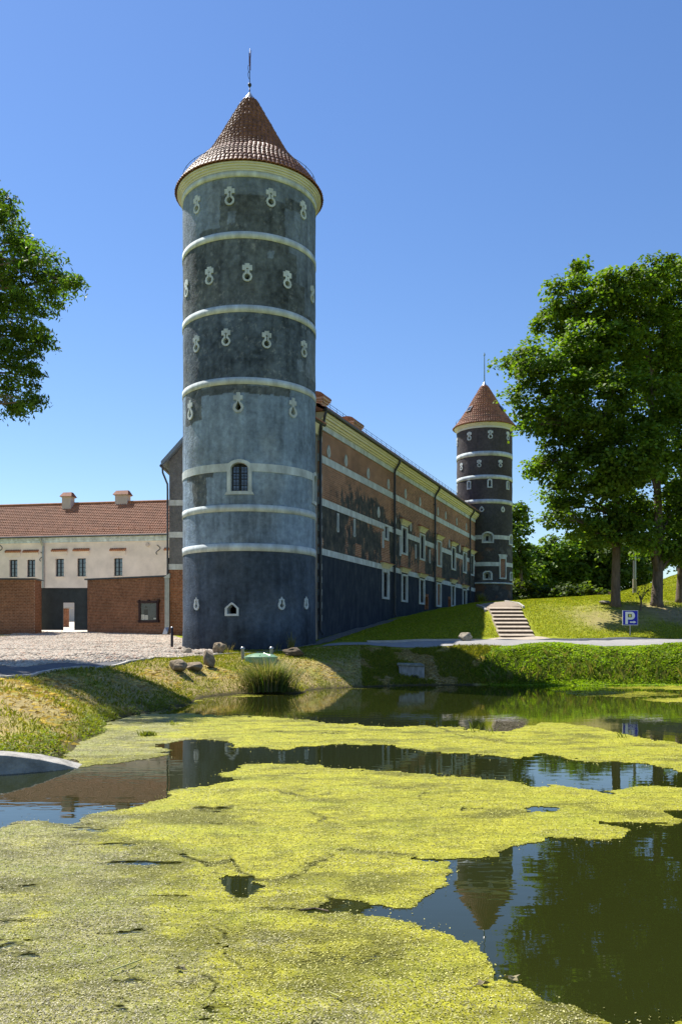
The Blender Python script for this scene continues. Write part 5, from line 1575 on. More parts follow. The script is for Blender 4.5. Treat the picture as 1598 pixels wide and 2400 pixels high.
mb.build('landing_edging', M['kerb'], st)

# parking sign
zs = 42.0; sx = (1476 - CX) / F * zs
gz = float(H(sx, zs))
sg = thing('parking_sign', (sx, zs, gz), 'square blue parking sign with white P and arrow on a short post', 'sign')
pw = zs / F
def spx(x, y): return ((1400 + x / 7.919 - CX) * pw, EYE + (HY - (1420 + y / 7.919)) * pw)
def splate(pts, y0, y1, name, mtl, parent):
    mb = MB(); mb.prism([(spx(*p)[0], y0, spx(*p)[1]) for p in pts], (0, y1 - y0, 0)); return mb.build(name, mtl, parent)
pl_ = splate([(458, 84), (744, 84), (744, 358), (458, 358)], zs - 0.005, zs + 0.02, 'sign_plate', M['sign_white'], sg)
splate([(466, 92), (736, 92), (736, 350), (466, 350)], zs - 0.012, zs - 0.006, 'sign_face', M['sign_blue'], pl_)
out = [(508, 338), (508, 110), (620, 110)] + [(620 + 66 * math.sin(t), 182 - 72 * math.cos(t)) for t in np.linspace(0.15, math.pi - 0.15, 12)] + [(620, 254), (556, 254), (556, 338)]
mb = MB()
def quad(a, b, c, d, y=zs - 0.019): mb.prism([(spx(*p)[0], y, spx(*p)[1]) for p in (a, b, c, d)], (0, 0.006, 0))
quad((508, 110), (556, 110), (556, 338), (508, 338)); quad((556, 110), (620, 110), (620, 150), (556, 150)); quad((556, 214), (620, 214), (620, 254), (556, 254))
arc = np.linspace(0, math.pi, 11)
for k in range(10):
    t0, t1 = arc[k], arc[k + 1]
    quad((620 + 66 * math.sin(t0), 182 - 72 * math.cos(t0)), (620 + 66 * math.sin(t1), 182 - 72 * math.cos(t1)), (620 + 12 * math.sin(t1), 182 - 32 * math.cos(t1)), (620 + 12 * math.sin(t0), 182 - 32 * math.cos(t0)))
mb.build('letter_p', M['sign_white'], pl_)
mb = MB(); quad((594, 289), (660, 289), (660, 314), (594, 314)); mb.prism([(spx(*p)[0], zs - 0.019, spx(*p)[1]) for p in ((660, 276), (712, 302), (660, 326))], (0, 0.006, 0)); mb.build('arrow', M['sign_white'], pl_)
mb = MB(); quad((558, 152), (628, 152), (628, 212), (558, 212), zs - 0.0185); mb.build('sticker_border', M['frame'], pl_)
mb = MB(); quad((572, 160), (616, 160), (616, 204), (572, 204), zs - 0.0225); mb.build('sticker', M['sign_yellow'], pl_)
mb = MB(); mb.tube([(sx, zs + 0.035, gz - 0.3), (sx, zs + 0.035, EYE + (HY - 1432) * pw)], 0.03, 8); mb.build('post', M['galv'], sg)

# lamp post behind the trees
lz = 58.0; lx = (1486 - CX) / F * lz; lg = float(H(lx, lz))
lp = thing('lamp_post', (lx, lz, lg), 'slim pale grey lamp post standing between the tree trunks', 'lamp post')
mb = MB(); mb.tube([(lx, lz, lg - 0.2), (lx, lz, lg + 1.1), (lx, lz, lg + 7.5)], [0.13, 0.11, 0.07], 10); mb.build('pole', M['galv'], lp)
mb = MB(); mb.tube([(lx, lz, lg - 0.1), (lx, lz, lg + 1.0)], 0.14, 10); mb.build('sleeve', M['postwood'], lp)
mb = MB(); mb.tube([(lx, lz, lg + 7.45), (lx - 0.5, lz - 0.3, lg + 7.8)], [0.05, 0.04], 6); mb.box(lx - 1.0, lx - 0.45, lz - 0.45, lz - 0.2, lg + 7.76, lg + 7.88); mb.build('lamp_head', M['galv'], lp)

# bollard
bx, by = (403.5 - CX) / F * 38.2, 38.2; bz = float(H(bx, by))
bo = thing('bollard', (bx, by, bz), 'black cylindrical bollard with pale cap on the cobbles beside the tower', 'bollard')
mb = MB(); mb.lathe([(0.06, bz - 0.2), (0.06, bz + 0.86), (0.055, bz + 0.90)], (bx, by), 16); mb.build('post', M['blackpost'], bo, True)
mb = MB(); mb.lathe([(0.062, bz + 0.885), (0.058, bz + 0.92), (0.03, bz + 0.945), (0.0, bz + 0.95)], (bx, by), 16); mb.build('cap', M['zinc'], bo, True)
mb = MB(); mb.box(bx - 0.075, bx - 0.035, by - 0.06, by + 0.02, bz + 0.60, bz + 0.64); mb.build('eyelet', M['zinc'], bo)

# boulders
def boulder(x, y, rx, ry, rz, label, seed, mtl='stone', sink=0.25, tilt=0.0):
    r = np.random.default_rng(seed)
    n, m = 40, 26
    th = np.linspace(0, 2 * np.pi, n, endpoint=False); ph = np.linspace(0.02, np.pi - 0.02, m)
    T_, P_ = np.meshgrid(th, ph, indexing='ij')
    dx, dy, dz = np.cos(T_) * np.sin(P_), np.sin(T_) * np.sin(P_), np.cos(P_)
    k = 1 + 0.5 * (fbm(dx * 1.7 + seed, dy * 1.7 + dz * 1.5, 5, seed) - 0.5) + 0.4 * (fbm(dz * 2.3 + seed * 3, dx * 2.3 - dy, 5, seed + 5) - 0.5)
    # a few flat facets
    for q in range(7):
        nrm = r.normal(size=3); nrm /= np.linalg.norm(nrm); lim = 0.62 + 0.25 * r.random()
        dpt = dx * nrm[0] + dy * nrm[1] + dz * nrm[2]
        k = np.where(dpt * k > lim, lim / np.maximum(dpt, 1e-3), k)
    gz_ = float(H(x, y))
    X = dx * k * rx; Y = dy * k * ry; Z = dz * k * rz
    X = X + Z * math.sin(tilt)
    V = np.stack([X, Y, Z + rz * (1 - sink)], -1).reshape(-1, 3) + np.array([x, y, gz_])
    idx = np.arange(n * m).reshape(n, m); nx = np.roll(idx, -1, 0)
    Fq = np.stack([idx[:, :-1], nx[:, :-1], nx[:, 1:], idx[:, 1:]], -1).reshape(-1, 4)
    o = np_mesh('boulder', V, Fq[:, ::-1], M[mtl], None, base=(x, y, gz_), smooth=True)
    return tag(o, label, 'boulder', 'boulders round the pond')
def atpx(x, y): return ground_at(x, y)
for x, y, rx, ry, rz, lab, sd, mt, sk, tl in (
    (418, 1574, 0.30, 0.28, 0.24, 'low rounded boulder, left of the flat pair on the bank', 1, 'stone', 0.3, 0),
    (457, 1572, 0.33, 0.32, 0.17, 'low flat-topped boulder between the rounded one and the upright stone', 2, 'stone', 0.2, 0),
    (490, 1564, 0.20, 0.2, 0.36, 'upright notched boulder on the bank before the tower', 3, 'stone', 0.25, -0.1),
    (437, 1531, 0.22, 0.2, 0.14, 'small tan boulder at the left foot of the tower by the bollard', 4, 'stone2', 0.3, 0),
    (421, 1524, 0.10, 0.1, 0.07, 'smallest reddish stone beside the bollard', 12, 'riser', 0.3, 0),
    (515, 1531, 0.30, 0.25, 0.26, 'dark half-buried boulder against the tower foot', 5, 'stone', 0.4, 0),
    (468, 1533, 0.22, 0.15, 0.06, 'thin flat stone lying at the cobble edge before the tower', 6, 'stone2', 0.3, 0),
    (1089, 1503, 0.30, 0.28, 0.21, 'round pale boulder on the kerb at the shadow edge of the lawn', 7, 'stone2', 0.2, 0),
    (1417, 1416, 0.3, 0.25, 0.12, 'small pale stone on the lawn left of the tree trunks', 9, 'stone2', 0.3, 0)):
    gx0, gy0 = atpx(x, y)
    boulder(gx0, gy0, rx, ry, rz, lab, sd, mt, sk, tl)

# tank lid and its two posts
lx0, ly0 = ground_at(612, 1549); lz0 = float(H(lx0, ly0))
lid = thing('tank_lid', (lx0, ly0, lz0), 'domed green plastic tank lid between two short posts on the bank', 'tank lid')
mb = MB(); mb.lathe([(0.60, lz0 - 0.25), (0.60, lz0 + 0.10), (0.63, lz0 + 0.10), (0.63, lz0 + 0.16), (0.57, lz0 + 0.17)], (lx0, ly0), 32); mb.build('rim', M['green_plastic'], lid, False)
mb = MB(); mb.lathe([(0.58, lz0 + 0.165), (0.5, lz0 + 0.21), (0.3, lz0 + 0.27), (0.12, lz0 + 0.29), (0.0, lz0 + 0.295)], (lx0, ly0), 32); mb.build('dome', M['green_plastic'], lid, True)
mb = MB()
for k in range(8):
    t = k * math.pi / 4
    mb.tube([(lx0 + 0.15 * math.cos(t), ly0 + 0.15 * math.sin(t), lz0 + 0.288), (lx0 + 0.52 * math.cos(t), ly0 + 0.52 * math.sin(t), lz0 + 0.205)], 0.016, 5)
mb.build('rib', M['green_plastic'], lid)
for x, lab in ((569, 'short grey post with round cap, left of the green lid'), (636.5, 'short grey post with round cap, right of the green lid')):
    px0, py0 = ground_at(x, 1546); pz0 = float(H(px0, py0))
    pt_ = thing('marker_post', (px0, py0, pz0), lab, 'post', 'posts beside the tank lid')
    mb = MB(); mb.tube([(px0, py0, pz0 - 0.2), (px0, py0, pz0 + 0.42)], 0.06, 10); mb.build('shaft', M['postwood'], pt_)
    mb = MB(); mb.lathe([(0.085, pz0 + 0.40), (0.085, pz0 + 0.44), (0.05, pz0 + 0.48), (0.0, pz0 + 0.49)], (px0, py0), 12); mb.build('cap', M['galv'], pt_, True)

# culvert block in the far bank
cx0, cy0 = ground_at(966, 1590); cz0 = float(H(cx0, cy0))
cv = thing('culvert_headwall', (cx0, cy0, cz0), 'weathered concrete culvert headwall in the shaded bank', 'culvert')
mb = MB(); mb.hexa([(cx0 - 0.50, cy0 + 0.02, cz0 - 0.3), (cx0 + 0.45, cy0 + 0.02, cz0 - 0.3), (cx0 + 0.5, cy0 + 1.2, cz0 - 0.3), (cx0 - 0.5, cy0 + 1.2, cz0 - 0.3), (cx0 - 0.50, cy0 + 0.08, cz0 + 0.5), (cx0 + 0.48, cy0 + 0.08, cz0 + 0.46), (cx0 + 0.5, cy0 + 1.2, cz0 + 0.5), (cx0 - 0.5, cy0 + 1.2, cz0 + 0.5)]); mb.build('wall', plain('stained_concrete', (0.25, 0.25, 0.24), 0.95, 0.5, 2.5, bmp=0.6, stretch=(3, 3, 0.6)), cv, bevel=0.03)
mb = MB(); mb.hexa([(cx0 - 0.58, cy0 + 0.0, cz0 + 0.48), (cx0 + 0.50, cy0 + 0.02, cz0 + 0.44), (cx0 + 0.5, cy0 + 1.0, cz0 + 0.46), (cx0 - 0.56, cy0 + 1.0, cz0 + 0.46), (cx0 - 0.56, cy0 + 0.03, cz0 + 0.57), (cx0 + 0.46, cy0 + 0.05, cz0 + 0.51), (cx0 + 0.46, cy0 + 1.0, cz0 + 0.55), (cx0 - 0.52, cy0 + 1.0, cz0 + 0.57)]); mb.build('coping', plain('mossy_concrete', (0.20, 0.20, 0.15), 0.95, 0.5, 4.0, bmp=0.8), cv, bevel=0.03)
mb = MB(); mb.tube([(cx0 + 0.1, cy0 - 0.02, cz0 - 0.05), (cx0 + 0.1, cy0 + 0.2, cz0 - 0.05)], 0.16, 14); mb.build('pipe_mouth', M['frame'], cv)

# curved concrete wing wall at the left edge of the pond
wx = [-7.6, -6.6, -5.6, -4.9, -4.40, -4.05, -3.78, -3.55]
wy = [10.2, 10.75, 11.05, 11.15, 11.25, 11.45, 11.65, 11.8]
wt = [0.42, 0.36, 0.31, 0.285, 0.25, 0.17, 0.07, -0.03]
mb = MB(); n = len(wx)
for i in range(n):
    ww = 0.30 + (0.06 if i > 4 else 0)
    mb.v += [(wx[i], wy[i], -0.7), (wx[i], wy[i], wt[i]), (wx[i] - 0.08, wy[i] + ww, wt[i] + 0.02), (wx[i] - 0.08, wy[i] + ww, -0.7)]
for i in range(n - 1):
    k = 4 * i
    for p in range(3): mb.f.append((k + p, k + 4 + p, k + 5 + p, k + 1 + p))
mb.f.append((4 * n - 4, 4 * n - 3, 4 * n - 2, 4 * n - 1)); mb.f.append((3, 2, 1, 0))
mb.top('concrete_wing_wall', M['concrete'], 'curved concrete wing wall sloping into the pond at the left', 'retaining wall', bevel=0.015)

# ================================================================== VEGETATION
def leaf_mesh(P, size, aspect, up_bias, r, outward=None, droop=0.0):
    """one folded leaf (two quads would be heavier: a kite) per point"""
    n = len(P)
    nrm = r.normal(size=(n, 3)); nrm /= np.linalg.norm(nrm, axis=1)[:, None]
    nrm[:, 2] = np.abs(nrm[:, 2])
    nrm += np.array([0, 0, up_bias])
    if outward is not None: nrm += outward * 0.5
    nrm /= np.linalg.norm(nrm, axis=1)[:, None]
    t = r.normal(size=(n, 3)); t[:, 2] -= droop
    t -= nrm * (t * nrm).sum(1)[:, None]; t /= np.linalg.norm(t, axis=1)[:, None]
    b = np.cross(nrm, t)
    s = size * r.uniform(0.65, 1.3, n)[:, None]
    w = s * aspect
    V = np.stack([P - t * s * 0.5, P + b * w * 0.5 + t * s * 0.05 , P + t * s * 0.5 - nrm * s * 0.12, P - b * w * 0.5 + t * s * 0.05], 1)
    return V.reshape(-1, 3), np.arange(4 * n).reshape(n, 4)

def clumps(lobes, dens, leaf_per, crad, r, shell=0.62):
    """points of leaf clumps through ellipsoidal lobes (x,y,z,r)"""
    pts = []; outs = []
    for x, y, z, R in lobes:
        k = max(6, int(dens * R * R))
        d = r.normal(size=(k, 3)); d /= np.linalg.norm(d, axis=1)[:, None]
        rad = R * (shell + (1.05 - shell) * r.random(k) ** 0.7)
        c = np.array([x, y, z]) + d * rad[:, None] * np.array([1, 1, 0.88])
        m = leaf_per
        cr = crad * r.uniform(0.55, 1.25, k)
        g = np.clip(r.normal(size=(k, m, 3)), -1.7, 1.7) * cr[:, None, None] * np.array([0.62, 0.62, 0.30])
        g[:, :, 2] -= 0.22 * (g[:, :, 0] ** 2 + g[:, :, 1] ** 2) / cr[:, None]
        pts.append((c[:, None] + g).reshape(-1, 3)); outs.append(np.repeat(d, m, 0))
    return np.concatenate(pts), np.concatenate(outs)

def limb(mb, a, b, r0, r1, r, n=7, sag=0.12):
    a = np.array(a, float); b = np.array(b, float); L = np.linalg.norm(b - a)
    pts = []; k = 7
    off = np.array([r.uniform(-1, 1), r.uniform(-1, 1), 0]) * L * 0.07
    for i in range(k):
        t = i / (k - 1)
        p = a + (b - a) * t + off * math.sin(t * math.pi) + np.array([0, 0, L * sag * math.sin(t * math.pi)])
        pts.append(tuple(p))
    mb.tube(pts, list(np.linspace(r0, r1, k)), n)
    return pts

def tree(name, label, base, lobes, leaf, aspect, tone, trunk_r, seed, group, dens=16, per=55, crad=0.5, up=0.5, twig=True, trunk_top=None, cat='tree', droop=0.3, mat='leaf', shell=0.62):
    r = np.random.default_rng(seed)
    bz_ = float(H(base[0], base[1]))
    t = thing(name, (base[0], base[1], bz_), label, cat, group)
    L = np.array(lobes, float)
    top = L[np.argmax(L[:, 2] + L[:, 3])]
    cen = L[:, :3].mean(0)
    mb = MB(); k = 9
    tip = np.array([cen[0] * 0.7 + top[0] * 0.3, cen[1], top[2]]) if trunk_top is None else np.array(trunk_top)
    pts = []; rad = []
    for i in range(k):
        f = i / (k - 1)
        bx_ = base[0] + (tip[0] - base[0]) * f ** 1.8 + 0.10 * math.sin(f * 7 + seed); by_ = base[1] + (tip[1] - base[1]) * f ** 1.8 + 0.08 * math.cos(f * 6 + seed)
        pts.append((bx_, by_, bz_ - 0.2 + (tip[2] - bz_) * f)); rad.append(trunk_r * (1 - f) ** 0.8 + 0.03 + (0.5 * trunk_r if i == 0 else 0))
    pts.insert(1, (pts[0][0] * 0.9 + pts[1][0] * 0.1, pts[0][1] * 0.9 + pts[1][1] * 0.1, bz_ + 0.25)); rad.insert(1, trunk_r * 1.18)
    mb.tube(pts, rad, 12)
    tr = mb.build('trunk', M['bark'], t, True)
    if twig:
        mb = MB(); P_ = np.array(pts)
        for x, y, z, R in lobes:
            dz = np.clip(z - 0.55 * math.hypot(x - cen[0], y - cen[1]) - 0.4, bz_ + 1.8, tip[2] - 0.3)
            i = int(np.argmin(np.abs(P_[:, 2] - dz))); i = max(2, min(i, len(pts) - 2))
            lp_ = limb(mb, pts[i], (x, y, z), max(0.03, rad[i] * 0.45), 0.02, r)
            for q in range(3):
                d = r.normal(size=3); d /= np.linalg.norm(d); d[2] = abs(d[2]) * 0.6
                limb(mb, lp_[r.integers(3, 6)], tuple(np.array((x, y, z)) + d * R * 0.85), 0.025, 0.008, r, 4)
        tag(mb.build('branches', M['bark'], t, True), kind='stuff')
    P, O = clumps(lobes, dens, per, crad, r, shell)
    V, Fq = leaf_mesh(P, leaf, aspect, up, r, O, droop)
    base_c = np.array(tone)
    k1 = r.uniform(0.7, 1.3, len(P)); hue = r.uniform(-1, 1, len(P))
    kc = np.repeat(r.uniform(0.72, 1.35, max(1, len(P) // per + 1)), per)[:len(P)]
    k1 = k1 * kc
    C = base_c[None] * k1[:, None] * (1 + np.stack([hue * 0.18, hue * 0.04, -hue * 0.2], -1))
    np_mesh('crown', V, Fq, M[mat], t, col=np.repeat(C, 4, 0))
    return t

def lobes_px(L, z, spread, seed):
    r = np.random.default_rng(seed); out = []
    for x, y, rp in L:
        zz = z + r.uniform(-1, 1) * spread
        out.append(((x - CX) / F * zz, zz, EYE + (HY - y) / F * zz, rp * 0.93 / F * zz))
    return out
GRN = (0.116, 0.186, 0.022)
zt = 47.0
def tbase(x, y, z): return ((x - CX) / F * z, z)
L1 = [(1330, 690, 62), (1300, 760, 55), (1245, 850, 60), (1205, 845, 34), (1330, 860, 85), (1400, 700, 75), (1345, 620, 28), (1240, 935, 52), (1320, 960, 78), (1400, 940, 95), (1300, 1095, 50), (1262, 1088, 26), (1380, 1100, 80), (1335, 1195, 45), (1300, 1215, 26), (1410, 1195, 70), (1440, 1080, 90), (1430, 820, 90), (1252, 995, 24), (1380, 800, 70), (1290, 1010, 40), (1395, 1250, 38), (1455, 1240, 45), (1350, 1238, 28), (1310, 1155, 40), (1350, 1050, 60)]
L2 = [(1495, 670, 70), (1540, 640, 45), (1555, 700, 70), (1450, 660, 45), (1510, 790, 90), (1575, 840, 85), (1515, 930, 95), (1490, 1070, 95), (1575, 1020, 85), (1540, 1160, 80), (1470, 1190, 55), (1500, 1250, 48), (1560, 1255, 46), (1525, 1285, 34), (1585, 1290, 34), (1600, 1190, 60), (1540, 880, 80)]
L3 = [(1640, 660, 85), (1600, 640, 45), (1660, 800, 110), (1640, 960, 105), (1655, 1110, 100), (1620, 1210, 60), (1690, 1240, 70), (1735, 900, 90), (1740, 740, 80), (1600, 1300, 25)]
tree('maple_tree', 'leafy maple with the leftmost trunk of the group above the parking sign', tbase(1446, 1421, 47), lobes_px(L1, 47.0, 2.6, 1), 0.205, 0.85, GRN, 0.23, 11, 'maples on the mound', 17, 70, 0.58, shell=0.55, trunk_top=((1420 - CX) / F * 47, 47, 17.0))
tree('maple_tree', 'leafy maple with the middle trunk, right of the lamp post', tbase(1541, 1418, 47), lobes_px(L2, 47.4, 2.6, 2), 0.205, 0.85, GRN, 0.27, 12, 'maples on the mound', 17, 70, 0.58, trunk_top=((1530 - CX) / F * 47, 47.5, 18.5))
tree('maple_tree', 'leafy maple with its trunk at the right edge of the picture', tbase(1592, 1414, 48.7), lobes_px(L3, 49.5, 2.6, 3), 0.23, 0.85, GRN, 0.22, 13, 'maples on the mound', 14, 55, 0.56, trunk_top=((1625 - CX) / F * 48.7, 49, 19.0))

# background trees, right of the far tower
BG = [
    ((1225, 1180), [(1205, 1190, 24), (1222, 1215, 20), (1200, 1250, 34), (1212, 1290, 30), (1195, 1320, 40)], 88, 'slender tree rising just behind the far tower on its right', 0.055),
    ((1252, 1400), [(1240, 1310, 42), (1225, 1340, 40), (1265, 1345, 45), (1240, 1385, 38), (1270, 1300, 26)], 92, 'bushy tree beside the far tower, first of the tree line', 0.06),
    ((1310, 1400), [(1310, 1290, 45), (1290, 1330, 45), (1335, 1330, 48), (1310, 1370, 48), (1345, 1290, 34)], 95, 'round-crowned tree in the tree line left of the maple trunks', 0.062),
    ((1365, 1400), [(1370, 1275, 45), (1395, 1310, 50), (1355, 1325, 45), (1380, 1360, 45)], 97, 'tall tree of the tree line just left of the first maple trunk', 0.052),
    ((1440, 1400), [(1425, 1290, 48), (1460, 1310, 50), (1430, 1345, 45), (1480, 1350, 40), (1410, 1380, 30)], 96, 'dark tree of the tree line behind the first maple trunk', 0.045),
    ((1530, 1370), [(1520, 1300, 45), (1555, 1290, 40), (1500, 1340, 34)], 100, 'tree of the tree line behind the second maple trunk', 0.05),
    ((1640, 1330), [(1650, 1270, 60), (1610, 1310, 32), (1700, 1290, 60)], 100, 'tree on the hill at the right edge behind the maples', 0.05)]
for k, (b, L, z, lab, g) in enumerate(BG):
    zz = z
    tree('deciduous_tree', lab, ((b[0] - CX) / F * zz, zz), lobes_px(L, zz, 2.0, 30 + k), 0.42, 0.85, (g * 2.0, g * 3.2, 0.03), 0.2, 40 + k, 'trees of the background line', 9, 50, 0.85)
# low bushes under the tree line
for k, (x, y, z, rp, lab) in enumerate(((1215, 1385, 84, 34, 'dark bush at the right foot of the far tower'), (1265, 1392, 84, 30, 'low bush left of the two others under the tree line'), (1330, 1392, 82, 32, 'low bush in the middle under the tree line'), (1395, 1388, 80, 30, 'low bush right of the two others under the tree line'), (1424, 1408, 56, 14, 'small pale bush at the foot of the first maple'))):
    X = (x - CX) / F * z
    lb_ = [((x + dx - CX) / F * z, z + dz, EYE + (HY - y + dy) / F * z, rp * s / F * z) for dx, dy, dz, s in ((0, 0, 0, 1), (-rp * 0.6, -6, 0.5, 0.7), (rp * 0.6, -5, -0.3, 0.75), (0, -rp * 0.5, 0.4, 0.8))]
    tree('bush', lab, (X, z), lb_, 0.22 if k == 4 else 0.36, 0.8, (0.075, 0.11, 0.02) if k < 4 else (0.16, 0.19, 0.05), 0.06, 60 + k, 'bushes under the trees', 9 if k < 4 else 60, 40, 0.6 if k < 4 else 0.25, cat='bush')

# overhanging tree at the left
LL = [(10, 470, 26), (0, 505, 34), (35, 545, 36), (15, 590, 50), (75, 610, 44), (115, 625, 36), (145, 665, 30), (168, 660, 16), (70, 670, 55), (120, 700, 36), (20, 690, 60), (50, 745, 48), (15, 790, 50), (75, 790, 38), (100, 800, 24), (60, 845, 40), (20, 860, 45), (70, 880, 30), (45, 915, 34), (75, 940, 22), (40, 955, 18), (60, 570, 22),
      (-90, 640, 110), (-80, 480, 90), (-120, 800, 110), (-60, 900, 60), (-230, 560, 120), (-260, 740, 130), (-200, 420, 110), (-350, 650, 130), (-180, 920, 80)]
tree('ash_tree', 'feathery ash branches hanging into the picture from the left', (-15.2, 27.5), lobes_px(LL, 27.0, 1.8, 5), 0.17, 0.34, (0.080, 0.140, 0.020), 0.3, 15, 'trees by the pond', 44, 60, 0.34, up=0.1, droop=0.6, trunk_top=(-14.5, 27.3, 16.5))

# bare sapling beside the maple
sx0, sy0 = (1500 - CX) / F * 46.0, 46.0; sz0 = float(H(sx0, sy0))
sp = thing('sapling', (sx0, sy0, sz0), 'nearly bare leaning sapling between the first and second maple trunks', 'sapling')
mb = MB(); r = np.random.default_rng(77)
mb.tube([(sx0, sy0, sz0 - 0.1), (sx0 + 0.05, sy0, sz0 + 0.4), (sx0 - 0.02, sy0, sz0 + 0.8)], [0.05, 0.04, 0.03], 6)
for a, b, c in ((0.75, 0.95, 1.0), (0.55, 0.6, 0.9), (-0.2, 0.0, 1.1), (0.35, -0.2, 1.2)): limb(mb, (sx0, sy0, sz0 + 0.35 + 0.2 * r.random()), (sx0 + a, sy0 + b * 0.3, sz0 + c + 0.3), 0.025, 0.007, r, 5, 0.1)
mb.build('stem', M['bark'], sp)
P = np.array([sx0 + 0.3, sy0, sz0 + 0.9]) + r.normal(size=(140, 3)) * np.array([0.35, 0.25, 0.35])
V, Fq = leaf_mesh(P, 0.11, 0.7, 0.3, r); np_mesh('leaves', V, Fq, M['leaf'], sp, col=np.tile((0.10, 0.10, 0.03), (len(V), 1)))

# ---- grass and weeds (stuff)
def blades(name, X, Y, hgt, wid, lean, tones, seed, parent=None, z=None, bend=0.35):
    r = np.random.default_rng(seed); n = len(X)
    zz = H(X, Y) if z is None else z
    a = r.uniform(0, 2 * np.pi, n); h = hgt * r.uniform(0.5, 1.35, n); w = wid * r.uniform(0.7, 1.3, n)
    la = r.uniform(0, 2 * np.pi, n); ll = lean * r.random(n) * h
    dx, dy = np.cos(a) * w / 2, np.sin(a) * w / 2
    lx_, ly_ = np.cos(la) * ll, np.sin(la) * ll
    z0 = zz - 0.02
    V = np.stack([np.stack([X - dx, Y - dy, z0], -1), np.stack([X + dx, Y + dy, z0], -1),
                  np.stack([X + lx_ * bend + dx * 0.6, Y + ly_ * bend + dy * 0.6, z0 + h * 0.55], -1), np.stack([X + lx_, Y + ly_, z0 + h * (1 - 0.35 * ll / np.maximum(h, 1e-3))], -1)], 1)
    Fq = np.arange(4 * n).reshape(n, 4)
    T_ = np.array(tones); k = r.integers(0, len(T_), n)
    C = T_[k] * r.uniform(0.7, 1.3, n)[:, None]
    o = np_mesh(name, V.reshape(-1, 3), Fq, M['grass'], parent, col=np.repeat(C, 4, 0))
    return o

def scatter(n, x0, x1, y0, y1, fn, seed):
    r = np.random.default_rng(seed)
    X = r.uniform(x0, x1, n); Y = r.uniform(y0, y1, n)
    m = fn(X, Y)
    return X[m], Y[m]
tower_clear = lambda X, Y: np.hypot(X - TW.c[0], Y - TW.c[1]) > 3.1
lane_poly = lane_front + lane_back[::-1]
yard_poly = yard_front + yard_back[::-1]
def bank_l(X, Y):
    z = H(X, Y)
    return (z > 0.03) & ~in_poly(X, Y, lane_poly) & ~in_poly(X, Y, yard_poly) & tower_clear(X, Y) & (X / Y > -0.85) & (X / Y < 0.08) & (X < 1.2) & ~((Y > 35.9) & (X > -1.2))
GREEN = [(0.16, 0.20, 0.015), (0.21, 0.23, 0.02), (0.26, 0.25, 0.03), (0.13, 0.17, 0.015)]
HAY = [(0.42, 0.33, 0.15), (0.34, 0.26, 0.11), (0.48, 0.40, 0.22), (0.27, 0.20, 0.09)]
X, Y = scatter(215000, -16, 1.2, 9.5, 37, bank_l, 101)
n = fbm(X * 0.9, Y * 0.9, 4, 90); z = H(X, Y)
g = (n + 0.30 * sstep(0.5, 0.1, z) + 0.25 * sstep(0.75, 1.05, z) + 0.15 * sstep(20, 26, Y) * (X < -3) > 0.55 + rng.uniform(-0.12, 0.12, len(X)))
tag(blades('bank_grass', X[g], Y[g], 0.10, 0.016, 0.9, GREEN, 102), 'green tufts of grass on the left bank of the pond', 'grass', kind='stuff')
h = ~g & (rng.random(len(X)) < 0.75)
tag(blades('mown_hay', X[h], Y[h], 0.075, 0.014, 2.6, HAY, 103), 'dry mown hay lying on the left bank of the pond', 'hay', kind='stuff')
# shaded bank between tower and weeds
def bank_m(X, Y): return (H(X, Y) > 0.03) & (Y < 35.4) & (Y > 28)
X, Y = scatter(60000, 0.8, 6.6, 30, 35.6, bank_m, 104)
sel = fbm(X * 1.2, Y * 1.2, 3, 91) > 0.45
tag(blades('shaded_bank_grass', X[sel], Y[sel], 0.14, 0.02, 0.8, GREEN, 105), 'short grass on the shaded bank round the culvert', 'grass', kind='stuff')
tag(blades('shaded_bank_hay', X[~sel], Y[~sel], 0.07, 0.014, 2.4, HAY, 106), 'cut hay on the shaded bank round the culvert', 'hay', kind='stuff')
# lawn on the slope
def lawn(X, Y):
    u = (X - FR.O[0]) * FR.N[0] + (Y - FR.O[1]) * FR.N[1]
    return (u > 0.9) & (Y > 40.55) & ~((np.abs(X - 8.9) < 1.0) & (Y < 52)) & ~((Y < 42.1) & (X > 6.6) & (X < 10.6)) & tower_clear(X, Y)
X, Y = scatter(420000, -0.5, 34, 40.5, 72, lawn, 107)
dirt = sstep(1.0, 0.0, np.hypot((X - 17.0) / 7.0, (Y - 45.6) / 3.9) + (fbm(X * 0.55, Y * 0.55, 5, 3) - 0.5) * 1.2)
kp = rng.random(len(X)) > np.clip(dirt * 1.6, 0, 0.95)
X, Y = X[kp], Y[kp]
tag(blades('lawn_grass', X, Y, 0.10, 0.022, 1.0, [(0.25, 0.32, 0.012), (0.30, 0.34, 0.016), (0.38, 0.37, 0.05), (0.20, 0.27, 0.012)], 108), 'short lawn grass on the slope below the brick wing', 'grass', kind='stuff')
# left verge beside the brick wall
X, Y = scatter(20000, -30, -20.5, 46, 56, lambda X, Y: (X < -20.3 - (56 - Y) * 0.35) & (Y < 55.4), 109)
tag(blades('verge_grass', X, Y, 0.10, 0.03, 0.8, GREEN, 110), 'triangle of grass below the left brick wall', 'grass', kind='stuff')
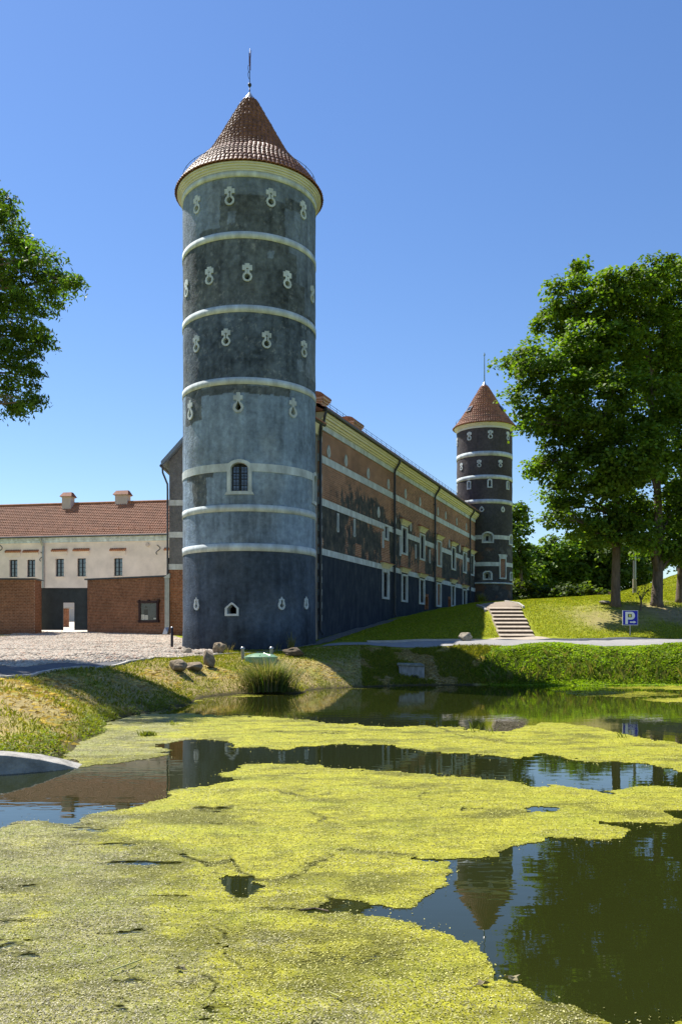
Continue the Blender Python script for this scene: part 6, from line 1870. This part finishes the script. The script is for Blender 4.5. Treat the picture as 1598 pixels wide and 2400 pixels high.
# leafy weeds on the right bank
r = np.random.default_rng(120)
n = 100000
X = r.uniform(5.0, 19, n); Y = r.uniform(32.1, 35.35, n)
edge = 5.6 + (fbm(Y * 1.5, X * 0 + 1, 3, 93) - 0.5) * 1.5
k = (X > edge) & (H(X, Y) > -0.22)
X, Y = X[k], Y[k]
hh = (0.08 + 0.34 * fbm(X * 1.3, Y * 1.3, 4, 94) * sstep(5.3, 7.5, X)) * (0.12 + 0.88 * sstep(32.4, 34.0, Y)) * (0.35 + 0.65 * sstep(35.5, 34.3, Y))
Z = np.maximum(H(X, Y), -0.02) + hh * r.random(len(X)) ** 0.5
P = np.stack([X, Y, Z], -1)
V, Fq = leaf_mesh(P, 0.13, 0.55, 0.9, r, None, 0.2)
T_ = np.array([(0.19, 0.29, 0.025), (0.24, 0.34, 0.035), (0.14, 0.23, 0.018), (0.30, 0.36, 0.06)])
C = T_[r.integers(0, 4, len(P))] * r.uniform(0.7, 1.25, len(P))[:, None] * (0.75 + 0.6 * fbm(X * 1.1, Y * 1.1, 3, 95))[:, None]
o = np_mesh('weed_bank', V, Fq, M['leaf'], None, col=np.repeat(C, 4, 0))
tag(o, 'thick leafy weeds on the sunlit right bank', 'weeds', kind='stuff')
X, Y = scatter(2500, 5.6, 19, 32.5, 34.3, lambda X, Y: H(X, Y) > 0, 121)
tag(blades('weed_stalks', X, Y, 0.45, 0.018, 0.6, [(0.13, 0.17, 0.03), (0.10, 0.15, 0.02), (0.2, 0.2, 0.06)], 122), 'tall grass stalks among the weeds on the right bank', 'grass', kind='stuff')
# shoreline greens on the left bank
r = np.random.default_rng(123)
X = r.uniform(-6.5, -3.2, 60000); Y = r.uniform(12.2, 26, 60000)
z = H(X, Y); k = (z > -0.03) & (z < 0.22) & (fbm(X * 1.6, Y * 1.1, 3, 96) > 0.57)
X, Y, z = X[k], Y[k], z[k]
P = np.stack([X, Y, z + 0.01 + 0.07 * r.random(len(X))], -1)
V, Fq = leaf_mesh(P, 0.045, 0.6, 0.9, r)
C = np.array([(0.19, 0.23, 0.02), (0.23, 0.26, 0.03), (0.14, 0.18, 0.02)])[r.integers(0, 3, len(P))] * r.uniform(0.8, 1.2, len(P))[:, None]
tag(np_mesh('shore_weeds', V, Fq, M['leaf'], None, col=np.repeat(C, 4, 0)), 'low bright green weeds along the left shoreline', 'weeds', kind='stuff')

# sedge tussock
def tussock(x, y, n, hgt, spread, name, label, tones, seed, cat='plant', wid=0.022):
    r = np.random.default_rng(seed); z0 = float(H(x, y))
    t = thing(name, (x, y, z0), label, cat)
    V = []; Fq = []; C = []
    T_ = np.array(tones)
    k = 6
    for i in range(n):
        a = r.uniform(0, 2 * math.pi); rr = abs(r.normal()) * spread * 0.42
        bx_, by_ = x + rr * math.cos(a), y + rr * math.sin(a) * 0.7
        L = hgt * r.uniform(0.55, 1.15); out = spread * r.uniform(0.2, 1.0); w = wid * r.uniform(0.6, 1.2)
        px_, py_ = -math.sin(a) * w / 2, math.cos(a) * w / 2
        c = T_[r.integers(0, len(T_))] * r.uniform(0.7, 1.3); b = len(V)
        drop = r.uniform(0.1, 1.0)
        for q in range(k):
            f = q / (k - 1); wq = 1 - f * 0.85
            hx = out * f ** 1.6; hz = L * (f - 0.55 * drop * f ** 3)
            V += [(bx_ + math.cos(a) * hx - px_ * wq, by_ + math.sin(a) * hx - py_ * wq, z0 - 0.05 + hz), (bx_ + math.cos(a) * hx + px_ * wq, by_ + math.sin(a) * hx + py_ * wq, z0 - 0.05 + hz)]
            C += [c, c]
        for q in range(k - 1): Fq.append((b + 2 * q, b + 2 * q + 1, b + 2 * q + 3, b + 2 * q + 2))
    np_mesh('leaf_blades', np.array(V), np.array(Fq), M['grass'], t, col=np.array(C))
    return t
tx, ty = ground_at(628, 1617)
SED = [(0.11, 0.15, 0.04), (0.08, 0.13, 0.02), (0.20, 0.19, 0.08), (0.07, 0.12, 0.02), (0.30, 0.27, 0.18)]
tussock(tx, ty, 2800, 1.15, 0.95, 'sedge_tussock', 'big arching sedge tussock at the water edge before the tower', SED, 131)
wx0, wy0 = ground_at(684, 1527)
tussock(wx0, wy0, 60, 0.95, 0.22, 'tall_weed', 'tall seeding weed standing before the right side of the tower', [(0.22, 0.20, 0.06), (0.17, 0.18, 0.05)], 132, wid=0.03)
wx1, wy1 = ground_at(535, 1533)
tussock(wx1, wy1, 26, 0.7, 0.3, 'thin_weed', 'thin dry grass stalks at the tower foot behind the cobble edge', [(0.24, 0.21, 0.08)], 133, wid=0.014)
wx2, wy2 = ground_at(648, 1528)
tussock(wx2, wy2, 26, 0.6, 0.25, 'thin_weed', 'thin green stalks between the green lid and the tall weed', [(0.18, 0.19, 0.06)], 134, wid=0.014)
# flowering weed clump at the top of the wing wall, by the steps
cx1, cy1 = ground_at(1128, 1412)
tussock(cx1, cy1, 160, 0.95, 0.5, 'yellow_weed', 'yellow flowering weeds at the far end of the wing wall by the steps', [(0.30, 0.30, 0.03), (0.17, 0.2, 0.03)], 135, wid=0.035)
# earth clod with grass
ex, ey = ground_at(690, 1538)
o = boulder(ex, ey, 0.45, 0.3, 0.2, 'dark clod of earth right of the green lid', 17, 'soil', 0.3); o.name = 'earth_clod'; o['category'] = 'earth clod'; del o['group']
# fallen leafy branch at the left shore
fx, fy = ground_at(322, 1679)
fb = thing('fallen_branch', (fx, fy, 0.02), 'small broken leafy branch lying at the left shoreline', 'branch')
r = np.random.default_rng(140); mb = MB()
mb.tube([(fx - 0.1, fy, 0.02), (fx + 0.08, fy, 0.22), (fx + 0.24, fy - 0.1, 0.03)], [0.014, 0.012, 0.006], 5); mb.tube([(fx + 0.1, fy, 0.2), (fx + 0.11, fy, 0.42)], [0.01, 0.004], 5); mb.build('twig', M['bark'], fb)
P = np.array([fx - 0.02, fy, 0.10]) + r.normal(size=(60, 3)) * np.array([0.10, 0.08, 0.06]); P[:, 2] = np.abs(P[:, 2])
V, Fq = leaf_mesh(P, 0.11, 0.4, 0.4, r, None, 0.8); np_mesh('leaves', V, Fq, M['leaf'], fb, col=np.tile((0.16, 0.2, 0.09), (len(V), 1)))

# ================================================================== POND ALGAE
def wpx(P): return [((x - CX) / (y - HY) * EYE, EYE * F / (y - HY)) for x, y in P]      # water-surface points
A_ = [(176, 1789), (146, 1775), (150, 1765), (190, 1733), (240, 1700), (300, 1677), (345, 1668), (380, 1672), (442, 1671), (496, 1674), (613, 1679), (722, 1687), (768, 1694), (823, 1697), (877, 1702), (947, 1704), (994, 1700), (1063, 1705), (1126, 1713), (1188, 1717), (1215, 1706), (1242, 1697), (1273, 1693), (1382, 1701), (1467, 1718), (1530, 1733), (1598, 1744), (1900, 1772), (2300, 1800), (2250, 1850), (1900, 1838), (1598, 1811), (1498, 1792), (1421, 1784), (1359, 1782), (1289, 1765), (1242, 1767), (1258, 1777), (1196, 1779), (1110, 1772), (1025, 1762), (955, 1754), (893, 1749), (815, 1746), (768, 1748), (675, 1759), (629, 1755), (559, 1753), (520, 1744), (496, 1736), (458, 1733), (403, 1741), (371, 1745), (405, 1764), (352, 1775), (293, 1789), (235, 1797), (202, 1798)]
B_ = [(505, 1633), (540, 1629), (595, 1622), (640, 1618), (691, 1616), (741, 1607), (800, 1606), (946, 1614), (850, 1617), (760, 1618), (720, 1622), (682, 1630), (624, 1633), (565, 1635)]
B2 = [(340, 1672), (360, 1661), (420, 1650), (470, 1640), (512, 1631), (520, 1634), (470, 1645), (420, 1660), (400, 1669)]
R1 = [(1320, 1613), (1450, 1609), (1598, 1606), (1750, 1608), (1750, 1620), (1598, 1617), (1480, 1616), (1400, 1617)]
R2 = [(1420, 1640), (1500, 1637), (1598, 1634), (1700, 1634), (1700, 1650), (1598, 1648), (1510, 1644)]
R3 = [(1300, 1618), (1420, 1617), (1560, 1622), (1598, 1628), (1500, 1636), (1380, 1632), (1310, 1626)]
C_ = [(0, 1941), (38, 1929), (103, 1925), (153, 1926), (205, 1911), (264, 1899), (308, 1895), (337, 1886), (370, 1871), (393, 1855), (449, 1843), (510, 1836), (581, 1826), (508, 1820), (566, 1803), (574, 1793), (667, 1790), (737, 1792), (784, 1798), (877, 1806), (986, 1811), (1079, 1821), (1196, 1831), (1273, 1841), (1382, 1849), (1417, 1864), (1444, 1852), (1467, 1843), (1530, 1841), (1598, 1845), (1800, 1855), (2000, 1872), (1900, 1905), (1700, 1895), (1598, 1892), (1573, 1902), (1589, 1922), (1558, 1935), (1502, 1933), (1436, 1933), (1385, 1925), (1462, 1945), (1467, 1962), (1411, 1968), (1314, 1964), (1243, 1983), (1197, 1993), (1177, 2005), (1105, 2010), (1070, 2015), (1004, 2011), (960, 2008), (1004, 2017), (1068, 2021), (1075, 2044), (1049, 2054), (1044, 2077), (993, 2100), (978, 2126), (917, 2126), (846, 2116), (800, 2112), (735, 2138), (800, 2142), (836, 2141), (922, 2154), (978, 2177), (1054, 2192), (1105, 2205), (1151, 2233), (1136, 2248), (1151, 2268), (1156, 2301), (1197, 2301), (1258, 2329), (1273, 2350), (1350, 2360), (1400, 2383), (1462, 2393), (1598, 2390), (3600, 2420), (3600, 2900), (-2600, 2900), (-2600, 2230), (-600, 2010), (-200, 1965)]
HOLES = [[(530, 2056), (570, 2054), (627, 2072), (602, 2101), (575, 2096), (545, 2078)], [(1222, 1899), (1270, 1894), (1309, 1901), (1300, 1908), (1240, 1907)]]
CRACKS = [([(575, 2060), (640, 2068), (700, 2052), (720, 2030), (780, 2010)], 7), ([(590, 2131), (680, 2135), (740, 2140), (800, 2128)], 7), ([(730, 2090), (780, 2110), (850, 2118)], 6), ([(450, 1895), (500, 1900), (540, 1893)], 9), ([(960, 1850), (990, 1858), (985, 1875)], 5), ([(1080, 1897), (1130, 1898)], 3), ([(660, 1860), (720, 1866), (770, 1858)], 4), ([(540, 2010), (560, 2040), (600, 2056)], 5), ([(480, 2160), (530, 2190), (520, 2240), (560, 2270)], 5), ([(470, 2290), (520, 2310), (480, 2370)], 4), ([(720, 1905), (760, 1915), (740, 1935)], 5), ([(430, 2005), (480, 2025), (540, 2020)], 7), ([(1010, 1700), (1100, 1730), (1180, 1738)], 3), ([(640, 1712), (740, 1722), (800, 1718)], 3), ([(800, 1993), (880, 1998), (970, 2008)], 4)]
mats = [wpx(p) for p in (A_, B_, R1, R2, C_)]; films = [wpx(p) for p in (B2, R3)]
holes_ = [wpx(p) for p in HOLES]
# grid over the pond, finer towards the near side
ys_ = []; y = 2.6
while y < 33.2:
    ys_.append(y); y += max(0.012, 0.0042 * y * max(1.0, y / 12))
ys_ = np.array(ys_); K = 620
ks = np.concatenate([np.linspace(-1.5, -0.47, 160), np.linspace(-0.468, 0.468, K - 40), np.linspace(0.475, 1.6, 160)])
YY, KK = np.meshgrid(ys_, ks, indexing='ij'); XX = YY * KK
wob = 0.016 * YY
jx = (fbm(XX * 3, YY * 3, 4, 200) - 0.5) * 2; jy = (fbm(XX * 3, YY * 3, 4, 201) - 0.5) * 2; j2 = (fbm(XX * 14, YY * 14, 3, 202) - 0.5) * 2
j3 = (fbm(XX * 34, YY * 34, 2, 203) - 0.5) * 2
xw = XX + jx * wob * 1.2 + j2 * 0.005 * YY + j3 * 0.003 * YY; yw = YY + jy * wob * 1.5 + j2 * 0.008 * YY + j3 * 0.004 * YY
solid = np.zeros(XX.shape, bool)
for p in mats: solid |= in_poly(xw, yw, p)
film = np.zeros(XX.shape, bool)
for p in films: film |= in_poly(xw, yw, p)
for p in holes_: solid &= ~in_poly(xw, yw, p)
solid &= H(XX, YY) < 0.015
film &= ~solid
inside = solid | film
# distance-like softness: average of the mask over a small window gives thin edges
def blur(m, k):
    a = m.astype(float)
    for ax in (0, 1):
        c = np.cumsum(np.pad(a, [(k + 1, k) if i == ax else (0, 0) for i in (0, 1)], mode='edge'), ax)
        a = (np.take(c, range(2 * k + 1, c.shape[ax]), ax) - np.take(c, range(0, c.shape[ax] - 2 * k - 1), ax)) / (2 * k + 1)
    return a
edge_ = blur(solid, 8)
PX = CX + F * KK; PY = HY + F * EYE / YY
n1 = fbm(XX * 0.8, YY * 0.8, 5, 210); n2 = fbm(XX * 2.6, YY * 2.0, 4, 211)
left = sstep(1.0, 0.0, (PX - 80) / 620 + (n1 - 0.5) * 1.1) * sstep(1840, 1960, PY) + 0.9 * sstep(560, 330, PX) * sstep(1800, 1760, PY) + 0.5 * sstep(2230, 2400, PY + (n1 - 0.5) * 300)
yellow = np.clip(0.85 - 0.72 * left + (n2 - 0.5) * 0.8, 0, 1)
streak = fbm(XX * 1.5, YY * 5.0, 5, 216, 0.6)
cover = 0.76 + 0.16 * (n1 - 0.5) - 0.10 * np.clip(left, 0, 1) * sstep(1830, 1950, PY) - 0.26 * sstep(0.60, 0.74, streak) * (0.5 + 0.5 * sstep(1830, 2000, PY))
sparse = sstep(0.58, 0.75, fbm(XX * 1.3 + 7, YY * 1.0, 4, 213))
cover = cover - 0.17 * sparse * sstep(1850, 1950, PY)
cover = cover - 0.62 * np.clip(0.92 - edge_, 0, 1)
dark = 0.75 * sstep(0.50, 0.72, fbm(XX * 1.3 + 30, YY * 2.4, 5, 214, 0.6))
for pts, wpx_ in CRACKS:
    P = np.array(pts, float)
    d = np.full(XX.shape, 1e9)
    qx = PX + jx * 16 + j2 * 8; qy = PY + jy * 6 + j2 * 4
    for a, b in zip(P[:-1], P[1:]):
        ab = b - a; t = np.clip(((qx - a[0]) * ab[0] + (qy - a[1]) * ab[1]) / (ab @ ab), 0, 1)
        d = np.minimum(d, np.hypot((qx - a[0] - t * ab[0]) * 0.5, (qy - a[1] - t * ab[1])))
    f = sstep(wpx_ * 1.1, wpx_ * 0.3, d)
    f = f * (0.45 + 0.55 * sstep(0.30, 0.5, fbm(XX * 5, YY * 5, 3, 230)))
    cover = cover - 0.27 * f; dark = np.maximum(dark, f * 0.9)
cover = np.where(film, 0.42 + 0.2 * (n2 - 0.5), cover)
hz = 0.004 + 0.014 * np.clip(edge_ * 2 - 1, 0, 1) * (0.1 + 1.1 * np.clip(fbm(XX * 13, YY * 16, 3, 215) - 0.3, 0, 1))
idx = np.arange(XX.size).reshape(XX.shape)
Fq = np.stack([idx[:-1, :-1], idx[:-1, 1:], idx[1:, 1:], idx[1:, :-1]], -1)
ic = inside[:-1, :-1] & inside[1:, :-1] & inside[:-1, 1:] & inside[1:, 1:]
Fs = Fq[ic].reshape(-1, 4)
used, inv = np.unique(Fs.ravel(), return_inverse=True)
Vall = np.stack([XX, YY, hz], -1).reshape(-1, 3)[used]
Call = np.stack([yellow, np.clip(cover, 0, 1), np.clip(dark, 0, 1)], -1).reshape(-1, 3)[used]
alg = np_mesh('algae_mat', Vall, inv.reshape(-1, 4), M['algae'], None, col=Call, smooth=True)
tag(alg, 'yellow-green mats of floating algae covering the pond', 'algae', kind='stuff')
# duckweed flakes and dry bits on the mats
r = np.random.default_rng(220)
n = 420000
inv_ = np.where((np.abs(ks[:-1]) < 0.6))[0]
k = r.integers(0, ic.shape[0], n) * ic.shape[1] + inv_[r.integers(0, len(inv_), n)]
iy, ix = np.unravel_index(k, ic.shape)
m = ((ic[iy, ix] & solid[iy, ix]) | ((edge_[iy, ix] > 0.04) & ~solid[iy, ix] & (r.random(n) < 0.16 * edge_[iy, ix]) & (H(XX[iy, ix], YY[iy, ix]) < -0.03))) & (r.random(n) < (0.25 + 0.75 * fbm(XX[iy, ix] * 2.2, YY[iy, ix] * 2.2, 3, 221))) & (YY[iy, ix] < 24) & ((cover[iy, ix] > 0.45) | ~solid[iy, ix])
iy, ix = iy[m], ix[m]
fx_ = XX[iy, ix] + r.uniform(-0.5, 0.5, len(iy)) * 0.0017 * YY[iy, ix]; fy_ = YY[iy, ix] + r.uniform(-1, 1, len(iy)) * 0.003 * YY[iy, ix]
P = np.stack([fx_, fy_, hz[iy, ix] + 0.004], -1)
s = 0.009 + 0.0008 * YY[iy, ix]
V, Fl = leaf_mesh(P, 1.0, 0.6, 1.1, np.random.default_rng(222))
V = P.repeat(4, 0) + (V - P.repeat(4, 0)) * s.repeat(4)[:, None]
V[:, 2] = np.maximum(V[:, 2], 0.004)
yl = yellow[iy, ix][:, None]
yl = np.clip(yl * 1.15 - 0.1, 0, 1)
C = np.array([0.42, 0.39, 0.25]) * (1 - yl) + np.array([0.46, 0.44, 0.10]) * yl
C = C * r.uniform(0.35, 1.35, len(C))[:, None]
fl = np_mesh('duckweed_flakes', V, Fl, M['flake'], None, col=np.repeat(C, 4, 0))
tag(fl, 'duckweed and dry bits scattered over the algae', 'duckweed', kind='stuff')

# small things afloat
def on_water(x, y): return ((x - CX) / (y - HY) * EYE, EYE * F / (y - HY))
for x, y, L, ang, lab in ((1200, 2303, 0.045, 0.3, 'pale curled dead leaf afloat at the tip of the near algae'), (1130, 2315, 0.04, 2.2, 'brown dead leaf lying on the near algae left of the pale one'), (425, 2280, 0.035, 1.0, 'small white flake of leaf on the near left algae')):
    wx_, wy_ = on_water(x, y); mb = MB()
    n = 10; top = []
    for k in range(n):
        t = 2 * math.pi * k / n; rr = L * (0.75 + 0.25 * math.cos(5 * t))
        top.append((wx_ + rr * math.cos(t + ang), wy_ + rr * 0.6 * math.sin(t + ang), 0.026 + 0.012 * math.cos(2 * t)))
    mb.prism(top, (0, 0, 0.003))
    mb.top('floating_leaf', plain('dead_leaf', (0.26, 0.22, 0.12), 0.9, 0.35, 30), lab, 'leaf', 'dead leaves on the pond')
for pts, rad, lab in (([(705, 2143), (738, 2139), (770, 2146)], 0.006, 'short dark twig lying in the crack of the algae'), ([(770, 2338), (800, 2352)], 0.003, 'thin pale straw floating near the bottom of the picture'), ([(255, 2290), (330, 2262)], 0.004, 'thin green reed stem lying on the near left algae')):
    P3 = [on_water(*p) + (0.030,) for p in pts]
    mb = MB(); mb.tube(P3, rad, 6); mb.top('floating_twig', M['bark'] if rad > 0.005 else plain('straw', (0.42, 0.42, 0.16), 0.8), lab, 'twig', 'twigs on the pond')
for x, y, nb, hg, lab in ((1117, 1716, 9, 0.22, 'sprig of water grass on the far side of the upper algae mat'), (1148, 1718, 7, 0.18, 'shorter sprig of water grass right of the taller one'), (343, 1726, 40, 0.09, 'small green tuft on the algae by the left bank'), (352, 1725, 30, 0.08, 'smaller green tuft beside the one by the left bank'), (1455, 1730, 10, 0.14, 'sprig of water grass at the right of the upper algae mat'), (402, 1700, 14, 0.1, 'row of short shoots on the upper mat near the left bank')):
    wx_, wy_ = on_water(x, y)
    r = np.random.default_rng(int(x)); V = []; Fq = []; C = []
    t = thing('water_plant', (wx_, wy_, 0.01), lab, 'plant', 'water plants')
    for i in range(nb):
        a = r.uniform(0, 6.28); bx_ = wx_ + r.normal() * 0.06; by_ = wy_ + r.normal() * 0.04; h = hg * r.uniform(0.6, 1.2); b = len(V); w = 0.006 if nb < 20 else 0.012
        V += [(bx_ - w, by_, 0.01), (bx_ + w, by_, 0.01), (bx_ + math.cos(a) * h * 0.3 + w, by_ + math.sin(a) * h * 0.3, 0.01 + h * 0.6), (bx_ + math.cos(a) * h * 0.6, by_ + math.sin(a) * h * 0.6, 0.01 + h)]
        Fq.append((b, b + 1, b + 2, b + 3)); C += [np.array((0.15, 0.19, 0.03)) * r.uniform(0.7, 1.3)] * 4
    np_mesh('shoots', np.array(V), np.array(Fq), M['grass'], t, col=np.array(C))
